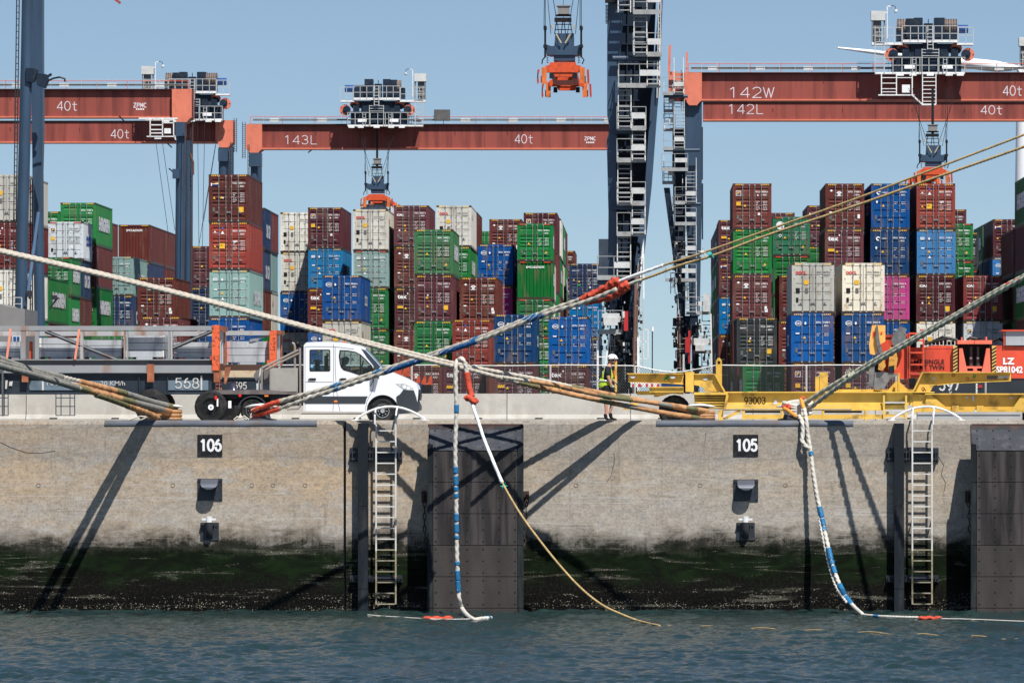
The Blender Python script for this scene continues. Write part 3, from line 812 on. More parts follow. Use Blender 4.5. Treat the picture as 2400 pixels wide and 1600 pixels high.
        put_text(m, 'CMA CGM', -1.0, -.45, zt-.02, zt+.06, y, 0, .02); tri(m, -.86, H*.56, .08, y, 1); quad(m, -.55,-.32, H*.40,H*.44, y, 6)
        ring(m, .40, H*.36, .09, .03, y, 0, 4)
    elif logo == 'sm':
        put_text(m, 'SEACO', -1.02, -.64, zt-.08, zt-.0, y, 0, .02); tri(m, -.42, H*.33, .08, y, 1); disc(m, -.40, H*.57, .05, y, 0); quad(m, .62, .88, H*.25, H*.35, y, 1)
    _CM[k] = m
    return m

def side_geo(c, logo, L, H, sd):       # lettering on the long side towards the gap
    k = ('s', c, logo, L, H, sd)
    if k in _CM: return _CM[k]
    m = MB(); hw = CW/2 + .012
    if c in ('gn','gd') :
        for s, sx in ((sd, hw if sd == 'R' else -hw),):
            a, b = (L*.17, L*.83) if L > 8 else (L*.12, L*.88)
            put_text(m, 'EVERGREEN', a, b, H*.36, H*.70, sx, 0, .07, .9, side=s)
    elif logo == 'cs' and c == 'cs':
        for s, sx in ((sd, hw if sd == 'R' else -hw),): put_text(m, 'CHINA SHIPPING', L*.30, L*.85, H*.30, H*.60, sx, 0, .05, side=s)
    elif c in ('nv',):
        for s, sx in ((sd, hw if sd == 'R' else -hw),): put_text(m, 'CMA CGM', L*.18, L*.8, H*.28, H*.62, sx, 0, .05, side=s)
    elif c in ('oo','o2'):
        for s, sx in ((sd, hw if sd == 'R' else -hw),): put_text(m, 'OOCL', L*.12, L*.22, H*.66, H*.80, sx, 3, .05, side=s)
    elif c in ('bl','nb','lb'):
        for s, sx in ((sd, hw if sd == 'R' else -hw),):
            for i in range(6): quad_side(m, sx, L*.12, L*.12+.22, H*(.80-i*.06), H*(.80-i*.06)+.07)
            put_text(m, 'COSCO', L*.38, L*.68, H*.36, H*.6, sx, 0, .04, side=s)
    elif c == 'wh':
        for s, sx in ((sd, hw if sd == 'R' else -hw),): put_text(m, 'COSCO', L*.3, L*.9, H*.40, H*.66, sx, 7, .05, side=s)
    else:
        for s, sx in ((sd, hw if sd == 'R' else -hw),):
            for i in range(7): quad_side(m, sx, L*.07, L*.07+.10, H*(.84-i*.075), H*(.84-i*.075)+.10)
    _CM[k] = m
    return m
def quad_side(m, x, y0, y1, z0, z1, mi=0):
    m.add([(x,y0,z0),(x,y1,z0),(x,y1,z1),(x,y0,z1)], [(0,1,2,3)], mi)

_ME = {}
def inst(name, key, geo, mats, parent):
    if key not in _ME:
        me = geo.mesh(name)
        for mm in mats: me.materials.append(mm)
        _ME[key] = me
    o = bpy.data.objects.new(name, _ME[key]); COL.objects.link(o); o.parent = parent
    return o

LOGOW = {'tex':'white lowercase letters','oocl':'red lettering','ooclw':'white lettering','ooclr':'faded red lettering','cosco':'white oval emblem','cs':'small white panels',
 'moon':'white crescent emblem','cai':'bold white capitals','F':'yellow and navy square badge','tri':'white umbrella emblem','stripe':'yellow and navy flag badge','rd':'white triangle stickers',
 'circ':'round white emblem','cma':'tiny white lettering','sm':'narrow white label','ever':'','end':'white number on its closed end','':''}
STYLE = {'cosco':'B','cs':'B','moon':'B','oocl':'C','ooclw':'C','ooclr':'C','circ':'B'}
TIERN = ['topmost', 'second from top', 'third from top', 'fourth from top', 'lowest']
used = {}
def container(x, y, z, c, logo, H, L, label, var, group='shipping containers stacked in the yard'):
    t = bpy.data.objects.new('shipping_container', None); COL.objects.link(t); t.location = (x, y, z); t.empty_display_size = .3
    tag(t, label, 'container', group)
    fr = logo == 'end'; cm = cmat(c)
    inst('body', ('b', c, L, H, fr), body_mesh(c, L, H, fr), [cm, framem, hazm, orange], t)
    if not fr:
        st = STYLE.get(logo, 'A')
        if c in ('bl','lb','nb','cs','mg') : st = 'B'
        if c in ('oo','wh','o2'): st = 'C'
        for s in (-1, 1):
            inst('door', ('d', c, H, st, s), door_geo(H, st, s), [cm, framem], t)
        for i, px in enumerate((-.60, -.17, .17, .58)):
            hz = (-1, 1, -1, 1)[i]
            r = inst('lock_rod', ('r', H, hz), rod_geo(H, hz), [rodm], t); r.location = (px, 0, 0)
    k = ('l', logo, c in ('oo','o2','wh'), H, var, c in ('gn','gd','g2'))
    inst('lettering', k, letter_geo(logo, c, H, var, L), LM, t)
    sd = 'R' if x < 0 else 'L'; s = side_geo(c, logo, L, H, sd)
    inst('side_lettering', ('s', c, logo, L, H, sd), s, LM, t)
    return t

cnt = [0]
def stack(where, px0, Y, spec, L=12.19, base=0.0, words=None):
    """px0: measured left edge of the stack's end; Y: its distance; spec from the top down, colour:logo[:l]"""
    items = spec.split(); hs = [LO if it.endswith(':l') else HC for it in items]
    if L < 7 and ':l' not in spec and 'H' not in (words or ''): hs = [LO]*len(items)
    x = (px0 - CX) * Y / F + CW/2; z = base + sum(hs)
    n = len(items)
    for i, (it, h) in enumerate(zip(items, hs)):
        z -= h
        pr = it.split(':'); c = pr[0]; lg = pr[1] if len(pr) > 1 and pr[1] != 'l' else ''
        tn = TIERN[i] if i < n-1 or n == 1 else 'lowest'
        if n == 1: tn = 'single'
        lw = LOGOW.get(lg, '')
        lab = f"{CNAME[c]} container" + (f" with {lw}" if lw else '') + (f", {tn} of the {where}" if n > 1 else f", {where}")
        wds = lab.split()
        if len(wds) > 16 and not n == 1:
            lab = f"{CNAME[c]} container" + (f", {tn} of the {where}" if n > 1 else f", {where}")
        if len(lab.split()) > 16: lab = lab.replace(' container with', ' box with')
        if len(lab.split()) > 16: print('LONG', len(lab.split()), lab)
        cnt[0] += 1
        jit = ((cnt[0]*37) % 11 - 5) * .006
        container(x + jit, Y + jit, z, c, lg, h, L, lab, cnt[0] % 7)

T = 6.058
R_ = lambda X_, Y: CX + X_*F/Y                      # pixel of a world X at depth Y
stack('stack at the left frame edge', -31, 345, 'oo:oocl br:tex oo:oocl gn br:tri')
stack('stack behind the left crane legs', 59, 392.6, 'gn gn:l gn:l br gn')
stack('tall green-topped stack left', 143, 392.6, 'gn:ever br gn:ever br bl')
stack('short containers under the bluish white one', 110.7, 386, 'wh:F:l nv:cma:l br:tri:l gn:l br:l', T)
stack('short green pile behind the big rope', 82, 378.7, 'gn:ever:l gn:ever:l br:l bl:l', T)
stack('pile just right of the left crane legs', 27, 364.6, 'gn:ever br gn')
stack('narrow brown stack left of the closed end', 166, 428, 'br br gn br bl')
stack('pile topped by a grey-green container left', 236, 424, 'cs:cs nv br gn')
stack('closed-end stack behind the crane leg', 278, 440, 'br:end nv br gn br')
stack('stack behind the closed-end container', R_(-40.64,453.5), 453.5, 'br br nv gn br')
stack('pile under the big rope left of centre', 323, 365, 'br:tri br gn')
stack('low pile in front of the left crane leg', 330, 341, 'br:tri br:tri')
stack('low pile behind the grey trailer load', 213, 341, 'gn:ever:l bl:l', T)
stack('dark stack behind the hanging crane wires', 447, 396, 'mr nv nb bl')  # stack stands in shade; the shade is put into its dark paint colours
stack('tallest left stack', 490, 345, 'br:stripe rd:rd cs:cs bl:cosco br:tri')
stack('short row behind the tallest left stack', 529.6, 359.2, 'nv:cma:l nv:l br:l gn:l bl:l', T)
stack('rear short row by the tallest left stack', 549, 366.5, 'br:l cs:l oo:l br:l nv:l', T)
stack('stack topped by white lettering', 657, 412, 'oo:ooclw oo:oocl bl:cosco oo:oocl br')
stack('stack behind the blue pile above the van', 722, 402, 'mr:F lb:cs br:tex bl:cosco gn')
stack('blue-topped pile above the van', 756, 359, 'bl:cosco oo:oocl br')
stack('stack under the middle hoist', 828, 397, 'oo:oocl cs:cs:l gn:ever gn:ever br')
stack('tall brown stack right of the middle hoist', 924, 398, 'mr:cai br:tri mr:tex br:tri br')
stack('tall pale-topped stack in the middle', 1022, 398, 'oo:oocl gn:ever br gn br')
stack('brown stack behind the pale-topped middle one', R_(-14.53,411.4), 411.4, 'br gn br bl br')
stack('dull green topped pile in the middle', 971, 359, 'gd:ever mr:sm gn:ever br:tri')
stack('brown pile above the rope crossing', 1079, 365, 'br:tri br bl')
stack('short pair at the rope crossing', 1061, 352.6, 'rb:rd rb', T, words='H')
stack('pile with the magenta container beneath blue', 1119, 392, 'bl:cosco mg:moon br gn')
stack('deep blue pile above the fence', 1158, 332, 'nb:cosco mr:tex')
stack('alone on the ground behind the orange sleeve', 1040, 341.2, 'mr:tex')
stack('alone on the ground behind the van bonnet', 942, 341.2, 'br:tri')
stack('royal blue pile left of the worker', 1285, 341.2, 'bl:cosco mr:tex')
stack('short green stack in the middle', 1212, 390, 'gn:l gn:end:l gn:ever:l gn:l gn:l', T)
stack('short stack right behind the green one', R_(-8.71,397.2), 397.2, 'mr:l oo:l oo:l br:l gn:l', T)
stack('plum-topped stack behind the short green one', 1228, 413, 'mr:F br gn oo br')
stack('second stack behind the short green one', R_(-8.71,426), 426, 'oo gn br oo gn')
stack('third stack behind the short green one', R_(-8.71,439), 439, 'gn oo br gn br')
stack('fourth stack behind the short green one', R_(-8.71,452), 452, 'br gn br oo br')
stack('brown stack left of the short green one', 1147, 427, 'br:tri gn br br br')
stack('far green stack behind the pale-topped one', 1105, 456, 'gn br gn br br')
stack('navy pile beside the left stair tower', 1335, 444, 'nv:cma lb:cs nv nv')
stack('farthest brown stack near the left tower', 1280, 480, 'br br br:l gn:l br:l')
stack('tall stack right of the second stair tower', 1718, 359, 'br:F gn:ever br:tri br gn')
stack('dark-sided stack beside the second tower', 1685, 429, 'mr:tex mr:stripe lb:cs br:tri br')
stack('first row behind the dark-sided stack', R_(5.62,442.2), 442.2, 'nv gn br nv br')
stack('second row behind the dark-sided stack', R_(5.62,455.4), 455.4, 'nv gn gn br br')
stack('third row behind the dark-sided stack', R_(5.62,468.6), 468.6, 'br nv gn br nv')
stack('far brown stack between the tall right ones', 1784, 413, 'mr br gn br br')
stack('short stack with the round emblem', 1812, 376, 'g2:circ:l gn:ever:l gn:l gn:l br:l', T)
stack('stack between the emblem and umbrella ones', 1893, 398, 'mr:stripe gn:ever br br gn')
stack('tall brown stack behind the pale pair', 1934, 359, 'br:tri mr:tex br br br')
stack('brown pile left of the pale pair', 1826, 359, 'br br:tri br')
stack('tall blue stack on the right', 2041, 359, 'bl:moon nb:moon mg:moon bl:cosco br')
stack('tall stack under the right hoist', 2148, 359, 'rd:rd lb:cs mr:cai oo:oocl br')
stack('plum stack right of the right hoist', 2185, 406, 'mr:F gn br br br')
stack('short green stack right of the hoist', 2198, 390, 'gn:ever:l gn:l oo:l gn:l br:l', T)
stack('charcoal-topped far stack on the right', 2219, 430, 'dg dg:l oo:l br:l br')
stack('far right brown-topped stack', 2327, 427, 'mr:stripe lb:cosco br br br')
stack('row behind the far right brown-topped stack', R_(26.17,440.2), 440.2, 'gn:ever nv br gn br')
stack('wine-red pile above the orange spreader', 2258, 359, 'r2:cai wh:F br')
stack('near stack cut off by the right edge', R_(23.26,345), 345, 'gn:ever br gn:ever br br')
stack('lower row behind the cut-off right stack', R_(23.26,358.6), 358.6, 'br mr gn br')
stack('left stack of the pale near pair', 1855, 328, 'oo:oocl bl:cosco mr:F')
stack('right stack of the pale near pair', 1973, 328, 'o2:ooclr bl:cosco mr:F')
stack('charcoal pile left of the pale pair', 1728, 345, 'dg:sm br')
stack('alone on the ground in front of the charcoal pile', 1740, 332.4, 'gn:ever')
stack('white container held by the middle hoist', 845, 430.9, 'wh:', 12.19, base=12.83)
for o in COL.objects:
    if o.get('label', '').endswith('white container held by the middle hoist'):
        o['label'] = 'white container hanging from the orange spreader of the middle crane'
# ================================================================ cranes
def rail(mb, a, b, h=1.0, n=4, r=.022, mids=1, mi=0):
    a = Vector(a); b = Vector(b); up = Vector((0,0,h))
    for i in range(n+1):
        p = a.lerp(b, i/n); mb.bar(p, p+up, r*1.7, mi=mi)
    for k in range(mids+1):
        u = up*(1 - k*.5); mb.bar(a+u, b+u, r*1.7, mi=mi)
def prail(mb, x0, x1, y, Y, h=1.0, n=4, r=.022, mids=1, mi=0):
    rail(mb, P(x0, y, Y), P(x1, y, Y), h, n, r, mids, mi)

def girder(t, x0, x1, yt, yb, Y, d=1.5, cap=None, cs=1, walk=True, letters=()):
    m = MB(); s = F/Y
    m.pb(x0, yt+2, x1, yb-3, Y, d)
    m.pb(x0, yt, x1, yt+2, Y-.10, d+.2, 2); m.pb(x0, yb-3.2, x1, yb, Y-.12, d+.24, 1)
    # vertical plate seams and drain streaks
    k = int((x1-x0)/78)
    for i in range(1, k+1):
        px = x0 + i*78 + (i*37)%19; m.pb(px, yt+2, px+.6, yb-3, Y-.006, .01, 3)
    for i in range(1, max(2, k//2)):
        px = x0 + i*150 + (i*53)%40; m.pb(px, yt+16, px+1.6, yt+24, Y-.03, .03, 3)
    m.build('girder', [beamred, salmon, black, mat('seam_red', (.12,.03,.022), .6)], t)
    if cap:
        a, b = cap
        m = MB(); xc = (a+b)/2; w_ = b-a
        m.plate([(a, yt-1), (b, yt-1), (b, yb), (b-w_*.12, yb+3), (b-w_*.28, yb+11), (a+w_*.28, yb+11), (a+w_*.12, yb+3), (a, yb)], [], Y-.45, d+.9)
        m.build('end_cap', salmon, t)
        m = MB()
        e = b if cs > 0 else a
        for yy in range(int(yt), int(yb)+20, 5): m.pb(e+cs*1, yy, e+cs*9, yy+1, Y-.2, .05)
        m.pb(e+cs*2, yt-6, e+cs*2+1.3, yb+22, Y-.22, .05); m.pb(e+cs*8, yt-6, e+cs*8+1.3, yb+22, Y-.22, .05)
        m.build('cap_ladder', black, t)
    if walk:
        m = MB(); m.pb(x0+4, yt-1.5, x1-4, yt, Y-.32, .3); 
        m.build('walkway', mat('walk_grating', (.12,.045,.035), .6), t)
        m = MB(); n = max(3, int((x1-x0)/36)); prail(m, x0+4, x1-4, yt-2, Y-.30, .62, n, .012, 1)
        m.build('walkway_railing', galv, t)
        m = MB(); prail(m, x0+10, x1-8, yt-1, Y+.5, .55, max(2, n//2), .022, 0); m.build('cable_rail_posts', mat('red_rail', (.6,.1,.06), .5), t)
        m = MB(); a = P(x0+16, yt-11, Y-.1); b = P(x1-10, yt-11, Y-.1)
        m.box((a.x, Y-.1, a.z-.06), (b.x, Y+.1, a.z+.07)); m.build('cable_trough', mat('cable_trough_grey', (.16,.15,.14), .6, var=.3), t)
        m = MB()
        for i in range(int((x1-x0)/112)):
            px = x0 + 55 + i*112; m.pb(px, yt-15, px+22, yt-6, Y-.28, .12)
        m.build('walkway_panels', ltgrey, t)
    for body, a, b, c, d_ in letters:
        m = MB(); stroke_text(m, body, a, b, c, d_, Y-.012, .058 if body != 'ZPMC' else .06)
        m.build('number' if body != 'ZPMC' else 'maker_mark', mat('beam_letter', (.62,.55,.58), .6), t)

def leg_tube(t, pts, Y, rpx, mtl=None, name='leg'):
    m = MB(); m.tube([P(x, y, Y) for x, y in pts], rpx*Y/F, 20); return m.build(name, mtl or navy, t, smooth=True)

def vladder(t, x0, x1, y0, y1, Y, mtl, step=.3, name='ladder', dx=0):
    m = MB(); a = P(x0, y0, Y); b = P(x1, y1, Y); n = int((a.z - b.z)/step)
    m.bar((a.x, Y, a.z), (a.x+dx, Y, b.z), .05); m.bar((b.x, Y, a.z), (b.x+dx, Y, b.z), .05)
    for i in range(n):
        z = a.z - i*step; u = dx*i/n
        m.box((a.x+u, Y-.02, z-.018), (b.x+u, Y+.02, z+.018))
    return m.build(name, mtl, t)

gy = lambda Y: CY + ZC*F/Y     # where the yard ground meets depth Y

# ---- crane with two girders on the left
t = thing('gantry_crane', P(424, gy(385), 385), 'left red gantry crane with two girders marked 40t on round dark blue legs', 'crane', 'rail mounted gantry cranes over the stacks')
girder(t, -140, 449, 210, 276, 385, cap=(403, 449), cs=1, letters=[('40t', 134, 238, 182, 259), ('ZPMC', 313, 242, 343, 252)])
girder(t, -140, 546, 283, 335, 421, cap=(505, 546), cs=1, walk=False, letters=[('40t', 260, 304, 304, 324)])
m = MB()
for i in range(5): quad(m, *[P(319+i*4, 0, 385).x, P(321.6+i*4, 0, 385).x], P(0, 258, 385).z, P(0, 254.5, 385).z, 385-.012)
m.build('maker_mark', whitem, t)
leg_tube(t, [(425, 285), (423.5, 400), (419, 968)], 385, 11.5)
leg_tube(t, [(443, 330), (441, 968)], 392, 9.5)
leg_tube(t, [(524.5, 345), (523, 966)], 421, 12); leg_tube(t, [(541, 345), (541, 966)], 427, 7)
m = MB(); m.pb(411, 286, 434, 319, 384.4, 1.3); m.build('leg_collar', navy, t); m = MB(); m.pb(511, 348, 537, 378, 420.4, 1.3); m.build('leg_collar', navy, t)
m = MB(); m.pb(404, 396, 420, 418, 384, .6); m.pbar((396,395),(408,405),384.2,.1); m.build('leg_bracket', navy, t)
vladder(t, 446, 450, 300, 960, 384.6, wirem); vladder(t, 540, 546, 335, 420, 420, wirem)
m = MB()
for px in (434, 452): m.ptube([(px, 290), (px-2, 500), (px-4, 660)], 384, .03, 5)
m.ptube([(445,360),(452,380),(452,410)], 384, .1, 6)
m.build('cable', mat('cable_brown', (.10,.06,.05), .6), t)
# hanging maintenance frame
m = MB(); Yh = 383
for a, b in (((352,279),(352,322)), ((381,279),(381,318)), ((407,279),(407,315)), ((344,320),(412,320)), ((352,293),(381,293)), ((352,304),(381,304)), ((352,312),(381,312)), ((381,288),(407,288)), ((407,315),(412,328))):
    m.pbar(a, b, Yh, .07)
m.pb(325, 276, 416, 279.5, Yh, .6); m.pb(385, 301, 400, 313, Yh, .3); m.pb(362, 319, 378, 326, Yh, .3)
m.build('maintenance_cage', white, t)
m = MB(); m.pbar((279,272),(291,284),384.2,.09); m.pbar((392,336),(403,346),420.4,.09); m.build('floodlight', black, t)

# ---- crane 143L
t = thing('gantry_crane', P(600, gy(432), 432), 'middle red gantry crane marked 143L with one visible girder', 'crane', 'rail mounted gantry cranes over the stacks')
girder(t, 577, 1500, 292, 350, 432, cap=(576, 614), cs=-1, letters=[('143L', 666, 318, 743, 338), ('40t', 1207, 316, 1250, 336), ('ZPMC', 1370, 321, 1396, 329)])
m = MB()
for i in range(5): quad(m, P(1374+i*4, 0, 432).x, P(1376.6+i*4, 0, 432).x, P(0, 336, 432).z, P(0, 332.5, 432).z, 432-.012)
m.build('maker_mark', whitem, t)
leg_tube(t, [(596, 362), (594, 966)], 432, 9); leg_tube(t, [(608, 362), (607, 966)], 440, 6)
m = MB(); m.pb(584, 358, 612, 390, 431.4, 1.3); m.build('leg_collar', navy, t)
vladder(t, 581, 584, 340, 420, 431, wirem)
m = MB(); m.pb(1017, 257, 1054, 282, 431.5, 1.0); m.build('resistor_box', mat('resistor_grey', (.1,.1,.1), .7, var=.3), t)
m = MB(); m.pbar((722,358),(731,351),431.4,.09); m.build('floodlight', black, t)

# ---- crane 142 on the right
CR142 = t = thing('gantry_crane', P(1622, gy(363), 363), 'right red gantry crane with girders marked 142W and 142L and an outside stair', 'crane', 'rail mounted gantry cranes over the stacks')
girder(t, 1604, 2560, 171, 236, 363, cap=(1604, 1645), cs=-1, letters=[('142W', 1708, 205, 1812, 229), ('40t', 2351, 202, 2396, 224)])
girder(t, 1648, 2560, 238, 283, 388, walk=False, letters=[('142L', 1706, 245, 1789, 267), ('40t', 2299, 248, 2350, 268)])
m = MB(); m.pb(1567, 172, 1606, 236, 363.4, 1.4); m.pbar((1568,172),(1570,106),363,.16); m.pbar((1609,170),(1610,122),363,.13); m.pbar((1571,172),(1590,172),363,.2)
m.build('end_frame', salmon, t)
m = MB(); m.plate([(1604,238),(1645,238),(1645,480),(1640,740),(1617,740),(1606,420)], [], 363, 1.6); m.build('leg', navy, t)
m = MB(); m.pb(1645,298,1647.5,420,363.2,1.2); m.pb(1645,430,1648,560,363.2,1.2); m.build('leg_flange', navy2, t)
m = MB(); m.plate([(1556,440),(1570,440),(1604,740),(1596,740)], [], 362.6, 1.2); m.plate([(1576,300),(1606,300),(1606,740),(1592,740),(1578,480)], [], 364.9, .6); m.build('diagonal_leg', navy2, t)
m = MB()
for px in (1598, 1612, 1628): m.pbar((px, 740), (px-4 if px < 1620 else px+4, 968), 363.3, .45)
m.build('lower_leg', navy2, t)
m = MB()
for y0, x0, x1 in ((226,1556,1612), (352,1556,1640), (478,1580,1642), (610,1582,1640)): m.ptube([(x0,y0),(x1,y0)], 362.3, .11, 10)
m.build('cross_tube', navy, t, smooth=True)
m = MB(); m.ptube([(1592,735),(1596,968)], 361.4, .07, 6); m.ptube([(1587,690),(1590,968)], 361.6, .05, 6); m.build('conduit', mat('conduit_brown', (.17,.10,.08), .6), t)
m = MB()
for i in range(9): m.pb(1577+(i*5)%9, 745+i*25, 1592-(i*3)%5, 764+i*25, 361.8, 1.2)
m.build('cable_gear', black, t)
stairm = mat('stair_grey', (.34,.35,.35), .5, .1, var=.12, dirt=(.2,.17,.14), damt=.5, dscale=5)
def stairs(t, Y, plats, flights, mt=None):
    mt = stairm
    for (x0, x1, y) in plats:
        m = MB(); rr = MB(); pn = MB()
        a = P(x0, y, Y); b = P(x1, y, Y)
        m.box((a.x, Y, a.z), (b.x, Y+.8, a.z+.05)); m.box((a.x, Y-.03, a.z-.06), (b.x, Y, a.z+.16))
        rail(rr, (a.x, Y-.02, a.z), (b.x, Y-.02, a.z), 1.05, 2, .019, 1)
        rail(rr, (a.x, Y-.02, a.z), (a.x, Y+.8, a.z), 1.05, 1, .022, 1)
        if (int(y) % 2) or True:
            w_ = (b.x-a.x); pn.box((a.x+w_*.5, Y-.06, a.z+.50), (b.x-.04, Y-.03, a.z+.78))
        m.build('platform', mt, t); rr.build('railing', mt, t); pn.build('railing_panel', ltgrey, t)
    for (x0, x1, y0, y1) in flights:
        m = MB(); a = P(x0, y0, Y); b = P(x1, y1, Y); n = max(3, int(round((a.z-b.z)/.235)))
        for x in (a.x, b.x):
            m.bar((x, Y+.72, a.z), (x, Y-.12, b.z), .05, .12); m.bar((x, Y+.70, a.z+.85), (x, Y-.12, b.z+.85), .035)
            m.bar((x, Y+.72, a.z), (x, Y+.70, a.z+.85), .035)
        for i in range(n):
            u = (i+.5)/n; z = a.z + (b.z-a.z)*u; y = Y+.72 - .84*u
            m.box((a.x, y-.10, z-.02), (b.x, y+.10, z+.025))
        m.build('stair_flight', mt, t)
stairs(t, 362.7, [(1556,1580,262),(1555,1582,306),(1553,1580,430),(1576,1600,500),(1576,1604,560),(1578,1600,632),(1590,1612,700)], [(1556,1576,222,262),(1558,1578,262,306),(1556,1576,392,430),(1582,1600,440,500),(1582,1602,560,632)])
vladder(t, 1572, 1582, 640, 688, 361.2, black)
stairs(t, 361.8, [(1554,1603,221), (1555,1605,350), (1551,1612,399), (1582,1632,477), (1582,1632,526), (1582,1632,605), (1560,1632,658), (1608,1665,735), (1622,1668,826)],
       [(1580,1602,165,221), (1580,1604,237,350), (1608,1632,398,477), (1608,1632,530,605), (1608,1632,655,735), (1646,1666,748,808), (1645,1662,835,880)])
m = MB(); m.pb(1606, 790, 1616, 826, 361, .5); m.pb(1613,774,1618,850,361.3,.2); m.build('red_box', mat('red_box_paint', (.40,.03,.03), .5), t)
m = MB(); m.pb(1626, 792, 1660, 808, 361, .6); m.pb(1630, 808, 1652, 822, 360.9, .5); m.pb(1648,688,1662,730,361.6,.4); m.build('electric_cabinet', ltgrey, t)
m = MB(); m.pbar((1666,735),(1669,900),361.6,.08); m.pbar((1622,826),(1622,960),361.6,.06); m.build('cabinet_post', white, t)

# ---- the near crane: only its legs are in the frame
CRN = t = thing('gantry_crane', P(800, gy(268), 268), 'nearest crane: tall dark blue round legs at left and a stair-clad leg right of centre', 'crane', 'rail mounted gantry cranes over the stacks')
Yn = 268
leg_tube(t, [(66,-60),(63,120),(53,520),(46,968)], Yn, 14)
leg_tube(t, [(86,-60),(89,120),(90,520),(96,968)], Yn+4, 12.5)
leg_tube(t, [(90,497),(66,682)], Yn-.4, 4.2, mat('brace_blue', (.10,.17,.27), .45), 'brace')
m = MB(); m.plate([(78,-40),(99,-40),(99,120),(100,300),(95,500),(76,420),(73,120)], [], Yn+2.2, .9); m.build('leg_web', navy, t)
m = MB(); m.pb(60,160,78,192,Yn-.4,.5); m.plate([(78,160),(88,164),(80,190),(72,194)],[],Yn-.45,.5); m.plate([(84,172),(108,174),(112,186),(104,206),(86,200)],[],Yn-.2,.8); m.pbar((108,182),(121,174),Yn,.12)
m.build('joint_box', navy2, t)
m = MB(); m.ptube([(112,190),(125,184),(140,181),(152,185),(152,192)], Yn-.2, .05, 6); m.build('hose', black, t)
vladder(t, 40, 46, -60, 520, Yn-.5, wirem, dx=-.16); vladder(t, 33, 40, 500, 968, Yn-.5, wirem, dx=-.16)
vladder(t, 71, 76, 420, 968, Yn+5, wirem)
vladder(t, 33, 51, 697, 765, Yn-.9, galv); 
m = MB(); m.ptube([(62,686),(72,690),(68,700)], Yn-.7,.05,6); m.ptube([(136,697),(124,712),(116,724)], Yn-.7,.05,6); m.pb(64,681,76,696,Yn-.8,.2); m.pb(120,692,133,702,Yn-.8,.2); m.build('floodlight', wirem, t)
m = MB(); m.pbar((266,-4),(282,8),Yn,.12); m.build('tie_end', mat('rust_red', (.3,.06,.04), .6), t)
# right leg: twin flanged columns, web between darkened by colour for the recess shade
m = MB(); m.plate([(1427,-60),(1466,-60),(1459,60),(1448,200),(1444,420),(1446,700),(1444,760),(1424,740),(1426,500),(1422,330),(1429,300),(1423,270),(1423,75)], [], Yn, 2.6); m.build('leg_column', navy, t)
m = MB(); m.plate([(1550,-60),(1556,-60),(1545,200),(1528,430),(1500,690),(1470,900),(1448,900),(1478,690),(1512,430),(1528,200)], [], Yn+.5, 2.2); m.build('leg_column', navy, t)
m = MB(); m.plate([(1460,-60),(1540,-60),(1530,200),(1514,430),(1480,690),(1462,800),(1442,800),(1440,200)], [], Yn+2.4, .3)
for i in range(18):
    y = -30 + i*44; m.pb(1448, y, 1505-max(0,(i-9))*4, y+3, Yn+2.2, .2); 
for px in (1474, 1492): m.pbar((px,-40),(px-18,760),Yn+2.25,.06)
m.build('leg_web', navy2, t)
m = MB()
for y0, x0, x1 in ((137,1436,1548), (308,1436,1512), (486,1434,1512), (660,1402,1470)): m.ptube([(x0,y0),(x1,y0)], Yn-.35, .13, 10)
m.build('cross_tube', navy, t, smooth=True)
m = MB()
for i in range(14): m.pb(1419, 12+i*3.2, 1425, 14+i*3.2, Yn-.2, .1)
m.pb(1418,-10,1448,6,Yn-.5,.5); m.build('cable_chain', black, t)
stairs(t, Yn-1.25, [(1484,1550,31), (1484,1551,130), (1450,1548,203), (1446,1514,303), (1446,1513,378), (1446,1513,479), (1446,1512,551), (1400,1478,653), (1402,1458,780)],
       [(1486,1516,31,130), (1517,1546,137,203), (1449,1479,204,303), (1482,1512,310,378), (1448,1479,378,479), (1482,1512,486,551), (1447,1478,551,653), (1449,1478,-45,31)])
vladder(t, 1545, 1550, -50, 230, Yn+.3, galv, dx=-.1)
m = MB(); m.ptube([(1490,640),(1487,800),(1484,968)], Yn-.6, .07, 8); m.ptube([(1496,620),(1492,800),(1490,968)], Yn-.4, .05, 8); m.build('conduit', mat('conduit_brown', (.17,.10,.08), .6), t)
m = MB(); m.pb(1425, 796, 1482, 968, Yn+.3, 1.6); m.pb(1416, 700, 1428, 720, Yn, .4)
for i in range(10): m.pb(1484+(i*3)%6, 700+i*26, 1499-(i*5)%6, 718+i*26, Yn+.1, .8)
m.build('machinery_bay', black, t)
m = MB(); m.pb(1462,729,1472,775,Yn-1.6,.3); m.build('red_box', mat('red_box_paint', (.40,.03,.03), .5), t)
m = MB(); m.pb(1412,734,1452,744,Yn-1.9,.4); m.pb(1415,744,1448,762,Yn-1.95,.4); m.pb(1459,729,1464,744,Yn-1.7,.3); m.pb(1403,560,1426,700,Yn+2.6,.4); m.build('electric_cabinet', ltgrey, t)
m = MB()
for i in range(6): m.pb(1460+(i%3)*6, 802+(i//3)*16, 1464+(i%3)*6, 810+(i//3)*16, Yn+.25, .03)
m.build('cabinet_window', whitem, t)
m = MB(); m.pbar((1401,780),(1401,968),Yn-1.2,.09); m.pbar((1429,784),(1414,890),Yn-1.2,.07); m.pbar((1400,836),(1425,836),Yn-1.2,.05); m.pbar((1500,670),(1508,560),Yn-.3,.07); m.pbar((1508,560),(1509,700),Yn-.3,.06)
for a, b in (((1500,772),(1519,772)),((1519,772),(1519,840)),((1500,840),(1519,840)),((1508,772),(1508,840)),((1500,800),(1519,800))): m.pbar(a, b, Yn+1, .04)
m.pbar((1496,790),(1496,960),Yn-.5,.12)
m.build('access_frame', white, t)
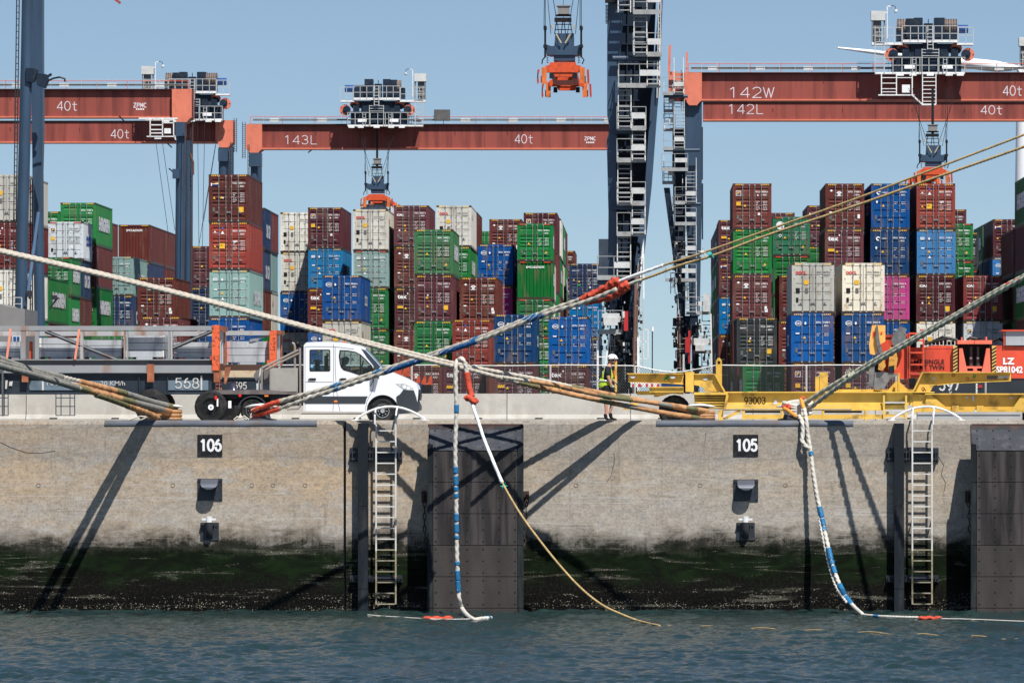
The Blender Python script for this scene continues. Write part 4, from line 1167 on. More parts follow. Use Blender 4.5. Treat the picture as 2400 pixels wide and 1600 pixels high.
t2 = thing('light_pole', P(1528.5, gy(300), 300), 'thin pole with small white lamp between the two stair towers', 'lamp post')
m = MB(); m.tube([P(1528.5, gy(300), 300), P(1529, 772, 300)], .035, 6); m.build('pole', wirem, t2)
m = MB(); m.tube([P(1529, 776, 300), P(1529, 766, 300)], .08, 8); m.build('lamp', whitem, t2)

def clutter(t, x0, x1, y0, y1, Y, n, seed):
    rg = random.Random(seed)
    for mt, k, nm in ((black, n, 'dark_gear'), (navy2, n//2, 'dark_gear'), (ltgrey, n//4, 'small_cabinet'), (galv, n//3, 'pipe_run')):
        for _ in range(max(1, k//6)):
            m = MB()
            for _ in range(6):
                px = rg.uniform(x0, x1); py = rg.uniform(y0, y1); w_ = rg.uniform(1.5, 7); h_ = rg.uniform(2, 14)
                if nm == 'pipe_run':
                    if rg.random() < .5: m.pb(px, py, px+.9, py+rg.uniform(15, 50), Y-.3, .05)
                    else: m.pb(px, py, px+rg.uniform(8, 20), py+.9, Y-.35, .05)
                elif nm == 'small_cabinet': m.pb(px, py, px+w_*.8, py+h_*.4, Y-.25, .2)
                else: m.pb(px, py, px+w_, py+h_, Y-rg.uniform(0,.3), .3)
            m.build(nm, mt, t)
clutter(CR142, 1574, 1596, 560, 965, 361.5, 60, 1); clutter(CR142, 1596, 1662, 745, 965, 361.9, 70, 2)
clutter(CRN, 1484, 1500, 560, 965, Yn-.2, 50, 3); clutter(CRN, 1404, 1484, 700, 965, Yn-.1, 80, 4)
m = MB(); m.pb(1428, 770, 1484, 968, Yn+.9, .8); m.pb(1404, 880, 1430, 968, Yn+1, .6); m.build('machinery_back', black, CRN)
m = MB()
for x0, x1 in ((1500,1508),):
    for y in range(590, 860, 13): m.pbar((x0, y), (x1, y), Yn+.2, .035)
    m.pbar((1508,585),(1506,860),Yn+.2,.05)
m.build('side_ladder', galv, CRN)

# ---- trolleys
def trolley(px, py, Y, mir, lab, D=4.0, under=False):
    O = P(px, py, Y); sg = -1 if mir else 1
    t = thing('crane_trolley', O, lab, 'crane trolley', 'trolleys on the gantry cranes')
    def B(m, u0, u1, z0, z1, y0=0.0, y1=1.0, mi=0):
        a, b = sorted((O.x+sg*u0, O.x+sg*u1)); m.box((a, O.y+y0, O.z+z0), (b, O.y+y1, O.z+z1), mi)
    def V(u, z, y=0.0): return Vector((O.x+sg*u, O.y+y, O.z+z))
    m = MB(); B(m,-2.2,3.5,-.05,.07,-.05,.9); B(m,-1.75,1.75,1.95,2.12,-.05,.9); B(m,-2.75,-1.7,1.80,1.92,0,.9); B(m,1.75,3.7,1.80,1.95,0,.9)
    for u in (-1.9,-1.2,.0,1.1,1.9): B(m,u-.22,u+.22,-.17,.0,-.25,.1)
    m.build('platform', white, t)
    m = MB(); rail(m, V(-2.2,0,-.05), V(3.5,0,-.05), 1.0, 10, .024, 1); rail(m, V(-1.75,2.05,-.05), V(1.75,2.05,-.05), .95, 7, .024, 1)
    rail(m, V(-2.75,1.9), V(-1.8,1.9), 1.0, 2, .024, 1); rail(m, V(1.8,1.9), V(3.7,1.9), 1.0, 4, .024, 1)
    for u in (2.9, 3.5):
        m.bar(V(u,0,-.05), V(u,3.0,-.05), .045)
    for i in range(9): m.bar(V(2.9,.2+i*.3,-.05), V(3.5,.2+i*.3,-.05), .035)
    m.build('railing', galv, t)
    m = MB()
    for u in (-.15,.15): m.bar(V(u*1.2,1.5,-.3), V(u,3.0,-.1), .045)
    for i in range(6): m.bar(V(-.16,1.55+i*.24,-.28), V(.16,1.55+i*.24,-.28), .04)
    for u in (-.55,.52): m.bar(V(u,.0,-.1), V(u,1.55,-.1), .045)
    for z in (1.1,1.3,1.5): m.bar(V(-.55,z,-.1), V(.52,z,-.1), .04)
    for u in (-1.05,.9):
        for i in range(4): m.bar(V(u,.1+i*.25,-.15), V(u+.22,.1+i*.25,-.15), .03)
        m.bar(V(u,0,-.15), V(u,.95,-.15), .035); m.bar(V(u+.22,0,-.15), V(u+.22,.95,-.15), .035)
    m.build('step_ladder', galv, t)
    m = MB(); B(m,-2.0,2.3,.0,1.1,.5,D); B(m,-1.2,1.2,.6,1.75,.3,D-.5); B(m,-1.7,2.4,1.5,1.9,.5,D-.3); B(m,-.45,.45,.2,2.0,.15,1)
    for u in (-1.6,-.9,.7,1.5): B(m,u-.2,u+.25,.9,1.6,.2,.8)
    m.build('machine_frame', navy2, t)
    for u in (-2.4, 2.45):
        m = MB(); c = V(u,1.2,.25)
        m.cyl(c, (0,1,0), .42, .22, 20, 0); m.cyl(c + Vector((sg*.12 if u < 0 else -sg*.12,-.13,.02)), (0,1,0), .30, .1, 18, 1); m.cyl(c + Vector((0,-.2,0)), (0,1,0), .09, .1, 8, 1)
        for a in range(5):
            q = c + Vector((math.cos(a*1.25)*.34,-.12,math.sin(a*1.25)*.34)); m.cyl(q, (0,1,0), .04, .04, 6, 1)
        m.build('sheave', [salmon, navy2], t, smooth=True)
        m = MB(); c = V(u*.70,1.62,.5); m.cyl(c, (.25,.6,.8), .36, .2, 18, 0); m.cyl(c + Vector((0,-.05,-.12)), (.25,.6,.8), .3, .1, 16, 1); m.build('sheave', [salmon, navy2], t, smooth=True)
    m = MB()
    for u0, u1, z1 in ((-.95,-.3,3.55),(.45,1.0,3.55),(1.0,1.5,3.5)): B(m,u0,u1,2.1,z1,.4,1.5)
    B(m,-.2,.35,2.1,3.2,.5,1.3); B(m,.05,.1,3.2,3.5,.8,.9); B(m,-1.75,-.95,2.1,3.1,.6,1.6); B(m,1.5,2.1,2.1,2.9,.6,1.6)
    m.build('winch_housing', navy2, t)
    m = MB(); c = V(-1.2,2.75,.9) if not mir else V(-1.0,2.9,.9)
    for u in ((-1.2,1.5) if mir else (1.65,)):
        q = V(u,3.0,1.0); m.cyl(q, (1,0,0), .50, 1.1 if mir else .3, 18)
        for i in range(7 if mir else 2): m.cyl(q + Vector((sg*(-.5+i*.165),0,0)), (1,0,0), .52, .04, 18, 1)
    m.build('rope_drum', [mat('drum_rust', (.16,.12,.10), .6, var=.4), wirem], t, smooth=True)
    m = MB(); m.cyl(V(-2.05,2.85,.8), (1,0,0), .27, .8, 14); m.build('motor', blue_m, t, smooth=True)
    m = MB(); B(m,2.85,3.75,3.35,3.95,-.1,.7); m.build('cabinet', ltgrey, t)
    m = MB(); B(m,3.1,3.6,2.0,3.36,.1,.6); B(m,2.85,2.95,2.0,3.36,0,.1); m.bar(V(3.68,2.0),V(3.68,3.4),.06); m.build('cabinet_support', mat('grey_louvre', (.13,.13,.13), .6), t)
    m = MB(); m.bar(V(2.72,2.2),V(2.72,4.05),.05); m.bar(V(2.72,3.85),V(2.9,3.85),.06); m.bar(V(2.72,3.95),V(2.72,4.25),.07); m.bar(V(2.72,4.25),V(2.5,4.25),.07)
    m.build('camera_mast', white, t)
    m = MB(); m.tube([V(2.5,4.25),V(2.35,4.3),V(2.22,4.22),V(2.18,4.05)], .025, 6); m.build('camera_arm', wirem, t)
    m = MB(); m.cyl(V(2.18,3.98), (0,0,1), .11, .14, 12); m.sphere(V(2.18,3.9), .10, 10); m.build('camera', white, t, smooth=True)
    for u in (-1.1, 1.3):
        m = MB(); B(m,u-.32,u+.34,.28,.52,-.16,-.08); m.build('floodlight', whitem, t)
    if under:
        m = MB()
        for a, b in (((-1.15,0),(-1.15,-1.9)), ((-.05,0),(-.05,-1.9))):
            pass
        for u in (1.15, 2.15, 3.1): m.bar(V(u,0,-.3), V(u,-1.4,-.3), .07)
        for z in (-.3,-.65,-1.0,-1.2,-1.4): m.bar(V(2.15,z,-.3), V(3.1,z,-.3), .05)
        m.bar(V(1.15,-.3,-.3),V(2.15,-.3,-.3),.05); m.bar(V(1.0,-1.4,-.3),V(3.3,-1.4,-.3),.08); m.bar(V(1.15,-1.4,-.3),V(.5,-2.0,-.3),.09)
        B(m,1.3,1.8,-1.25,-.75,-.4,-.2); B(m,-.35,.55,-2.05,-1.95,-.4,.3)
        for u in (-.35,.5): m.bar(V(u,-.1,-.35), V(u,-2.0,-.35), .06)
        for i in range(7): m.bar(V(-.35,-.3-i*.25,-.35), V(.5,-.3-i*.25,-.35), .045)
        m.build('hanging_cage', white, t)
    return t, V

def spreader(px, pyb, Y, ztop, lab, sp=1.0, down=True):
    """orange spreader under a dark head block, hung from wires that end at height ztop"""
    O = P(px, pyb, Y)
    t = thing('container_spreader', O, lab, 'spreader', 'orange spreaders hanging from cranes')
    def V(u, z, y=0.0): return Vector((O.x+u, O.y+y, O.z+z))
    def B(m, u0, u1, z0, z1, y0, y1, mi=0): m.box((O.x+u0, O.y+y0, O.z+z0), (O.x+u1, O.y+y1, O.z+z1), mi)
    L = 12.0
    m = MB()
    def pl(pts, y, d, mi=0): m.plate([(O.x+a, O.z+b) for a, b in pts], [], O.y+y, d, mi, px=False)
    for y0 in (0.0, L-.35):       # the two end beams
        pl([(-.62,1.62),(.60,1.62),(.62,1.50),(.85,1.45),(.85,1.15),(-.85,1.15),(-.85,1.45),(-.66,1.50)], y0, .35)
        pl([(-.5,1.16),(.5,1.16),(.42,.95),(-.38,.95)], y0+.05, .25)
    B(m,-.62,-.30,1.18,1.50,.3,L-.3); B(m,.30,.62,1.18,1.50,.3,L-.3); B(m,-.4,.4,1.0,1.45,L*.32,L*.68)
    m.build('frame', orange, t)
    for y0 in (0.0, L-.1):
        for s in (-1, 1):
            m = MB(); u = s*.90
            m.plate([(O.x+u-.13,O.z+1.38),(O.x+u+.13,O.z+1.38),(O.x+u+.11,O.z+.62),(O.x+u-.11,O.z+.62)], [], O.y-.12+y0, .14, px=False)
            m.build('guide_arm', mat('arm_orange', (.66,.16,.04), .5, dirt=(.15,.06,.03), damt=.5, dscale=6), t)
            m = MB(); m.plate([(O.x+s*1.16-.05,O.z+1.28),(O.x+s*1.16+.05,O.z+1.28),(O.x+s*1.24,O.z+.70),(O.x+s*1.20,O.z+.58),(O.x+s*1.14,O.z+.70)], [], O.y-.05+y0, .14, px=False)
            m.build('flipper', mat('flipper_red', (.42,.045,.03), .5), t)
            m = MB(); B(m, s*.98-.08, s*.98+.08, .66, .98, y0+.03, y0+.2); B(m, s*.55-.1, s*.55+.1, .85, 1.12, y0-.06, y0-.005); m.build('twistlock_housing', black, t)
    # head block
    m = MB(); yc = L*.0+.1
    m.plate([(O.x-.82,O.z+2.48),(O.x-.60,O.z+2.40),(O.x+.62,O.z+2.40),(O.x+.85,O.z+2.48),(O.x+.80,O.z+2.05),(O.x+.70,O.z+1.98),(O.x-.62,O.z+1.98),(O.x-.80,O.z+2.05)], [], O.y+yc, 1.6, px=False)
    m.plate([(O.x-.42,O.z+2.40),(O.x+.50,O.z+2.40),(O.x+.50,O.z+3.0),(O.x-.38,O.z+3.0)], [], O.y+yc+.1, 1.2, px=False)
    B(m,-.45,.55,1.72,1.98,.2,1.6)
    m.build('head_block', navy, t)
    m = MB()
    for s in (-1, 1):
        m.tube([V(s*.85,1.85), V(s*.85,3.35)], .055, 6); B(m, s*.85-.09, s*.85+.09, 2.3, 2.45, -.1, .1); B(m, s*.85-.08, s*.85+.08, 3.15, 3.3, -.1, .1)
        for i in range(5): m.tube([V(s*.78,1.95-i*.08), V(s*.70,1.91-i*.08)], .02, 4)
        m.tube([V(s*.95-.06,1.55,.2),V(s*.98,1.75,.2),V(s*.85,1.9,.2)], .03, 5)
    for z in (3.0,3.2,3.45,3.62):
        w_ = .42-.06*(z-3); m.bar(V(-w_,z,.6), V(w_,z,.6), .04)
    for s in (-1, 1):
        m.bar(V(s*.42,3.0,.6), V(s*.30,3.7,.6), .04); m.bar(V(s*.1,3.0,.6), V(s*.02,3.7,.6), .04)
    B(m,-.42,.38,3.58,3.75,.3,1.0); B(m,-.38,.38,3.85,3.9,.3,1.0)
    m.bar(V(.0,3.6,.6), V(.0,ztop-O.z,.6), .16 if down else .02)
    m.build('cable_tower', black, t)
    m = MB(); B(m,-.26,.28,3.92,4.28,.25,.8); B(m,-.32,.34,4.28,4.33,.2,.9); m.build('junction_box', mat('junction_grey', (.22,.21,.20), .6), t)
    m = MB(); h = ztop - O.z
    for s in (-1, 1):
        m.tube([V(s*.85,3.3), V(s*(.95 if down else .85),h)], .018, 4); m.tube([V(s*.85-.06,3.3), V(s*.80,h)], .014, 4)
        m.tube([V(s*.12,2.5,0), V(s*1.55,h)], .016, 4); m.tube([V(s*.58,2.95,0), V(s*1.3,h)], .014, 4)
    m.build('hoist_wire', wirem, t)
    m = MB()
    for s in (-1, 1): m.tube([V(s*.10,2.52,-.05), V(s*.34,2.95,-.05)], .045, 6); m.tube([V(s*.48,3.2,-.05), V(s*.58,3.4,-.05)], .04, 6)
    m.build('rope_socket', mat('socket_tan', (.42,.36,.25), .5), t)
    return t
trolley(451, 281, 419, True, 'trolley at the right end of the left crane, with white cabinet and camera')
trolley(883, 295, 430, False, 'trolley with white railings on the middle 143L girder')
trolley(2180, 172, 361, True, 'big trolley with rope drums on the right 142 crane', under=True)
trolley(2516, 222, 392, True, 'trolley cut off by the right frame edge, only its cabinet showing')
spreader(1320, 227, 268.5, 26.0, 'orange spreader hanging empty against the sky left of the stair tower', down=False)
spreader(883, 505, 430.4, 21.7, 'orange spreader on the white container under the middle crane')
spreader(2187, 452, 359.2, 20.5, 'orange spreader on the brick-red container under the right crane')
# loose wires beneath the left crane trolley
t = thing('hoist_wires', P(440, 400, 400), 'thin dark hoist wires hanging from the left crane trolley', 'wires')
m = MB()
for a, b in (((365,330),(396,560)),((380,330),(410,540)),((463,280),(467,640)),((480,280),(474,600)),((505,340),(452,660)),((512,300),(477,520)),((452,300),(450,700))):
    m.tube([P(*a,402), P(*b,402)], .018, 4)
m.build('wires', wirem, t)

# ---- wind turbine far behind
t = thing('wind_turbine', P(2402, gy(1400), 1400), 'white wind turbine mostly hidden behind the right crane', 'wind turbine')
m = MB(); m.tube([P(2402, gy(1400), 1400), P(2402, 160, 1400)], [3.2, 2.0], 24); m.build('tower', mat('turbine_white', (.8,.81,.82), .35, var=.02), t, smooth=True)
def blade(x0, y0, x1, y1):
    m = MB(); a = P(x0, y0, 1397); b = P(x1, y1, 1397); vs = []; n = 14
    d = (b-a); u = Vector((-d.z, 0, d.x)).normalized()
    for i in range(n+1):
        k = i/n; wd = (2.0*math.sin(min(1, k*5)*math.pi/2)*(1-k*.86))*.85; th = .5*(1-k)+.08
        c = a + d*k
        vs += [c + u*wd*1.25, c + Vector((0,-th,0)) , c - u*wd*.75, c + Vector((0,th,0))]
    fs = []
    for i in range(n):
        for j in range(4): fs.append((i*4+j, i*4+(j+1)%4, i*4+4+(j+1)%4, i*4+4+j))
    m.add(vs, fs); m.build('blade', MATS['turbine_white'], t, smooth='all')
blade(2402, 160, 1964, 112); blade(2402, 160, 2580, 562); blade(2402,160,2660,-195)
m = MB(); m.cyl(P(2402,160,1398), (0,1,0), 1.9, 6, 16); m.build('hub', MATS['turbine_white'], t, smooth=True)
# ================================================================ apron: barrier, fence, vehicles
YB = 190.0
prof = [(0,0),(0,.10),(.16,.24),(.22,.92),(.40,.92),(.46,.24),(.62,.10),(.62,0)]
edges = [-260, 60, 330, 620, 905, 1188, 1478, 1765, 2052, 2340, 2640]
names = ['left of the frame edge','under the long trailer at the left edge','behind the trailer wheel under 568','behind the rear wheels of the van','below the white van cab',
         'behind the hanging white braided rope','under the orange sleeved ropes left of the worker','behind the worker and yellow trailer nose','behind the 93003 number','behind the right arched rail','at the right frame edge']
ebs = edges
for i, (a, b) in enumerate(zip(ebs[:-1], ebs[1:])):
    t = thing('concrete_barrier', ((X(a,YB)+X(b,YB))/2, YB, ZD), 'low pale concrete barrier block ' + names[i+1], 'barrier', 'concrete barrier blocks along the apron')
    m = MB(); x0, x1 = X(a, YB)+.012, X(b, YB)-.012
    n = len(prof); zt = Zp(922, YB) - ZD
    vs = [(x, YB + y, ZD + z*zt/.92) for x in (x0, x1) for y, z in prof]
    m.add(vs, [(i_, i_+1, i_+1+n, i_+n) for i_ in range(n-1)] + [tuple(range(n))[::-1], tuple(range(n, 2*n))])
    o = m.build('barrier_block', barm, t)
    m = MB(); 
    for px in ((a+b)/2 - 70, (a+b)/2 + 75): m.pb(px-9, 978.5, px+9, 980, YB-.02, .03)
    m.build('lifting_slot', black, t)
# fence on the barrier
t = thing('chain_link_fence', (X(1500, 191), 191, ZD), 'chain link fence with sagging top rail above the concrete barrier', 'fence')
Yf = 190.9; yt = 855
def toprail(px):
    if 1492 < px < 1600: return 857 + 15*math.sin(math.pi*(px-1492)/190)
    if 1600 <= px < 1680: return 871 - 15*(px-1600)/80
    return 856 - .8*math.sin(px*.02)
m = MB(); pts = [P(px, toprail(px), Yf) for px in range(600, 2440, 20)]; m.tube(pts, .020, 6); m.build('top_rail', galv, t, smooth=True)
for px in (640, 965, 1290, 1488, 1602, 1686, 1890, 2100, 2310):
    m = MB(); m.tube([P(px, 980, Yf), P(px, 830 if px == 1602 else 856, Yf)], .035, 6); m.build('post', galv, t)
m = MB(); x0, x1 = X(600, Yf), X(2440, Yf); z0 = Zp(940, Yf); st = .082
nn = int((x1-x0)/st) + 20
for i in range(-14, nn):
    for s in (1, -1):
        # one straight wire rising at 50 degrees, clipped to the fence panel
        xs_ = x0 + i*st; pts = []
        H_ = Zp(856, Yf) - z0; dx = H_/1.25
        a = Vector((xs_, Yf + .008*s, z0)); b = Vector((xs_ + s*dx, Yf + .008*s, z0+H_))
        if max(a.x, b.x) < x0 or min(a.x, b.x) > x1: continue
        pxa = CX + a.x*F/Yf; pxb = CX + b.x*F/Yf
        if s < 0 and False: pass
        # lower the top where the rail sags
        tz = Zp(toprail(min(max((pxb), 600), 2439)), Yf)
        b = a.lerp(b, (tz - z0)/H_)
        m.bar(a, b, .010)
m.build('wire_mesh', mat('fence_wire', (.07,.07,.068), .5, .2), t)

# ---------------- left trailer chain and its load
Yt = 181.0
steel = mat('weathered_grey_steel', (.26,.27,.28), .5, .1, var=.1, scale=1, dirt=(.25,.10,.04), damt=.75, dscale=1.6, streak=2, thr=.60)
steeld = mat('dark_grey_web', (.085,.09,.095), .55, var=.15)
rusty = mat('rusty_grey_steel', (.36,.36,.36), .6, var=.1, dirt=(.25,.10,.035), damt=.9, dscale=2.2, streak=3, thr=.50)
chippo = mat('chipped_orange', (.68,.12,.045), .55, var=.1, dirt=(.03,.028,.028), damt=.95, dscale=11, thr=.50)
rustbr = mat('rust_brown', (.25,.085,.045), .7, var=.3, dirt=(.5,.22,.12), damt=.5, dscale=3)
pinkp = mat('faded_orange', (.72,.26,.17), .6, var=.12)
trail = mat('trailer_dark_blue', (.020,.029,.042), .5, var=.2, dirt=(.05,.06,.07), damt=.5, dscale=1.2)
panelb = mat('trailer_panel_blue', (.12,.165,.21), .5, var=.15, dirt=(.04,.05,.06), damt=.5, dscale=2)
def wheel(t, px, py, rpx, Y, wd=.4, hub=None, dual=False, name='wheel'):
    r = rpx*Y/F; c = P(px, py, Y)
    pr = [(.55,.0),(.62,.02),(.86,.0),(.96,.03),(1,.09),(1,wd-.09),(.96,wd-.03),(.86,wd),(.55,wd)]
    n = 40; m = MB(); vs = []
    for i in range(n):
        a = 2*math.pi*i/n; k = 1 - (.018 if i % 2 else 0)
        for q, y in pr: rr = r*q*(k if q > .9 else 1); vs.append((c.x+rr*math.cos(a), Y+y, c.z+rr*math.sin(a)))
    q = len(pr); m.add(vs, [(i*q+j, i*q+j+1, ((i+1)%n)*q+j+1, ((i+1)%n)*q+j) for i in range(n) for j in range(q-1)])
    w_ = m.build(name, rubber, t, smooth=True)
    m = MB(); 
    m.tube([(c.x, Y+.06, c.z), (c.x, Y+wd-.05, c.z)], [r*.56, r*.56], 24)
    for rr in (.50,): ring(m, c.x, c.z, r*.56, r*rr, Y+.012, 1, 24)
    m.tube([(c.x, Y-.02, c.z), (c.x, Y+.08, c.z)], [r*.16, r*.24], 14, 1)
    for i in range(8):
        a = i*math.pi/4; m.tube([(c.x+r*.34*math.cos(a), Y+.03, c.z+r*.34*math.sin(a)), (c.x+r*.34*math.cos(a), Y+.07, c.z+r*.34*math.sin(a))], .02, 6, 1)
    m.build('rim', [black, hub or greym], w_ if False else t)
    return w_

t = thing('terminal_trailer', P(200, 990, Yt), 'long dark blue terminal trailer marked 568 and MAX 120 TON at the left', 'trailer', 'terminal trailers on the apron')
m = MB(); m.pb(-260, 877, 504, 921, Yt+.05, .25); m.pb(-260, 874, 500, 879, Yt-.05, 2.4); m.pb(-260, 918, 500, 924, Yt, .5); m.pb(-260, 877, 504, 921, Yt+2.1, .25)
for px in (-150, 10, 325, 392): m.pb(px, 879, px+2, 919, Yt-.02, .1)
m.build('chassis_beam', trail, t)
for q_ in ([(68,905),(74,892),(272,892),(266,914),(70,914)], [(393,891),(488,891),(488,914),(393,914)], [(-40,891),(-4,891),(-4,913),(-40,913)]):
    m = MB(); m.plate(q_, [], Yt+.02, .03); m.build('side_panel', panelb, t)
m = MB(); ptext(m, 'MAX 120 TON – 20 KM/h', 110, 892.5, 293, 903, Yt+.005, 0, .0); stroke_text(m, '568', 411, 886, 466, 909, Yt+.005, .04); m.pb(470, 880, 474, 914, Yt+.0, .01); m.pb(98,892,103,914,Yt+.0,.01)
m.add([tuple(P(x, y, Yt+.005)) for x, y in ((13,891),(18,891),(16,911),(12,911))], [(0,1,2,3)]); m.add([tuple(P(x, y, Yt+.005)) for x, y in ((22,894),(30,893),(28,904),(21,904))], [(0,1,2,3)])
m.build('lettering', mat('faded_lettering', (.48,.48,.46), .6), t)
wheel(t, 355, 951, 41, Yt-.15, .5, navy2); wheel(t, 372, 951, 38, Yt+1.6, .4, navy2); wheel(t, -150, 951, 41, Yt-.15, .5, navy2)
for lx, wd in ((130, 44), (-24, 42)):
    m = MB()
    for dx in (0, 12, 33, wd): m.pb(lx+dx, 922, lx+dx+1.8, 974, Yt-.02, .05)
    for py in (931, 951, 972): m.pb(lx, py, lx+wd+1.8, py+2, Yt-.01, .05)
    m.build('step_frame', mat('step_blue', (.012,.022,.05), .5), t)
m = MB(); m.pb(4, 845, 8, 975, Yt-.3, .06); m.build('stake', steeld, t)

t = thing('flat_rack', P(180, 874, Yt), 'long grey steel lattice flat rack with chipped orange end post', 'flat rack', 'steel flat racks loaded with weights')
m = MB(); m.pb(-260, 763.5, 498, 774, Yt-.1, .18); m.build('top_rail', steel, t)
m = MB(); m.pb(-260, 776, 505, 787, Yt+2.3, .15); m.build('rear_rail', rusty, t)
m = MB(); m.pb(-260, 843, 500, 855.5, Yt+.02, .3, 1); m.pb(-260, 841.5, 500, 844, Yt-.08, 2.5, 0); m.pb(-260, 855.5, 500, 873.5, Yt-.1, .4, 0); m.build('base_beam', [steel, steeld], t)
for a, b in ((48,60),(82,91),(188,195),(290,294),(296,300),(394,398),(400,404),(-120,-110)):
    m = MB(); m.pb(a, 774, b, 842, Yt-.08, .14); m.build('upright', rusty if a in (188,290,400) else steel, t)
for p, q in (((106,775),(274,842)), ((505,772),(404,815)), ((-20,842),(-110,776))):
    m = MB(); m.pbar(p, q, Yt-.02, .03, .14, 0); m.pbar((p[0], p[1]+1), (q[0], q[1]+1), Yt+.02, .12, .05, 1); m.build('diagonal_brace', [steel, steeld], t)
for p, q in (((25,770),(16,841)), ((186,771),(176,842))):
    m = MB(); m.pbar(p, q, Yt-.2, .07, .06); m.build('orange_stake', pinkp, t)
m = MB(); m.pb(69, 800, 76, 842, Yt+.3, .1); m.build('orange_stake', orange, t)
for a, b in ((345,361),(51,66)):
    m = MB(); m.pb(a, 853 if a > 99 else 862, b, 895, Yt-.16, .1); m.build('hanger_bracket', rustbr, t)
m = MB(); m.pb(497, 762, 514, 868, Yt-.14, .32); m.pb(492, 834, 498, 843, Yt-.1, .2); m.build('end_post', chippo, t)
m = MB(); m.pb(523, 765, 528, 856, Yt+2.3, .2); m.plate([(513,764),(524,764),(524,776),(513,772)],[],Yt+.4,1.8); m.build('rear_end_post', rustbr, t)
m = MB(); m.pb(515, 772, 518, 852, Yt+.6, .15); m.pb(519.5, 770, 522.5, 852, Yt+1.4, .15); m.build('end_strut', mat('pale_strut', (.40,.45,.46), .5), t)
m = MB(); m.plate([(500,855),(516,855),(515,896),(501,896)], [], Yt-.1, .25); m.plate([(527,860),(541,860),(529,900),(525,898)], [], Yt-.05, .2); m.pb(501, 874, 515, 895, Yt-.14, .05); m.build('end_bracket', rustbr, t)
for a in (503, 515): pass

weightm = mat('grey_block', (.40,.42,.45), .6, .05, var=.12, scale=3, dirt=(.17,.18,.19), damt=.6, dscale=5, streak=3)
def weights(x0, x1, yt_, yb, Y, lab, n=3, edge=None, mark=None):
    t = thing('block_stack', P((x0+x1)/2, yb, Y), lab, 'weight blocks', 'stacks of grey ballast slabs on the flat racks')
    h = (yb-5-yt_)/n
    for i in range(n):
        m = MB(); m.pb(x0, yt_+i*h+.7, x1, yt_+(i+1)*h-.5, Y, 1.6)
        m.build('slab', weightm, t)
        if edge:
            m = MB(); m.pb(x0-.4, yt_+i*h+.9, x0+5, yt_+(i+1)*h-.7, Y-.012, .2); m.pb(x1-5, yt_+i*h+.9, x1+.4, yt_+(i+1)*h-.7, Y-.012, .2); m.build('painted_end', edge, t)
    m = MB(); m.pb(x0+2, yb-5.5, x0+24, yb, Y+.03, 1.4, 0)
    w_ = x1-x0
    m = MB(); m.pb(x0+w_*.30, yb-5.2, x0+w_*.70, yb, Y, 1.5); m.pb(x0, yb-5.2, x0+3, yb, Y, 1.5); m.pb(x1-3, yb-5.2, x1, yb, Y, 1.5); m.build('foot', weightm, t)
    if mark:
        m = MB(); ptext(m, mark[0], *mark[1], Y-.01, 0, .0); m.build('chalk_mark', mat('chalk', (.6,.6,.6), .9), t)
whe = mat('pale_edge', (.66,.65,.58), .6)
weights(-60, 47, 800, 842, Yt+.5, 'grey slab stack at the left frame edge of the rack')
weights(92, 184, 791, 842, Yt+.5, 'grey slab stack under the long diagonal brace', edge=whe)
weights(196, 285, 796, 842, Yt+.5, 'grey slab stack between the orange stake and the chalked stack')
weights(291, 386, 786, 842, Yt+.3, 'grey slab stack with chalked top slab and white ends', edge=whe, mark=('UNIX', (328, 789, 365, 799)))
weights(408, 496, 801, 843, Yt+.5, 'grey slab stack beside the chipped orange end post')

Y2 = 184.0
t = thing('terminal_trailer', P(560, 990, Y2), 'short dark blue trailer part marked 595 behind the van deck', 'trailer', 'terminal trailers on the apron')
m = MB(); m.pb(519, 885, 640, 920, Y2, .3); m.pb(519, 884, 690, 888, Y2-.05, 2.0); m.build('chassis_beam', trail, t)
m = MB(); stroke_text(m, '595', 549, 896, 578, 911, Y2-.01, .03); m.build('lettering', MATS['faded_lettering'], t)
wheel(t, 530, 953, 36, Y2+.1, .4, black)
m = MB(); m.pb(560, 920, 680, 926, Y2, 1.5); m.build('rear_sill', trail, t)
t = thing('flat_rack', P(580, 884, Y2), 'shorter rusty flat rack with chipped orange corner post behind the van', 'flat rack', 'steel flat racks loaded with weights')
m = MB(); m.pb(528, 775, 634, 785.5, Y2+.2, .15); m.build('top_rail', rusty, t)
m = MB(); m.pb(515, 854, 640, 868, Y2+.05, .3, 1); m.build('base_beam', [steel, mat('brown_web', (.07,.04,.03), .6)], t)
m = MB(); m.pb(515, 868, 612, 884, Y2, .3); m.build('rusty_sill', mat('rusty_cream', (.52,.43,.30), .6, var=.12, dirt=(.28,.12,.05), damt=.8, dscale=3, thr=.45), t)
m = MB(); m.pb(632, 774, 648, 858, Y2-.1, .3); m.plate([(626,843),(640,843),(644,858),(626,858)],[],Y2-.12,.2); m.build('end_post', chippo, t)
m = MB(); m.pb(656, 775, 661, 858, Y2+2.2, .2); m.pb(646, 774, 658, 783, Y2+.3, 2); m.build('rear_end_post', rustbr, t)
m = MB(); m.pb(649, 785, 652, 856, Y2+.8, .1); m.pb(653, 783, 655, 856, Y2+1.5, .1); m.build('end_strut', MATS['pale_strut'], t)
m = MB(); m.pb(538, 786, 543, 800, Y2+.3, .1); m.pbar((628,786),(585,799),Y2+.3,.08); m.build('brace', steel, t)
weights(532, 630, 799, 854, Y2+.3, 'grey slab stack with orange ends marked R', edge=pinkp, mark=('R', (580, 802, 590, 812)))

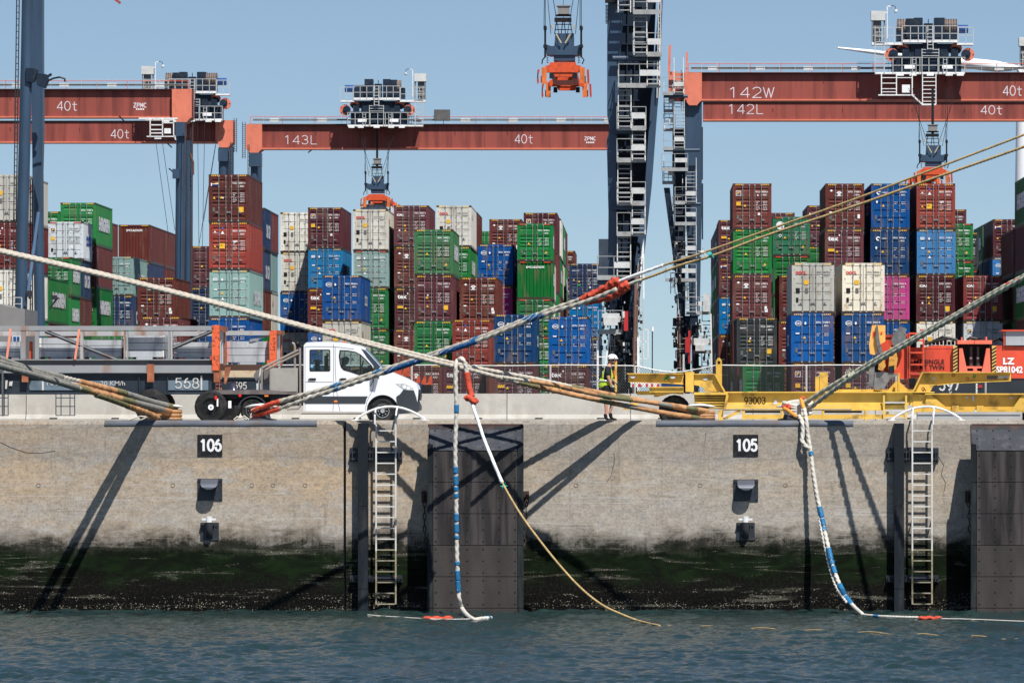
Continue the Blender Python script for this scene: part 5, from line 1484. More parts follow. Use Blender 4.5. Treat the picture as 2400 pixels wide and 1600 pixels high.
# ---------------- the white crew-cab van with rear deck
Yv = 171.0; YVd = 1.98
vw = mat('van_white', (.70,.715,.735), .28, var=.02, scale=.5, dirt=(.6,.6,.6), damt=.25, dscale=3)
vg = mat('van_grey_plastic', (.035,.042,.05), .5, var=.12)
chrome = mat('dull_chrome', (.5,.5,.5), .3, .7)
t = thing('work_van', P(800, 991, Yv), 'white crew cab van with grey rear work deck driving right along the quay', 'van')
rear = [(711.5,963),(712,809),(716,805)]; roof = [(735,803.8),(752,803.6),(778,804),(802.5,806),(825.4,809.5),(846.8,815),(856,819.5)]
ws = [(866,829),(880,844),(892.8,858.5),(899,868)]; hood = [(915,872),(931,879),(948,886),(963,893.5),(973,899),(977.5,904)]
nose = [(980.5,914),(979.5,932),(978,944),(981,950),(982,960),(972,965),(933,969)]
arch = [(896.6+37.5*math.cos(math.radians(a)), 962+37*math.sin(math.radians(a))) for a in range(-8, -173, -11)]
sill = [(859,964.5)]
silh = rear + roof + ws + hood + nose + arch + sill
wr = [(728,819.7),(771,819.7),(773.4,822),(773.4,867),(771,869.4),(728,869.4),(726,867),(726,822)]
wf = [(797,821),(815,821.5),(833,825),(845,831),(858,843),(869,855),(876,866),(859,873),(842,878.2),(822,871.5),(806,867),(800,861),(797,851),(795,835)]
m = MB(); m.plate(silh, [wr, wf], Yv, .05); m.plate(silh, [wr, wf], Yv+YVd-.05, .05)
# skin across the width: back, roof, bonnet (windscreen left open)
def skin(pts, mb, y0=.05, y1=YVd-.05, crown=.0, mi=0):
    vs = []; ys = [y0, y0+.25, (y0+y1)/2, y1-.25, y1]; cr = [0, .7, 1, .7, 0]
    for x, y in pts:
        p = P(x, y, Yv)
        for yy, c_ in zip(ys, cr): vs.append((p.x, Yv+yy, p.z + crown*c_))
    k = len(ys); mb.add(vs, [(i*k+j, i*k+j+1, (i+1)*k+j+1, (i+1)*k+j) for i in range(len(pts)-1) for j in range(k-1)], mi)
skin([(711.5,963),(712,809),(716,805)] + roof, m, crown=.05)
skin([(899,868)] + hood + [(980.5,914)], m, crown=.03)
skin([(712,963),(860,963)], m)
body = m.build('body', vw, t, smooth=True)
m = MB(); skin([(856,819.5),(866,829),(880,844),(892.8,858.5),(899,868)], m, .06, YVd-.06, crown=.02); m.build('windscreen', glass, t)
m = MB(); m.plate([(846.5,817),(856,820.5),(866,830.5),(880,845.5),(892.5,860),(884,864.5),(874,855),(860,838)], [], Yv-.004, .012); m.build('windscreen_side', mat('dark_glass', (.03,.045,.07), .12), t)
for w_ in (wr, wf):
    m = MB(); m.plate(w_, [], Yv+.025, .008); m.build('side_window', glass, t)
    m = MB(); m.plate(w_, [], Yv+YVd-.04, .008); m.build('side_window', glass, t)
    # dark rubber surround
    c = (sum(p[0] for p in w_)/len(w_), sum(p[1] for p in w_)/len(w_))
    inn = [(c[0]+(x-c[0])*.94, c[1]+(y-c[1])*.93) for x, y in w_]; out = [(c[0]+(x-c[0])*1.03, c[1]+(y-c[1])*1.035) for x, y in w_]
    m = MB(); m.plate(out, [inn], Yv-.006, .012); m.build('window_seal', black, t)
m = MB(); m.pb(843, 833, 846, 876, Yv+.0, .03); m.pb(862, 856, 872, 868, Yv-.10, .09); m.build('quarter_light_frame', black, t)
m = MB(); m.plate([(873,866),(882,861),(889,886),(868,884)], [], Yv-.02, .03); m.plate([(875,857),(888,862),(888,880),(876,879)], [], Yv-.30, .2); m.build('wing_mirror', vg, t)
m = MB(); m.plate([(714,928.5),(862,928.5),(859,933),(856.5,944.5),(714,944.5)], [], Yv-.02, .03); m.build('side_cladding', vg, t)
m = MB(); m.plate([(929,929),(937,924),(946,912),(956,914),(970,914.5),(974,926),(979,945),(982.5,951),(982.5,960),(972,966),(934,970),(934,957),(930,942)], [], Yv-.03, YVd+.06)
m.build('front_bumper', vg, t)
m = MB(); m.plate([(972,898),(978,903),(980.5,912),(985,926),(983,938),(976,928),(971,914)], [], Yv+.25, YVd-.5); m.build('grille', black, t)
m = MB(); m.plate([(966,906),(970,906.5),(978,928),(975,931)], [], Yv-.015, .06); m.build('white_trim', vw, t)
m = MB(); m.plate([(927.5,898.5),(935,898),(948,899),(960,904),(966,909),(966,914.5),(950,913.5),(939,907)], [], Yv-.012, .03)
m.build('headlight', mat('headlight_glass', (.55,.58,.6), .1, .3, var=.3, scale=14), t)
m = MB(); disc(m, P(948,906,Yv).x, P(948,906,Yv).z, .05, Yv-.016, 0, 12); disc(m, P(957,909,Yv).x, P(957,909,Yv).z, .05, Yv-.016, 0, 12); m.build('headlight_reflector', whitem, t)
m = MB()
for px0, px1 in ((722,741),(795,812)):
    m.plate([(px0,888),(px0+5,886),(px1-2,886),(px1,888),(px1-3,891),(px0+3,891)], [], Yv-.04, .04)
m.build('door_handle', black, t)
m = MB()      # shut lines
for pts in (((782,806),(781.5,945),(780.5,963)), ((785.5,812),(786,870),(788,905),(793,945),(797,963)), ((876,886),(876,905),(869,922),(860,940),(856,963)), ((716,895),(780,895)), ((716,812),(778,812),(800,814),(830,818)), ((716,945.5),(856,945.5)), ((715,812),(715,962))):
    for a, b in zip(pts[:-1], pts[1:]): m.bar(P(*a, Yv-.002), P(*b, Yv-.002), .014, .006)
m.build('shut_line', mat('seam_grey', (.18,.19,.2), .7), t)
m = MB(); disc(m, P(787,940,Yv).x, P(787,940,Yv).z, .06, Yv-.025, 0, 12, .03); m.build('side_marker', mat('amber', (.8,.2,.02), .3), t)
m = MB(); disc(m, P(731,862,Yv).x, P(731,858,Yv).z, .045, Yv-.0, 0, 12); m.build('window_sticker', mat('sticker_blue', (.2,.4,.6), .5), t)
m = MB(); m.tube([P(806,800.2,Yv+1), P(806,804,Yv+1)], .05, 8); m.pb(802,800,810,804,Yv+.9,.2); m.build('beacon', mat('beacon_orange', (.7,.12,.05), .3), t)
m = MB(); m.pb(822,803.5,840,805,Yv+.6,.5); m.build('roof_bar', black, t)
m = MB(); m.ptube([(872,884),(875,892),(868,905)], Yv-.05, .012, 5); m.build('cable', black, t)
m = MB(); c_ = P(896.6, 961, Yv); ring(m, c_.x, c_.z, .50, .0, Yv+.10, 0, 28); m.build('wheel_arch_liner', black, t)
wheel(t, 896.6, 962.8, 29.5, Yv-.02, .24, chrome); wheel(t, 896.6, 962.8, 29.5, Yv+YVd-.25, .24, chrome)
m = MB(); m.pb(780, 872, 800, 876, Yv+.1, 1.7); m.pb(716,888,895,893,Yv+.1,1.8); m.build('cab_floor', black, t)
m = MB(); m.pb(760, 842, 768, 885, Yv+.3, .5); m.pb(738, 842, 744, 885, Yv+.3, 1.3); m.pb(800, 850, 806, 885, Yv+1.2, .5); m.plate([(760,833),(767,833),(768,843),(760,843)],[],Yv+.4,.3); m.pb(800,840,805,850,Yv+1.3,.3); m.build('seat', mat('seat_dark', (.02,.025,.03), .8), t)
m = MB(); m.tube([P(848,858,Yv+.5)+Vector((.10*math.sin(a)*.5, .18*math.cos(a), .16*math.sin(a))) for a in [i*.52 for i in range(12)]], .015, 5, closed=True); m.plate([(850,862),(870,862),(880,872),(850,880)],[],Yv+.2,1.6); m.build('dashboard', black, t)
# driver
def skinfig(name, joints, bonesf, mats, parent, sub=2):
    vs = [Vector(j[0]) for j in joints]; off = WL[parent.name]
    me = bpy.data.meshes.new(name); me.from_pydata([tuple(v-off) for v in vs], bonesf, [])
    for m_ in (mats if isinstance(mats, list) else [mats]): me.materials.append(m_)
    o = bpy.data.objects.new(name, me); COL.objects.link(o); o.parent = parent; WL[o.name] = off
    md = o.modifiers.new('skin', 'SKIN'); md.use_smooth_shade = True
    sv = me.skin_vertices[0].data if me.skin_vertices else None
    if sv is None:
        me.attributes  # noqa
    for i, j in enumerate(joints):
        sv[i].radius = j[1] if isinstance(j[1], tuple) else (j[1], j[1]); sv[i].use_root = (i == 0)
    s = o.modifiers.new('sub', 'SUBSURF'); s.levels = sub; s.render_levels = sub
    return o
skinm = mat('skin_tone', (.50,.26,.18), .55, var=.06)
skind = skinm
hivis = mat('hi_vis_yellow', (.40,.56,.04), .7, var=.08)
shirt = mat('navy_shirt', (.010,.016,.028), .8, var=.2)
shorts = mat('black_shorts', (.012,.012,.014), .85, var=.2)
reflect = mat('reflective_tape', (.58,.6,.62), .35, .2)
def head(mb, c, r, d=1):      # profile facing +X*d
    for i in range(13):
        pass
def add_head(parent, c, s, yaw=0.0, helmet=True, hm=None, skinmat=None):
    """a head with brow, nose, lips, chin and ears, facing +X turned by yaw"""
    R = Matrix.Rotation(yaw, 3, 'Z'); m = MB(); n, k = 28, 18; vs = []
    for i in range(k+1):
        ph = math.pi*i/k - math.pi/2
        for j in range(n):
            th = 2*math.pi*j/n
            x = .098*math.cos(ph)*math.cos(th); y = .076*math.cos(ph)*math.sin(th); z = .118*math.sin(ph)
            fr = max(0, math.cos(th))**2
            if z < 0: x *= 1 - .18*(-z/.118)*(1-fr); y *= 1 + .28*(z/.118)
            nose = fr**8*math.exp(-((z+.010)/.022)**2)*.030
            brow = fr**2*math.exp(-((z-.030)/.014)**2)*.006
            eye = -sum(math.exp(-((y-s_*.032)/.014)**2) for s_ in (-1,1))*fr**1*math.exp(-((z-.012)/.012)**2)*.010
            lip = fr**5*math.exp(-((z+.052)/.010)**2)*.008
            chin = fr**3*math.exp(-((z+.088)/.018)**2)*.014
            vs.append(R @ Vector((x+nose+brow+eye+lip+chin, y, z))*s + Vector(c))
    m.add(vs, [(i*n+j, i*n+(j+1)%n, (i+1)*n+(j+1)%n, (i+1)*n+j) for i in range(k) for j in range(n)])
    for s_ in (-1, 1):
        e = [R @ Vector((-.008+.018*math.cos(a), s_*(.079+.006*math.sin(a)), .002+.030*math.sin(a)))*s + Vector(c) for a in [i*.7854 for i in range(8)]]
        m.tube(e, .008*s, 6, closed=True)
    m.build('head', skinmat or skinm, parent, smooth='all')
    m = MB()
    for s_ in (-1, 1): m.sphere(R @ Vector((.083, s_*.031, .012))*s + Vector(c), .010*s, 8)
    m.build('eye', black, parent)
    hh = MB(); vs = []
    for i in range(9):
        ph = math.radians(-18 + 108*i/8)
        for j in range(n):
            th = 2*math.pi*j/n; f_ = max(0, math.cos(th)); 
            low = -.30*(1-f_)
            r_ = 1.04; vs.append(R @ Vector((-.006+.098*r_*math.cos(ph)*math.cos(th)*(1 if f_ < .5 or i > 2 else .93), .079*r_*math.cos(ph)*math.sin(th), .012+.118*r_*math.sin(ph)))*s + Vector(c))
    hh.add(vs, [(i*n+j, i*n+(j+1)%n, (i+1)*n+(j+1)%n, (i+1)*n+j) for i in range(8) for j in range(n)])
    hh.build('hair', mat('dark_hair', (.02,.014,.01), .9), parent, smooth='all')
    if helmet:
        m = MB(); vs = []
        for i in range(9):
            ph = math.radians(-6 + 96*i/8)
            for j in range(n):
                th = 2*math.pi*j/n; f_ = max(0, math.cos(th))**3; b_ = max(0, -math.cos(th))
                ex = 1 + (.18*f_ if i == 0 else 0) ; dz = -.020*b_ if i < 2 else 0
                vs.append(R @ Vector((.004+.130*ex*math.cos(ph)*math.cos(th), .104*math.cos(ph)*math.sin(th), .040+dz+.108*math.sin(ph)))*s + Vector(c))
        m.add(vs, [(i*n+j, i*n+(j+1)%n, (i+1)*n+(j+1)%n, (i+1)*n+j) for i in range(8) for j in range(n)])
        m.add([vs[j] + Vector((0,0,-.004)) for j in range(n)], [tuple(range(n))])
        m.build('helmet', hm or white, parent, smooth='all')
        m = MB()
        for s_ in (-1, 1):
            m.tube([R @ Vector(q)*s + Vector(c) for q in ((-.01,s_*.086,.05),(.0,s_*.083,-.03),(.02,s_*.06,-.09),(.045,s_*.02,-.112))], .006*s, 5)
            for qx in (-.075,.075): m.cyl(R @ Vector((qx, s_*.088, .058))*s + Vector(c), (0,1,0), .012*s, .02*s, 8)
        m.build('helmet_strap', black, parent)
def S_(o, m, lab): pass
td = thing('person', P(806, 890, Yv+.9), 'van driver in dark helmet and hi-vis vest seen through the side window', 'person')
Yd = Yv + .75
add_head(td, P(810, 846, Yd), .95, -.25, True, mat('grey_helmet', (.12,.13,.14), .5))
skinfig('torso', [((P(803,888,Yd)), .15), (P(803,876,Yd), .16), (P(804,865,Yd), .15), (P(806,858.5,Yd), .07), (P(808,853,Yd), .055)], [(0,1),(1,2),(2,3),(3,4)], skinm, td)
skinfig('hi_vis_vest', [((P(803,888,Yd)), .17), (P(803,876,Yd), .18), (P(804,866,Yd), .165), (P(806,861,Yd), .09)], [(0,1),(1,2),(2,3)], hivis, td)
for s_ in (-1, 1):
    yy = Yd + s_*.2
    skinfig('arm', [(P(804,863,yy), .055), (P(815,876,yy), .045), (P(836,868,yy+.02), .035), (P(842,866,yy+.02), .03)], [(0,1),(1,2),(2,3)], shirt, td)
# rear deck
t2_ = t
dk = mat('deck_steel', (.13,.11,.11), .5, .2, var=.2, dirt=(.3,.25,.24), damt=.4, dscale=3)
tubm = mat('dull_tube', (.30,.26,.23), .5, .3, var=.15)
boxm = mat('box_grey', (.32,.305,.28), .5, .1, var=.08, dirt=(.14,.12,.1), damt=.3)
m = MB(); m.plate([(487,919.5),(495,914),(620,913),(706,920),(706,923.5),(489,923.5)], [], Yv+.05, YVd-.1); m.build('deck', dk, t)
m = MB(); m.pb(505, 924, 706, 934, Yv+.25, .2); m.pb(505,924,706,934,Yv+1.5,.2); m.pb(505,924,708,950,Yv+.6,.6); m.pb(634,925,704,946,Yv+.15,.3); m.build('chassis_frame', black, t)
m = MB(); m.pb(632, 862, 698, 919, Yv+.1, 1.7); m.build('toolbox', boxm, t)
m = MB(); m.pb(635, 864, 696, 917, Yv+.085, .02); m.build('toolbox_door', boxm, t)
m = MB(); m.pb(618, 865, 631, 902, Yv+.4, 1.2); m.plate([(594,880),(600,868),(612,864),(618,870),(616,890),(600,892)], [], Yv+.5, .5); m.build('winch_motor', mat('motor_grey', (.16,.15,.14), .5, .2), t)
m = MB(); m.tube([P(547,914,Yv+.5), P(547,908,Yv+.5), P(547,900,Yv+.5), P(547,895,Yv+.5), P(547,893,Yv+.5)], [.14,.10,.075,.08,.105], 20); m.build('capstan', mat('capstan_steel', (.10,.09,.13), .25, .6), t, smooth=True)
m = MB(); m.pb(601, 898, 615, 915, Yv+.3, .2); m.pbar((604,918),(611,862),Yv+.3,.04); m.build('control_box', ltgrey, t)
m = MB()
m.ptube([(614,862),(700,820)], Yv+.1, .035, 8); m.ptube([(622,866),(702,827)], Yv+.1, .03, 8); m.ptube([(613,917),(614,862)], Yv+.1, .03, 6)
m.ptube([(685,803.5),(689,805),(691,812),(691,862)], Yv+.15, .035, 8); m.ptube([(703,815),(704,950),(700,957),(672,958)], Yv+.08, .035, 8); m.ptube([(703,815),(703.5,950)], Yv+.2, .03, 6)
m.build('guard_rail', tubm, t, smooth=True)
m = MB(); m.sphere(P(697,806,Yv+.5), .10, 10); m.sphere(P(706,812,Yv+.3), .06, 8); m.build('work_light', black, t, smooth=True)
wheel(t, 592, 962, 29, Yv+.0, .26, greym); 
m = MB(); pts = [(592+36*math.cos(math.radians(a)), 962+35*math.sin(math.radians(a))) for a in range(-170, -9, 16)]
inn = [(592+33.5*math.cos(math.radians(a)), 962+32*math.sin(math.radians(a))) for a in range(-10, -171, -16)]
m.plate(pts+inn, [], Yv-.03, .4); m.build('mudguard', vg, t)
# big wheels of the deck trailer end
wheel(t, 494, 953, 39, Yv-.05, .45, black); 
m = MB(); disc(m, P(495,954,Yv).x, P(495,954,Yv).z, .085, Yv-.13, 0, 16); ring(m, P(495,954,Yv).x, P(495,954,Yv).z, .03, .015, Yv-.135, 1); m.build('hub_cap', [whitem, black], t)
m = MB(); m.plate([(503,929),(507,926),(509,935),(504,937)], [], Yv-.1, .1); m.cyl(P(562.5,926.5,Yv-.02),(0,1,0),.045,.05,10); m.build('red_reflector', redm, t)
m = MB(); m.pb(508,934,511.5,952,Yv-.08,.02); m.pb(535,939,542,956,Yv-.02,.05); m.build('license_light', whitem, t)
m = MB(); m.pb(620,925.5,629,929,Yv-.02,.03); m.build('amber_light', MATS['amber'], t)
m = MB(); m.pb(706,968,860,970.5,Yv+.3,.08); m.build('exhaust', mat('exhaust_brown', (.22,.17,.15), .5, .3), t)

# ---------------- orange grabs behind the fence near the bonnet, chevron board
t = thing('orange_machine', P(960, 990, 194), 'orange machine parts behind the fence by the van bonnet', 'machine part')
m = MB(); Yg = 193
for dx in (920, 941):
    m.plate([(dx,880),(dx+6,862),(dx+20,856),(dx+22,882),(dx+12,880),(dx+8,884)], [], Yg, .5)
m.build('grab', orange, t)
m = MB()
for dx in (972, 986, 1000): m.plate([(dx,900),(dx+2,895),(dx+8,880),(dx+12,882),(dx+13,902)], [], Yg+.4, .3)
m.pb(970,878,972,900,Yg+.4,.1)
m.build('claw', orange, t)
m = MB(); m.pb(960,901,1012,925,Yg+.6,.8); m.pb(975,898,987,920,Yg+.3,.2,1); m.build('machine_base', [vg, blue_m], t)
t = thing('warning_board', P(1515, 925, 196), 'white board with red dashes behind the fence under the yellow trailer arm', 'board')
m = MB(); m.pb(1478, 896, 1545, 907, 196, .05); m.build('panel', whitem, t)
m = MB(); m.pb(1500,902,1506,904,195.98,.02)
for a in (1482,1496,1514,1526,1540): m.pb(a,899,a+5,906,195.98,.02)
m.build('red_dash', redm, t)
t = thing('blue_case', P(1580, 925, 198), 'blue box behind the fence under the yellow trailer arm', 'box')
m = MB(); m.pb(1550, 894, 1602, 925, 198, 1.2); m.pb(1552,896,1600,898,197.96,.05); m.build('body', MATS['container_paint_royal_blue'], t)

# ---------------- small site cabin and its window at the left edge
t = thing('site_cabin', P(-20, gy(236), 236), 'grey flat-roofed cabin behind the left slab stack', 'building')
m = MB(); m.plate([(-160,708),(0,712),(14,718),(58,724),(58,969),(-160,969)], [], 236, 5); m.build('wall', mat('cabin_grey', (.20,.195,.19), .8, var=.1), t)
m = MB(); m.pb(29, 787, 48, 800, 235.93, .06); m.build('window', white, t); m = MB(); m.pb(31, 788.5, 38, 798.5, 235.91, .03); m.pb(39.5, 788.5, 46, 798.5, 235.91, .03); m.build('window_pane', blue_m, t)

# ---------------- yellow trailer
Yy = 165.0
yel = mat('trailer_yellow', (.64,.40,.075), .5, var=.14, scale=1.4, dirt=(.17,.11,.04), damt=.8, dscale=2.4, thr=.52)
yeld = mat('trailer_yellow_worn', (.70,.46,.09), .55, var=.15, scale=2, dirt=(.06,.05,.04), damt=.9, dscale=2.2, thr=.56, streak=1)
def disks(m, pts, r, y):
    for px, py in pts: c = P(px, py, Yy); disc(m, c.x, c.z, r, y, 0, 12, r*.5)
t = thing('lowbed_trailer', P(1950, 988, Yy), 'long yellow low trailer with number 93003 and swan neck at right', 'trailer')
m = MB(); m.plate([(1473,876),(1602,876),(1602,900),(1560,897),(1473,894.5)], [], Yy+.1, .25); m.pb(1469, 874.3, 1602, 876.3, Yy-.05, 2.2); m.plate([(1473,894),(1560,896.5),(1602,899.5),(1602,901),(1560,898),(1473,895.5)],[],Yy,.5)
m.plate([(1500,876),(1602,876),(1602,898),(1500,894)], [], Yy+1.9, .2); m.build('drawbar_arm', yel, t)
m = MB(); m.pb(1605, 871, 1627, 877, Yy-.05, .6); m.pb(1606.5, 877, 1626, 918, Yy-.1, .5); m.build('hitch_column', yel, t)
m = MB(); m.pb(1600, 872, 1606.5, 920, Yy+.2, .5); m.build('hitch_gap', black, t)
hole = [(1622+27*math.cos(math.radians(a)), 917.2+15*math.sin(math.radians(a))) for a in range(-178, -1, 12)]
m = MB(); m.plate([(1627,877.5),(1675,877.5),(1698,918),(1650,918)] + [(x+4,y) for x, y in hole[::-1] if x+4 > 1627] + [(1627,902)], [], Yy+.02, .15)
m.pb(1627,875.5,1676,877.5,Yy-.08,.4); m.pbar((1676,877),(1699,919),Yy-.02,.05,.2); m.build('neck_plate', yel, t)
m = MB(); m.plate([(1522,907),(1602,907),(1602,919),(1522,919)], [], Yy, .4); m.plate([(1533,919),(1602,919),(1602,924),(1575,922),(1552,927),(1540,930),(1533,930)], [], Yy+.1, .3); m.pb(1493,916,1533,925,Yy+.3,.4); m.pb(1522,906,1602,908.3,Yy-.06,.5)
m.build('front_bogie_frame', yel, t)
wheel(t, 1581, 963, 38, Yy+.35, .45, black); wheel(t, 1581, 963, 38, Yy+1.6, .4, black)
m = MB(); m.plate([(1459,957),(1477,944),(1495,944),(1493,957)], [[(1474,953),(1478,949),(1489,949),(1486,953)]], Yy+.2, .3); m.pb(1459,957.5,1495,960,Yy+.2,.4); m.build('step', yel, t)
m = MB(); m.pb(1626, 919, 1706, 925, Yy-.12, .5)
m.plate([(1627,925),(1706,925),(1699,958),(1629,958)], [], Yy+.35, .2)
for i in range(5): m.plate([(1629,929+i*6),(1700-i,929+i*6),(1699-i,932+i*6),(1629,932+i*6)], [], Yy+.02-.01*i, .2)
m.pb(1700, 925, 1705, 945, Yy, .3); m.pbar((1705,925),(1698,958),Yy,.07,.3)
m.build('step_guard', yel, t)
m = MB(); m.pb(1704, 920, 2146, 949, Yy+.12, .2); m.pb(1698, 917.6, 2190, 920, Yy-.05, 2.4); m.pb(1700, 950, 1996, 957.5, Yy-.05, .4); m.pb(1996, 949, 2120, 959, Yy+.05, .4); m.pb(1704, 920, 2146, 949, Yy+2.0, .2)
m.build('main_beam', yeld, t)
m = MB(); m.pb(1690, 959, 2080, 961.5, Yy, .5); m.pb(1742, 971, 2120, 981.5, Yy, .3)
for a in (1684, 1740, 1831, 1927, 2027, 2078): m.pb(a, 961, a+ (11 if a == 1684 else 5), 985, Yy-.01, .3)
m.pbar((1700,980),(1735,962),Yy+.05,.08)
m.build('lower_rail', yel, t)
for a, b in ((1746,1829),(1930,2020)): m = MB(); m.pb(a, 962, b, 967, Yy+.15, .05); m.build('perforated_strip', mat('perforated_dark', (.05,.045,.03), .6), t)
for (a, b, c, d_) in ((1678,1692,840,918), (1911,1920,882,920), (1921,1940,872,918), (1441,1446,846,918), (2104,2109,874,920)):
    m = MB(); 
    if a == 1678: m.plate([(1678,918),(1678,845),(1683,838),(1687,838),(1692,845),(1692,918)], [[(1682,846),(1688,846),(1688,853),(1682,853)]], Yy+1.2, .2)
    else: m.pb(a, c, b, d_, Yy + (1.2 if a == 1441 else .3), .25)
    m.build('stake_post', yel, t)
m = MB(); m.plate([(2048,912),(2072,918),(2135,918),(2110,896),(2100,893),(2080,915),(2048,912)], [], Yy+.8, .1); m.pb(1960, 912, 2160, 919, Yy+.9, .5); m.build('neck_brace', yel, t)
m = MB(); m.plate([(2139,919),(2162.6,873.5),(2369.6,873.5),(2369.6,890.5),(2300,893),(2238,896),(2195,900.5),(2187,905),(2178,922),(2165,924),(2139,922)], [], Yy+.1, .25)
m.plate([(2138,920),(2160,874),(2163,874),(2141,920)], [], Yy-.1, .35); m.pb(2160, 871.8, 2370, 873.6, Yy-.1, 2.3); m.plate([(2195,901),(2238,896.5),(2369.6,891),(2369.6,893),(2238,898.5),(2196,903)], [], Yy-.02, .6)
m.plate([(2162.6,873.5),(2369.6,873.5),(2369.6,890.5),(2195,900.5),(2165,924),(2140,924)], [], Yy+1.9, .2); m.build('swan_neck', yel, t)
m = MB(); m.plate([(2173,924),(2399,924),(2399,930),(2368,967),(2163,967)], [], Yy+.15, .2); m.pb(2168, 921.5, 2440, 924.5, Yy-.06, 2.2); m.pb(2163, 960, 2370, 967.5, Yy-.02, .4); m.plate([(2396,924),(2440,924),(2440,930),(2406,967),(2366,967)], [], Yy+.0, .4)
m.plate([(2173,924),(2182,925),(2228,962),(2216,967),(2163,967)], [], Yy+.02, .15); m.pb(2140, 920, 2172, 967, Yy+.1, .3); m.pb(2231,950,2247,967,Yy-.03,.2); m.pb(2289,950,2305,967,Yy-.03,.2)
m.build('rear_frame', yel, t)
wheel(t, 2412, 962, 26, Yy+.4, .4, black)
for px in (2069.5, 2121.5):
    m = MB(); m.pb(px, 926, px+4.5, 982, Yy-.08, .06); m.build('ladder_stile', yel, t)
m = MB()
for py in (941, 960, 977): m.pb(2074, py, 2122, py+4, Yy-.06, .2)
m.build('ladder_tread', galv, t)
m = MB(); stroke_text(m, '93003', 1745, 931, 1794, 945.5, Yy+.11, .026); m.build('number', blackm, t)
m = MB(); disks(m, ((1483,883),(1577,884),(1653,888),(1653+165,944)), .07, Yy-.0)
for px, py in ((1483,883),(1577,884),(1653,888),(1818,938),(2189,887),(2266,931),(2370,932)): disc(m, P(px,py,Yy).x, P(px,py,Yy).z, .05, Yy+.005 if px < 1700 else Yy+.09, 0, 12, .03)
m.pb(2278,926,2283,940,Yy+.12,.02); m.pb(2284,960,2289,966,Yy-.03,.01); m.pb(2340,881,2365,886,Yy+.09,.01)
m.build('pale_patch', mat('patch_pale', (.5,.55,.62), .6), t)
m = MB(); m.bar(P(1556,890,Yy+.09),P(1568,882,Yy+.09),.03,.01); m.bar(P(1558,884,Yy+.09),P(1569,891,Yy+.09),.03,.01); m.bar(P(1562,881,Yy+.09),P(1566,883,Yy+.09),.05,.01); ring(m, P(2284,880,Yy).x, P(2284,880,Yy).z, .04,.02, Yy+.09); m.bar(P(2281,886,Yy+.09),P(2287,882,Yy+.09),.02,.01)
m.build('green_spray', greenm, t)
m = MB()
for px, py in ((2268,887),(2235,879),(2357,887),(2164,911),(2167,915)):
    ring(m, P(px,py,Yy).x, P(px,py,Yy).z, .05,.03, Yy+.09)
m.build('rust_scribble', rustbr, t)
m = MB(); m.pb(2313,880,2338,888,Yy+.09,.01); m.build('sticker', greym, t)
t = thing('grey_plank', P(2270, 985, 162.5), 'flat grey beam lying on the ground under the swan neck', 'beam')
m = MB(); m.pb(2150, 965, 2396, 982, 162.6, .5); m.pb(2150, 969.5, 2392, 971, 162.57, .05); m.build('beam', mat('pale_beam', (.34,.34,.34), .6, var=.1), t)

# ---------------- blue trailer beam behind the fence marked 597
t = thing('terminal_trailer', P(2290, 985, 194), 'black-blue trailer beam marked 597 seen through the fence', 'trailer', 'terminal trailers on the apron')
m = MB(); m.plate([(2164,924),(2196,893),(2460,890),(2460,924)], [], 194, .3); m.build('chassis_beam', trail, t)
m = MB(); stroke_text(m, '597', 2202, 887, 2249, 914, 193.98, .055); ptext(m, 'V', 2224, 916, 2231, 923, 193.98, 0, .01); m.pb(2287,898,2291,924,193.97,.02); m.build('lettering', whitem, t)
m = MB(); m.pb(2293,902,2302,908,193.95,.03); m.build('red_reflector', redm, t)
wheel(t, 2330, 960, 30, 194.5, .4, black)
# ---------------- orange-red spreader standing on the trailer
Ys = 184.0
spr = mat('spreader_red', (.58,.072,.038), .5, var=.14, dirt=(.13,.035,.025), damt=.75, dscale=3, streak=2, thr=.50, bump=.3, bscale=4)
t = thing('large_spreader', P(2230, 890, Ys), 'large orange-red spreader lettered SWL 51 MT SINGLE with LZ SP81042', 'spreader')
m = MB(); m.plate([(2326,810),(2334,809),(2440,814),(2440,886),(2372,886),(2360,876),(2326,874)], [], Ys, 1.8); m.build('power_unit_body', spr, t)
m = MB(); m.plate([(2125,814),(2165,814),(2190,809),(2245,810),(2245,876),(2235,885),(2125,885)], [], Ys, 1.8)
m.pb(2165, 816, 2238, 817, Ys-.01, .02); m.pb(2126, 784, 2130, 888, Ys-.3, 2.2); m.build('main_body', spr, t)
m = MB(); m.plate([(2060,784),(2098,784),(2128,782),(2128,888),(2112,888),(2100,878),(2072,870),(2060,850)], [[(2100,800),(2122,800),(2122,812),(2096,818)]], Ys-.1, .3); m.pb(2060, 784, 2128, 790, Ys-.15, 2); m.plate([(2060,795),(2085,795),(2085,830),(2062,850)], [], Ys+.6, .8); m.build('end_frame', spr, t)
m = MB()
for x0 in (2130, 2163): m.pb(x0, 779, x0+3.5, 886, Ys-.35, .2)
for y0 in (779, 796, 824, 852, 874): m.pb(2130, y0, 2166, y0+4, Ys-.36, .18)
m.build('end_ladder', spr, t)
m = MB(); ptext(m, 'SWL', 2125, 830, 2152, 839, Ys-.02, 0, .015); ptext(m, '51 MT SINGLE', 2124, 842, 2213, 852.5, Ys-.02, 0, .015); ptext(m, '2x35 MT TWIN', 2124, 855, 2213, 866, Ys-.02, 0, .015)
m.build('load_lettering', blackm, t)
m = MB(); ptext(m, 'LZ', 2351, 838, 2378, 854, Ys-.02, 0, .045); ptext(m, 'SP81042', 2335, 858, 2397, 874, Ys-.02, 0, .035); m.build('code_lettering', whitem, t)
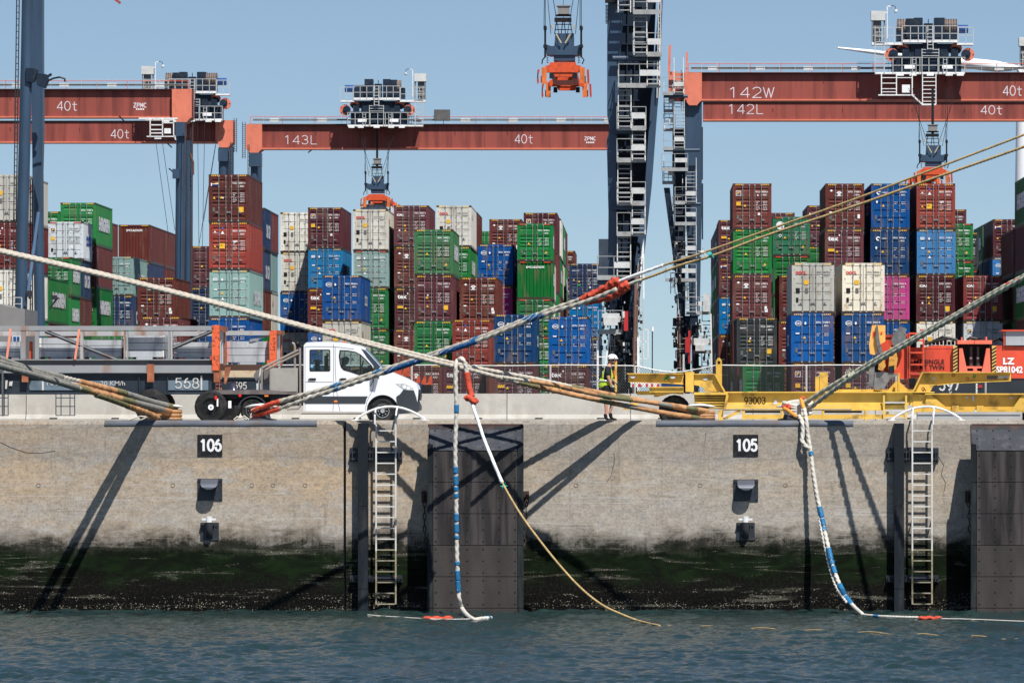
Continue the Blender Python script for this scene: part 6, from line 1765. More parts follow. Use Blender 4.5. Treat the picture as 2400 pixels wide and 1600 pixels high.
for a, b in ((2234,2244),(2325,2335)):
    m = MB(); m.pb(a, 810, b, 872, Ys-.2, .15, 0)
    for i in range(8): m.add([tuple(P(x, y, Ys-.205)) for x, y in ((a,818+i*8),(b,812+i*8 if a < 2300 else 812+i*8),(b,816+i*8),(a,822+i*8))], [(0,1,2,3)], 1)
    m.build('hazard_strip', [mat('hazard_yellow', (.62,.40,.12), .6), blackm], t)
m = MB(); m.pb(2246, 805, 2325, 872, Ys+.7, .2); m.build('recess_back', black, t)
m = MB(); m.pb(2244, 797, 2283.5, 806, Ys-.25, 1); m.pb(2284.5, 797, 2325, 806, Ys-.25, 1); m.pb(2253, 790, 2256, 797, Ys-.1, .2); m.pb(2310, 789, 2313.5, 797, Ys-.1, .2)
m.plate([(2248,816),(2256,816),(2265,860),(2268,872),(2248,872)], [], Ys-.22, .3); m.plate([(2320,816),(2312,816),(2304,860),(2300,872),(2322,872)], [], Ys-.22, .3)
m.plate([(2262,858),(2306,858),(2300,872),(2266,872)], [[(2267,863),(2281,863),(2281,869),(2267,869)],[(2290,863),(2304,863),(2302,869),(2290,869)]], Ys-.1, .3)
m.build('actuator_frame', mat('actuator_pink', (.72,.16,.10), .45, var=.1, dirt=(.6,.5,.48), damt=.5, dscale=5, thr=.6), t)
for px in (2276, 2292.5):
    m = MB(); m.tube([P(px, 812, Ys+.2), P(px, 858, Ys+.2)], .05, 10); m.tube([P(px, 836, Ys+.2), P(px, 858, Ys+.2)], .075, 10); m.pb(px-3, 837, px+2, 841, Ys+.1, .05, 1); m.build('hydraulic_cylinder', [mat('cyl_grey', (.06,.06,.06), .4), whitem], t, smooth=True)
m = MB(); m.pb(2357, 776, 2440, 809, Ys-.1, 1.5); m.pb(2395,776,2397,809,Ys-.11,.02); m.build('electric_box', mat('box_light', (.33,.35,.37), .5), t)
m = MB(); m.pb(2348, 772.5, 2440, 776, Ys-.2, 1.6); m.pb(2352,776,2355,810,Ys-.1,.2); m.build('top_rail', spr, t)
m = MB()
for pts in (((2165,806),(2200,798),(2225,792),(2244,797)), ((2186,800),(2210,789),(2236,795)), ((2325,800),(2340,793),(2356,800)), ((2266,796),(2275,791),(2290,794),(2300,791))): m.ptube(pts, Ys+.3, .05, 6)
for i in range(8): m.pb(2168+i*9, 797+(i*3)%5, 2174+i*9, 808, Ys+.4, .3)
m.build('hydraulic_hose', black, t)
# flipper arms of the spreader
m = MB(); m.plate([(2044,762),(2075,762),(2075,800),(2066,805),(2058,815),(2052,832),(2039,829),(2037,806)], [], Ys-.6, .12); m.build('yellow_arm', mat('arm_amber', (.78,.40,.10), .5, var=.08), t)
m = MB(); ptext(m, 'N', 2046, 776, 2054, 791, Ys-.63, 0, .04); ptext(m, 'T', 2060, 778, 2072, 783, Ys-.63, 0, .04); m.build('arm_mark', redm, t)
gflip = mat('bare_steel_flipper', (.17,.17,.165), .38, .5, var=.3, scale=4, dirt=(.3,.29,.27), damt=.4, dscale=8)
m = MB(); m.plate([(2054,760),(2057,762),(2062,800),(2070,830),(2066,836),(2058,820),(2052,790)], [], Ys-.75, .1); m.plate([(2110,765),(2123,768),(2124,800),(2118,812),(2106,818),(2093,810),(2089,796),(2097,778)], [], Ys-.5, .12); m.build('flipper_plate', gflip, t)
m = MB(); m.plate([(2062,826),(2071,832),(2076,858),(2068,868),(2058,866),(2060,845)], [], Ys-.7, .25); m.plate([(2086,812),(2099,816),(2104,840),(2100,866),(2092,868),(2082,866),(2084,840)], [], Ys-.5, .25); m.build('flipper_arm', mat('arm_ochre', (.55,.28,.06), .5, var=.2, dirt=(.03,.03,.03), damt=.6, dscale=6), t)
m = MB(); m.plate([(2084,858),(2096,856),(2096,872),(2082,872)], [], Ys-.6, .3); m.plate([(2040,848),(2060,832),(2064,872),(2044,872)], [], Ys-.4, .3); m.build('pivot', black, t)
m = MB(); m.plate([(2038,846),(2050,852),(2048,906),(2036,904)], [], Ys-.5, .4); m.plate([(2050,872),(2096,874),(2106,878),(2086,888),(2076,904),(2072,911),(2048,910)], [], Ys-.55, .4); m.build('flipper_shoe', mat('shoe_grey', (.22,.215,.2), .45, .3, var=.3, dirt=(.07,.07,.07), damt=.5, dscale=5), t)

# ---------------- the worker
Yp = 157.2
s_ = F/Yp
t = thing('person', P(1424, 985, Yp), 'dock worker in white helmet, yellow hi-vis vest and shorts walking right', 'person')
def W(px, py, dy=0.0): p = P(px, py, Yp); return Vector((p.x, Yp+dy, p.z))
add_head(t, W(1434.6, 843.2), 1.12, -.12)
# one continuous body
J = [(W(1420,909), (.15,.12)),        # pelvis root
     (W(1420,895), (.135,.115)), (W(1422,880), (.15,.125)), (W(1424,866), (.15,.11)), (W(1428,857.5), (.07,.06)), (W(1431.5,851), (.055,.052)),
     (W(1420,917,-.09), .095), (W(1420.5,938,-.10), .068), (W(1421,955,-.10), .055), (W(1421,973,-.10), .038), (W(1420.5,981,-.10), .04),      # near leg
     (W(1423,917,.09), .095), (W(1436,937,.11), .065), (W(1433,954,.11), .054), (W(1428,969,.11), .036), (W(1432,979,.11), .035),
     (W(1423,863,-.15), .06), (W(1425,882,-.20), .048), (W(1432,900,-.19), .037), (W(1437,907,-.18), .028),           # near arm
     (W(1424,863,.15), .06), (W(1429,882,.20), .045), (W(1440,893,.18), .035), (W(1444,898,.16), .026)]
E = [(0,1),(1,2),(2,3),(3,4),(4,5),(0,6),(6,7),(7,8),(8,9),(9,10),(0,11),(11,12),(12,13),(13,14),(14,15),(3,16),(16,17),(17,18),(18,19),(3,20),(20,21),(21,22),(22,23)]
skinfig('body', J, E, skinm, t)
skinfig('shirt', [(W(1420.5,906), (.158,.135)), (W(1422,882), (.165,.14)), (W(1424,867), (.165,.13)), (W(1427,860), (.09,.085)),
                  (W(1422.5,863,-.16), .082), (W(1424,874,-.20), .075), (W(1425.2,881,-.20), .066), (W(1424,863,.16), .08), (W(1428,880,.20), .066)],
        [(0,1),(1,2),(2,3),(2,4),(4,5),(5,6),(2,7),(7,8)], shirt, t)
skinfig('hi_vis_vest', [(W(1418,911), (.215,.175)), (W(1418,903), (.205,.17)), (W(1418.5,893), (.19,.158)), (W(1420,886), (.178,.15))], [(0,1),(1,2),(2,3)], hivis, t)
skinfig('vest_strap', [(W(1434,892,-.06), .045), (W(1434,878,-.07), .04), (W(1431,866,-.09), .032), (W(1426,859.5,-.10), .028), (W(1418,864,-.10), .03), (W(1415,876,-.10), .035), (W(1413,888,-.08), .05)],
        [(0,1),(1,2),(2,3),(3,4),(4,5),(5,6)], hivis, t)
m = MB(); 
m.tube([W(1419,892)+Vector((.185*math.cos(a), .158*math.sin(a), .0)) for a in [i*math.pi/10 for i in range(20)]], .022, 6, closed=True); m.build('reflective_band', reflect, t, smooth=True)
m = MB(); m.tube([W(1438.5,868,-.04), W(1439.5,876,-.05), W(1438.5,884,-.05)], .022, 8); m.build('radio', orange, t); m = MB(); m.tube([W(1437,884,-.06), W(1438,887,-.06)], .04, 8); m.build('pouch', black, t)
skinfig('shorts', [(W(1420,908), (.175,.15)), (W(1420,895), (.165,.14)), (W(1420,918,-.09), .125), (W(1420.5,932,-.10), .108), (W(1422.5,941,-.10), .10),
                   (W(1424,918,.09), .12), (W(1432,930,.11), .10), (W(1436,936,.11), .092)], [(0,1),(0,2),(2,3),(3,4),(0,5),(5,6),(6,7)], shorts, t)
# hand with fingers, gloved
def hand(parent, w, d, mt, name='glove', s=1.0):
    d = Vector(d).normalized(); a = Vector((0,1,0)); f = d.cross(a).normalized()
    J = [(w, .032*s), (w+d*.05*s, (.042*s,.024*s)), (w+d*.085*s, (.044*s,.02*s))]; E = [(0,1),(1,2)]
    o1 = skinfig(name, J, E, mt, parent, 1)
    for i in range(4):
        b = w + d*.085*s + a*(.030-.020*i)*s; L_ = (.062,.07,.066,.052)[i]*s
        skinfig('finger', [(b, .0095*s), (b+d*L_*.5+f*.01*s, .009*s), (b+d*L_+f*.03*s, .0075*s)], [(0,1),(1,2)], mt, o1, 1)
    b = w + d*.03*s + f*.02*s
    skinfig('thumb', [(b, .012*s), (b+d*.03*s+f*.035*s, .011*s), (b+d*.06*s+f*.045*s, .009*s)], [(0,1),(1,2)], mt, o1, 1)
glv = mat('glove_dark', (.03,.06,.09), .8)
hand(t, W(1437,907,-.18), (.25,0,-1), glv); hand(t, W(1444,898,.16), (.7,0,-.7), glv)
m = MB(); m.tube([W(1436,903.5,-.185), W(1437.2,907,-.185)], .043, 10); m.build('glove_cuff', reflect, t)
for px, dy, ax_, toe in ((1420.5, -.10, 981, 1430), (1432, .11, 979, 1442)):
    b = ax_ - 981
    skinfig('boot', [(W(px-2,968+b,dy), .058), (W(px-1,976+b,dy), .06), (W(px+1,982+b*.6,dy), (.052,.045)), (W(px+7,983+b*.5,dy), (.05,.036)), (W(px+14,984+b*.2,dy), (.042,.028))], [(0,1),(1,2),(2,3),(3,4)], shorts, t, 2)
# ================================================================ bollards and mooring lines
bolm = mat('bollard_steel', (.05,.055,.065), .5, .2, var=.3)
def bollard(px, lab, Y=156.3):
    t = thing('mooring_bollard', P(px, 985, Y), lab, 'bollard', 'mooring bollards along the quay edge')
    c = P(px, 984.6, Y); m = MB()
    zt = Zp(948, Y) - c.z
    m.tube([c + Vector((0,0,z)) for z in (0,.03,.06,zt*.55,zt*.8,zt*.9)], [.42,.42,.27,.22,.26,.30], 24); m.build('post', bolm, t, smooth=True)
    m = MB(); vs = []
    for i, (k, z) in enumerate(((.30,.88),(.46,.93),(.47,.98),(.30,1.06),(.02,1.09))):
        for j in range(28):
            a = 2*math.pi*j/28; vs.append(c + Vector((k*math.cos(a)*.98, k*math.sin(a)*.8, zt*z - .05*math.cos(a)**2*(k/.47))))
    m.add(vs, [(i*28+j, i*28+(j+1)%28, (i+1)*28+(j+1)%28, (i+1)*28+j) for i in range(4) for j in range(28)]); m.build('cap', white, t, smooth='all')
    return c
bollard(392, 'mooring bollard with white cap holding the rusty-orange sleeved lines at left')
bollard(612, 'mooring bollard with white cap under the red sleeved lines by the van')
bollard(1640, 'mooring bollard with white cap right of the worker')
bollard(1858, 'mooring bollard with white cap tied with frayed grey ropes')

ropeg = mat('rope_grey', (.42,.39,.33), .85, var=.15, scale=6, dirt=(.20,.18,.14), damt=.5, dscale=10)
ropep = mat('rope_pale', (.46,.42,.35), .85, var=.1, scale=5, dirt=(.34,.26,.22), damt=.5, dscale=7)
ropeo = mat('rope_olive', (.40,.40,.31), .85, var=.15, scale=6, dirt=(.14,.14,.10), damt=.5, dscale=10)
ropew = mat('rope_white', (.54,.515,.46), .85, var=.1, scale=6, dirt=(.38,.34,.30), damt=.45, dscale=9)
ropey = mat('rope_tan', (.42,.30,.14), .85, var=.15, scale=6, dirt=(.22,.15,.08), damt=.5, dscale=9)
sleeveo = mat('sleeve_rust_orange', (.44,.235,.11), .8, var=.25, scale=3, dirt=(.13,.07,.04), damt=.8, dscale=4.5, bump=.5, bscale=9)
sleeveg = mat('sleeve_moss', (.15,.14,.07), .9, var=.2, scale=4, dirt=(.07,.07,.03), damt=.6, dscale=8)
sleever = mat('sleeve_red', (.52,.075,.04), .75, var=.15, scale=4, dirt=(.28,.03,.02), damt=.6, dscale=9, bump=.8, bscale=14)
sleevew = mat('sleeve_white', (.72,.73,.72), .6, var=.05, dirt=(.45,.44,.42), damt=.4, dscale=4)
sleevegr = mat('sleeve_grey', (.22,.215,.19), .8, var=.12, dirt=(.10,.10,.09), damt=.5, dscale=5)
taped = mat('tape_blue', (.018,.145,.30), .5, var=.15, dirt=(.01,.10,.3), damt=.5, dscale=14)
teal = mat('twine_teal', (.02,.38,.30), .7)

def catmull(pts, step=.04):
    pts = [Vector(p) for p in pts]; out = []
    q = [pts[0]*2 - pts[1]] + pts + [pts[-1]*2 - pts[-2]]
    for i in range(1, len(q)-2):
        a, b, c, d = q[i-1], q[i], q[i+1], q[i+2]; n = max(2, int((c-b).length/step))
        for k in range(n):
            t = k/n
            out.append(.5*((2*b) + (c-a)*t + (2*a-5*b+4*c-d)*t*t + (3*b-a-3*c+d)*t**3))
    out.append(pts[-1]); return out
def rope_mesh(path, r, kind='twist', pitch=None, n=None, bump=.16):
    m = MB(); pts = path; k = len(pts); n = n or (12 if r > .03 else 6)
    pitch = pitch or r*9; s = 0; up = None; vs = []
    for i, p in enumerate(pts):
        t = (pts[min(i+1, k-1)] - pts[max(i-1, 0)]).normalized()
        if up is None: up = Vector((0,0,1)) if abs(t.z) < .9 else Vector((0,1,0))
        a = t.cross(up).normalized(); u = a.cross(t).normalized(); up = u
        if i: s += (p - pts[i-1]).length
        for j in range(n):
            th = 2*math.pi*j/n; ph = 2*math.pi*s/pitch
            if kind == 'twist': f = 1 + bump*math.cos(3*th - ph*3)
            elif kind == 'braid': f = 1 + bump*math.cos(2*th - ph*2)*1.0 + bump*math.cos(2*th + ph*2)
            elif kind == 'sleeve': f = 1 + bump*.5*noise.noise(Vector((s*3/max(r,.02)*.03, th, 1.3))) + bump*.6*noise.noise(Vector((s*40*.2, th*1.3, 7)))
            else: f = 1
            vs.append(p + (a*math.cos(th) + u*math.sin(th))*r*f)
    fs = [(i*n+j, i*n+(j+1)%n, (i+1)*n+(j+1)%n, (i+1)*n+j) for i in range(k-1) for j in range(n)]
    fs += [tuple(range(n-1,-1,-1)), tuple((k-1)*n+j for j in range(n))]
    m.add(vs, fs); return m
def planfn(X0, Y0, q):        # a line leaving (X0,Y0) and drifting q metres sideways per metre towards the ship
    return lambda px: (X0 + q*Y0)/((px - CX)/F + q)
def lift(pts, fn): return [P(x, y, fn(x)) for x, y in pts]
def cum(path):
    s = [0.0]
    for a, b in zip(path[:-1], path[1:]): s.append(s[-1] + (b-a).length)
    return s
def section(path, fa, fb):     # by measured x or by fraction
    n = len(path); return path[max(0, int(fa*(n-1))): int(fb*(n-1))+1]
def line(t, name, pts, r, mt, kind='twist', step=.03, pitch=None, bump=.16, sleeves=(), lab=None):
    """one rope as a part of t; sleeves: (from fraction, to fraction, material, radius factor)"""
    path = catmull(pts, step); rope_mesh(path, r, kind, pitch, bump=bump).build(name, mt, t, smooth='all')
    for a, b, sm, k, nm in sleeves:
        sp = section(path, a, b)
        if len(sp) < 3: continue
        rope_mesh(sp, r*max(k, 1.22), 'sleeve', bump=.30 if k > 1.2 else .18, n=12).build(nm, sm, t, smooth='all')
    return path
def frx(path_pts, x, lo=None):  # fraction along measured x for nearly even spacing
    a, b = path_pts[0][0], path_pts[-1][0]; return (x-a)/(b-a)

# A: long line from the bollard right of the worker up and left to the ship
t = thing('mooring_line', P(1650, 975, 156), 'pair of long pale mooring lines rising left with rusty orange sleeves near the worker', 'mooring line', 'mooring lines to the ship')
fa = planfn(X(1650, 156), 156.0, -1.80); fa2 = planfn(X(1650, 156), 156.0, -1.36); fa3 = planfn(X(1650, 156), 156.0, -1.15)
top = [(-60,573),(0,586),(250,644),(500,707),(750,773),(1000,836),(1100,859),(1250,887),(1400,919),(1500,938),(1580,951),(1660,963)]
bot = [(-60,577),(0,590),(250,648),(500,711),(750,777.5),(1000,843),(1100,866),(1200,892),(1300,915),(1400,937),(1500,957),(1580,971),(1660,981)]
ff = lambda L_, x: frx(L_, x)
def fr_of(pts3, x):      # arc fraction where the lifted path crosses measured x
    path = catmull(pts3, .05); n = len(path)
    best = min(range(n), key=lambda i: abs(CX + path[i].x*F/path[i].y - x)); return best/(n-1)
def sl(pts3, a, b, m_, k, nm='sleeve'): return (min(fr_of(pts3, a), fr_of(pts3, b)), max(fr_of(pts3, a), fr_of(pts3, b)), m_, k, nm)
p1 = lift(top, fa); p2 = [p + Vector((0,.12,0)) for p in lift(bot, fa2)]
line(t, 'upper_rope', p1, .058, ropep, bump=.10, sleeves=[sl(p1,1335,1366,sleeveg,1.05), sl(p1,1366,1440,sleeveo,1.12), sl(p1,1440,1473,sleeveg,1.35), sl(p1,1473,1508,sleeveo,1.1), sl(p1,1508,1524,MATS['twine_teal'] if False else sleevegr,1.12), sl(p1,1524,1608,sleeveo,1.12), sl(p1,1608,1635,sleeveg,1.12), sl(p1,1635,1659,sleeveo,1.15)])
line(t, 'lower_rope', p2, .056, ropep, bump=.10, sleeves=[sl(p2,1215,1262,sleeveg,1.0), sl(p2,1262,1406,sleeveo,1.1), sl(p2,1406,1440,sleeveg,1.15), sl(p2,1440,1455,sleeveo,1.1), sl(p2,1455,1492,sleevegr,1.12), sl(p2,1492,1618,sleeveo,1.15), sl(p2,1618,1640,sleeveg,1.12), sl(p2,1640,1659,sleeveo,1.2)])
mid = [(1180,884),(1300,902),(1400,925),(1470,936),(1540,945),(1600,958),(1655,972)]
p3 = [p + Vector((0,.25,0)) for p in lift(mid, fa3)]
line(t, 'inner_rope', p3, .048, ropep, bump=.1, sleeves=[sl(p3,1240,1400,sleeveo,1.1), sl(p3,1400,1480,sleeveg,1.12), sl(p3,1480,1540,sleeveo,1.1), sl(p3,1540,1575,sleevegr,1.12), sl(p3,1575,1612,sleeveo,1.1), sl(p3,1612,1640,sleevegr,1.3), sl(p3,1640,1655,sleeveo,1.1)])
m = MB()
for a in (.02,-.06,-.12):
    m.tube([P(1640,968,156.3)+Vector((.33*math.cos(q)+.05, .30*math.sin(q), a)) for q in [i*math.pi/8 for i in range(16)]], .055, 8, closed=True)
m.build('bollard_loop', sleeveo, t, smooth=True)

# C: bundle at the left bollard
t = thing('mooring_line', P(400, 972, 156), 'bundle of grey lines with orange sleeves on the left bollard', 'mooring line', 'mooring lines to the ship')
fc = planfn(X(400, 156), 156.0, -.361)
for i, (pl, r, sls) in enumerate((
    ([(-60,815),(0,840),(60,862),(180,893),(290,921),(350,940),(412,955)], .072, [(0,.42,sleevegr,1.1),(.50,.68,sleeveo,1.1),(.68,.735,sleeveg,1.35),(.735,.955,sleevegr,1.05),(.955,1,sleeveg,1.15)]),
    ([(-60,835),(0,857),(90,882),(190,911),(280,934),(350,952),(413,966)], .070, [(0,.49,sleevegr,1.1),(.50,.54,sleeveg,1.1),(.54,.71,sleeveo,1.12),(.71,.77,sleeveg,1.3),(.77,.93,sleevegr,1.02),(.93,1,sleeveo,1.15)]),
    ([(-60,825),(0,848),(90,875),(180,902),(280,930),(360,958),(414,975)], .060, [(0,.45,sleevegr,1.05),(.48,.72,sleeveo,1.1),(.73,.8,sleeveg,1.3),(.8,1,sleeveo,1.15)]),
    ([(225,925),(265,938),(310,955),(340,966),(368,978)], .066, [(0,.5,sleeveg,1.2),(.5,1,sleeveo,1.35)]))):
    p = [q + Vector((0,.05*i,0)) for q in lift(pl, planfn(X(400,156), 156.0, (-.405,-.335,-.395,-.325)[i]))]
    line(t, 'rope', p, r, ropeg, bump=.1, sleeves=[(a,b,m_,k,'sleeve') for a,b,m_,k in sls])
m = MB()
for a in (.02,-.08,-.18): m.tube([P(394,966,156.3)+Vector((.34*math.cos(q), .30*math.sin(q), a)) for q in [i*math.pi/8 for i in range(16)]], .058, 8, closed=True)
m.build('bollard_loop', sleeveo, t, smooth=True)
m = MB(); m.ptube([(300,984),(330,975),(352,978),(370,984)], 155.6, .02, 5); m.ptube([(330,984),(352,974),(378,983)], 155.7, .018, 5); m.build('loose_end', ropew, t)

# B: lines from the bollard by the van up to the right
t = thing('mooring_line', P(600, 975, 156), 'twisted grey lines with blue tape and red sleeves rising from the bollard by the van', 'mooring line', 'mooring lines to the ship')
fb = planfn(X(600, 156), 156.0, 1.9)
b1 = [(590,962),(660,939),(770,908),(880,873),(1000,833),(1130,789),(1260,737),(1370,698),(1440,668)]
b2 = [(592,976),(660,955),(760,921),(880,880),(1000,839),(1130,795),(1260,743),(1375,706),(1445,678)]
q1 = lift(b1, fb); q2 = [q + Vector((0,.12,0)) for q in lift(b2, planfn(X(600, 156), 156.0, 1.55))]
line(t, 'braided_rope', q1, .055, ropeg, 'twist', pitch=.85, bump=.27, sleeves=[sl(q1,588,661,sleever,1.25), sl(q1,781,806,taped,1.15), sl(q1,881,900,taped,1.2), sl(q1,1108,1126,taped,1.12), sl(q1,1232,1262,taped,1.12)])
line(t, 'braided_rope', q2, .055, ropeg, 'twist', pitch=.85, bump=.27, sleeves=[sl(q2,588,655,sleever,1.3), sl(q2,785,797,taped,1.15), sl(q2,905,1014,mat('tape_dark_blue', (.01,.07,.20), .6),1.25), sl(q2,1030,1118,MATS['tape_dark_blue'],1.15), sl(q2,1240,1275,MATS['tape_dark_blue'],1.15)])
r1 = [(1362,702),(1385,692),(1410,680),(1440,664),(1452,660)]; r2 = [(1370,706),(1400,702),(1430,694),(1455,680),(1472,668)]
for pl, rr_ in ((r1,.10),(r2,.115)):
    path = catmull(lift(pl, fb), .03); rope_mesh(path, rr_, 'sleeve', bump=.7, n=16).build('red_sleeve', sleever, t, smooth='all')
for px, py in ((1437,660),(1464,669),(1388,690)):
    c = P(px, py, fb(px)-.05); d_ = Vector((.11, 0, .045)) if px != 1437 else Vector((.07, 0, .07))
    rope_mesh([c - d_*1.0, c - d_*.6, c - d_*.2, c + d_*.2, c + d_*.6, c + d_*1.0], .105, 'sleeve', bump=.7, n=12).build('knot', sleever, t, smooth='all')
u1 = [(1448,660),(1500,641),(1560,620),(1640,595),(1760,553),(2000,468),(2200,392),(2400,316),(2460,293)]
u2 = [(1468,668),(1530,646),(1600,620),(1680,596),(1800,551),(2000,484),(2200,414),(2400,344),(2460,322)]
w1 = lift(u1, fb); w2 = lift(u2, fb)
line(t, 'tail_rope', w1, .030, ropey, 'twist', bump=.15, sleeves=[sl(w1,1448,1560,sleevew,1.5,'white_sleeve')])
line(t, 'tail_rope', w2, .034, ropey, 'twist', bump=.15, sleeves=[sl(w2,1466,1506,mat('sleeve_dull', (.4,.42,.36), .7),1.3,'grey_sleeve')])
for px, py in ((1646,592),(1665,597)):
    c = P(px, py, fb(px)-.05); m = MB()
    for k in range(5): m.tube([c, c+Vector((.12*math.cos(k*1.4), -.02, .12*math.sin(k*1.4)))], .012, 4)
    m.tube([c-Vector((.04,0,0)), c+Vector((.04,0,.015))], .05, 8); m.build('twine_tie', teal if px > 1650 else ropew, t)
m = MB(); m.tube([P(588,968,155.4)+Vector((.05*math.sin(q*3),.0,-.10*q/3)) for q in range(5)], .02, 5)
m.ptube([(548,983),(556,976),(566,979),(572,974),(580,980),(584,984)], 155.5, .02, 5); m.ptube([(556,984),(566,976),(578,983)], 155.6, .02, 5); m.ptube([(662,965),(663,984)],155.5,.008,4)
m.build('loose_end', ropew, t)

# D: double braided line from the right bollard to the right
t = thing('mooring_line', P(1858, 972, 156), 'olive-grey double braided line with frayed knot rising right from the tied bollard', 'mooring line', 'mooring lines to the ship')
fd = planfn(X(1858, 156), 156.0, .89)
d1 = [(1846,962),(1880,948),(1930,916),(1980,886),(2040,850),(2120,804),(2240,737),(2340,679),(2400,647),(2460,615)]
d2 = [(1850,972),(1890,960),(1935,928),(1985,892),(2043,856),(2122,810),(2242,742),(2342,684),(2400,652),(2460,620)]
e1 = lift(d1, fd); e2 = [q + Vector((0,.10,0)) for q in lift(d2, planfn(X(1858, 156), 156.0, .72))]
line(t, 'braided_rope', e1, .056, ropeo, 'twist', pitch=.85, bump=.28); line(t, 'braided_rope', e2, .054, ropeo, 'twist', pitch=.85, bump=.28)
m = MB(); rg = random.Random(4)
for px, py, k, rr_ in ((1996,878,26,.2), (1986,884,14,.16)):
    c = P(px, py, fd(px)-.08); m.tube([c-Vector((.09,0,.05)), c+Vector((.09,0,.05))], .095, 8)
    for _ in range(k):
        a = rg.uniform(0, 6.28); l_ = rg.uniform(.08, rr_); m.tube([c+Vector((rg.uniform(-.08,.08),0,rg.uniform(-.05,.05))), c+Vector((math.cos(a)*l_, rg.uniform(-.1,0), math.sin(a)*l_+.03))], .009, 3)
m.build('frayed_knot', ropeo, t)
m = MB()
for px, py in ((2362,664),(2368,668),(2384,655),(2378,662)): c = P(px,py,fd(px)-.1); m.tube([c-Vector((.05,0,.02)), c+Vector((.05,0,.03))], .03, 6)
m.build('red_tie', sleever, t)
# knots round the bollard and the loop of white rope
m = MB(); rg = random.Random(9)
for i in range(10):
    a0 = rg.uniform(-.5,.5); z0 = -.2+.05*i
    m.tube([P(1862,958,156)+Vector((.36*math.cos(q)+.1+a0*.1, .32*math.sin(q)-.05, .08*math.sin(q+a0*3)+z0*.5+.02)) for q in [j*math.pi/7 for j in range(14)]], .05, 7, closed=True)
m.build('bollard_turns', ropew, t, smooth=True)
m = MB(); m.tube(catmull([P(1838,957,155.5), P(1848,962,155.4), P(1858,970,155.3), P(1870,978,155.2)], .03), .055, 8); m.tube(catmull([P(1877,934,155.5), P(1881,948,155.4), P(1885,958,155.3)], .03), .055, 8); m.build('orange_sleeve', mat('sleeve_amber', (.65,.28,.05), .7), t)
m = MB(); m.tube([P(1836,955,155.6), P(1848,951,155.55), P(1850,958,155.5)], .07, 8); m.tube([P(1877,932,155.5), P(1886,933,155.5)], .05, 8); m.build('red_tie', sleever, t)

# E: white braided rope hanging from line A, and its tail
Ye = fa2(1073)
t = thing('hanging_rope', P(1070, 1440, Ye), 'white braided rope with blue tape hanging from the long line into the water', 'rope')
e = [(1074,843,.05),(1069,852,-.10),(1068,890,-.12),(1070,960,-.1),(1067,1050,-.1),(1069,1140,-.1),(1070,1240,-.1),(1072,1330,-.1),(1076,1400,-.12),(1086,1430,-.2),(1110,1446,-.5)]
pts = [P(x, y, Ye+d_) for x, y, d_ in e]
wz = lambda px, Y: Vector((X(px, Y), Y, ZW+.04))
pts[-1] = wz(1108, 147.6); pts += [wz(1130, 147.9), wz(1150, 148.4)]
tp = []
pa = catmull(pts, .03)
def yfrac(path, py):
    n = len(path); return min(range(n), key=lambda i: abs(CY - (path[i].z-ZC)*F/path[i].y - py) + (1000 if i > n*.9 else 0))/(n-1)
for a, b in ((948,968),(1092,1110),(1116,1136),(1140,1150),(1156,1166),(1202,1222),(1226,1248),(1255,1262),(1316,1328),(1336,1360),(1362,1386)):
    tp.append((yfrac(pa, a), yfrac(pa, b), taped, 1.12, 'blue_tape'))
tp.append((.982, .992, taped, 1.2, 'blue_tape'))
line(t, 'braided_rope', pts, .056, ropew, 'braid', bump=.10, pitch=.42, sleeves=tp)
t = thing('hanging_rope', P(1112, 940, Ye), 'thin line with red sleeve and white hose running down right to the water', 'rope')
e = [(1076,843,-.05),(1082,841,-.16),(1090,852,-.16),(1094,872,-.16),(1098,900,-.15),(1104,925,-.2),(1112,948,-.3)]
line(t, 'eye_rope', [P(x,y,Ye+d_) for x,y,d_ in e], .058, ropew, 'twist', bump=.2, sleeves=[(.38,.86,sleever,1.5,'red_sleeve')])
m = rope_mesh(catmull([P(x,y,Ye+d_) for x,y,d_ in ((1091,934,-.3),(1098,931,-.35),(1106,938,-.38),(1112,941,-.36),(1117,937,-.3))], .02), .085, 'sleeve', bump=.6); m.build('knot', sleever, t, smooth='all')
tail = [(1105,940),(1112,962),(1122,990),(1135,1030),(1148,1062),(1165,1102),(1181,1138),(1220,1204),(1262,1262),(1310,1322),(1360,1376),(1410,1416),(1460,1440),(1500,1455)]
tw = [P(x, y, Ye - .3 - .0085*max(0,(y-940))) for x, y in tail]
Ywt = 139.5
tw.append(Vector((X(1546,143.5), 143.5, ZW+.02))); 
def zfix(v, px): return v
line(t, 'tail_rope', tw, .030, ropey, 'twist', bump=.12, step=.04, sleeves=[(0,.24,sleevew,1.55,'white_hose')])
c = P(1181,1138, Ye-1.9-.06); m = MB()
for k in range(6): m.tube([c, c+Vector((.09*math.cos(k*1.1), -.03, .09*math.sin(k*1.1)))], .012, 4)
m.tube([c-Vector((.05,0,.03)), c+Vector((.05,0,-.03))], .045, 7); m.build('twine_tie', teal, t)

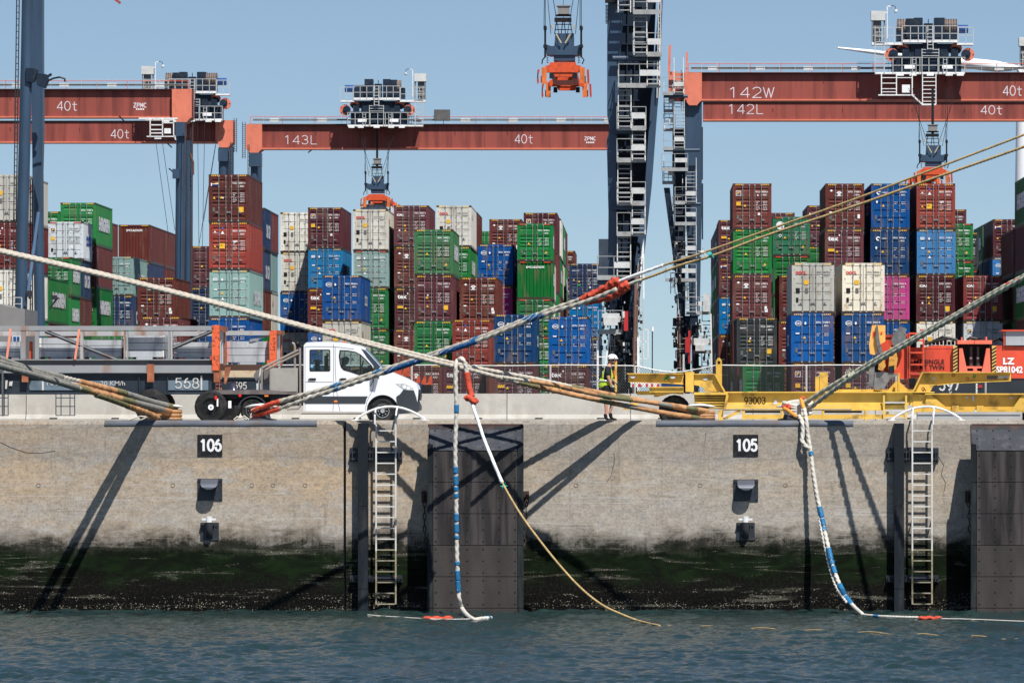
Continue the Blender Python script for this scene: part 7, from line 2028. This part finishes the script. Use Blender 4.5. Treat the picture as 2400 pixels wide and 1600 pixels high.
# F: white rope from the right bollard down the wall into the water
t = thing('hanging_rope', P(1930, 1440, 154.3), 'white twisted rope with blue tape hanging from the tied bollard down to the water', 'rope')
g1 = [(1872,975,155.2),(1880,988,154.9),(1882,1010,154.85),(1880,1032,154.8),(1888,1044,154.75),(1898,1052,154.7)]
line(t, 'side_loop', [P(*q) for q in g1], .058, ropew, 'twist', bump=.2)
g2 = [(1885,958,155.1),(1890,985,154.86),(1894,1020,154.8),(1900,1055,154.7),(1904,1090,154.6),(1910,1130,154.5),(1916,1165,154.4),(1925,1205,154.25),(1932,1240,154.1),(1942,1285,153.8),(1952,1325,153.5),(1964,1360,153.2),(1980,1393,152.8),(2000,1420,152.2)]
gg = [P(*q) for q in g2]; gg += [wz(2022, 150.6), wz(2060, 149.6), wz(2110, 149.0), wz(2165, 148.6)]
pa = catmull(gg, .03); tp = [(yfrac(pa, a), yfrac(pa, b), taped, k, 'blue_tape') for a, b, k in ((1057,1068,1.2),(1190,1212,1.3),(1214,1232,1.25),(1236,1246,1.2),(1286,1312,1.35),(1314,1322,1.4),(1328,1344,1.3),(1370,1396,1.4),(1398,1416,1.3))]
line(t, 'twisted_rope', gg[:-3], .052, ropew, 'twist', bump=.2, sleeves=[])
for a, b, sm, k, nm in tp: rope_mesh(section(pa, a, b), .054*k, 'sleeve', bump=.2, n=12).build(nm, sm, t, smooth='all')
line(t, 'twisted_rope', [P(x, y, Y_+.02) for x, y, Y_ in ((1905,1110,154.6),(1911,1150,154.5),(1918,1190,154.35),(1925,1240,154.1),(1936,1290,153.85),(1948,1340,153.5),(1962,1378,153.1),(1985,1412,152.5))], .042, ropew, 'twist', bump=.22)
line(t, 'thin_tail', gg[-4:], .035, ropew, 'twist', bump=.2, sleeves=[(.30,.42,taped,1.3,'blue_tape')])
# floats and drifting line
def floater(name, lab, x0, x1, Y, mt, r=.055, dy=0):
    t = thing(name, wz((x0+x1)/2, Y), lab, 'float', 'red floats on the ropes in the water')
    n = 10; path = [Vector((X(x0,Y) + (X(x1,Y)-X(x0,Y))*i/n, Y + dy*i/n, ZW+.03+.015*math.sin(i*1.7))) for i in range(n+1)]
    rope_mesh(path, r, 'sleeve', bump=.7, n=10).build('float_sleeve', mt, t, smooth='all'); return t
floater('red_float', 'red crumpled float sleeve in the water left of the white rope end', 992, 1060, 148.3, sleever)
floater('red_float', 'red float sleeve on the line at the foot of the right ladder', 2153, 2206, 148.5, sleever, .05)
t = thing('floating_line', wz(930, 149), 'thin white line on the water left of the red float', 'rope')
m = MB(); m.tube([Vector((X(px,Y_),Y_,ZW+.03+.012*math.sin(px*.2))) for px, Y_ in ((862,150.8),(900,150.2),(930,149.6),(960,149),(992,148.4),(1030,148.1),(1060,148),(1110,147.7))], .018, 5); m.build('line', ropew, t)
t = thing('floating_line', wz(2290, 148), 'thin pale line drifting on the water at the right edge', 'rope')
m = MB(); m.tube([Vector((X(px,Y_),Y_,ZW+.03+.012*math.sin(px*.13))) for px, Y_ in ((2206,148.4),(2250,148.1),(2300,147.7),(2350,147.1),(2400,146.6),(2440,146.2))], .018, 5); m.build('line', ropew, t)
t = thing('floating_line', wz(2000, 137), 'thin yellow line snaking on the water below the 105 sign', 'rope')
m = MB(); m.tube([Vector((X(px,Y_),Y_,ZW-.004+.03*math.sin(px*.05))) for px, Y_ in zip(range(1560,2400,14), [144.5-.14*i for i in range(60)])], .014, 5); m.build('line', ropey, t)
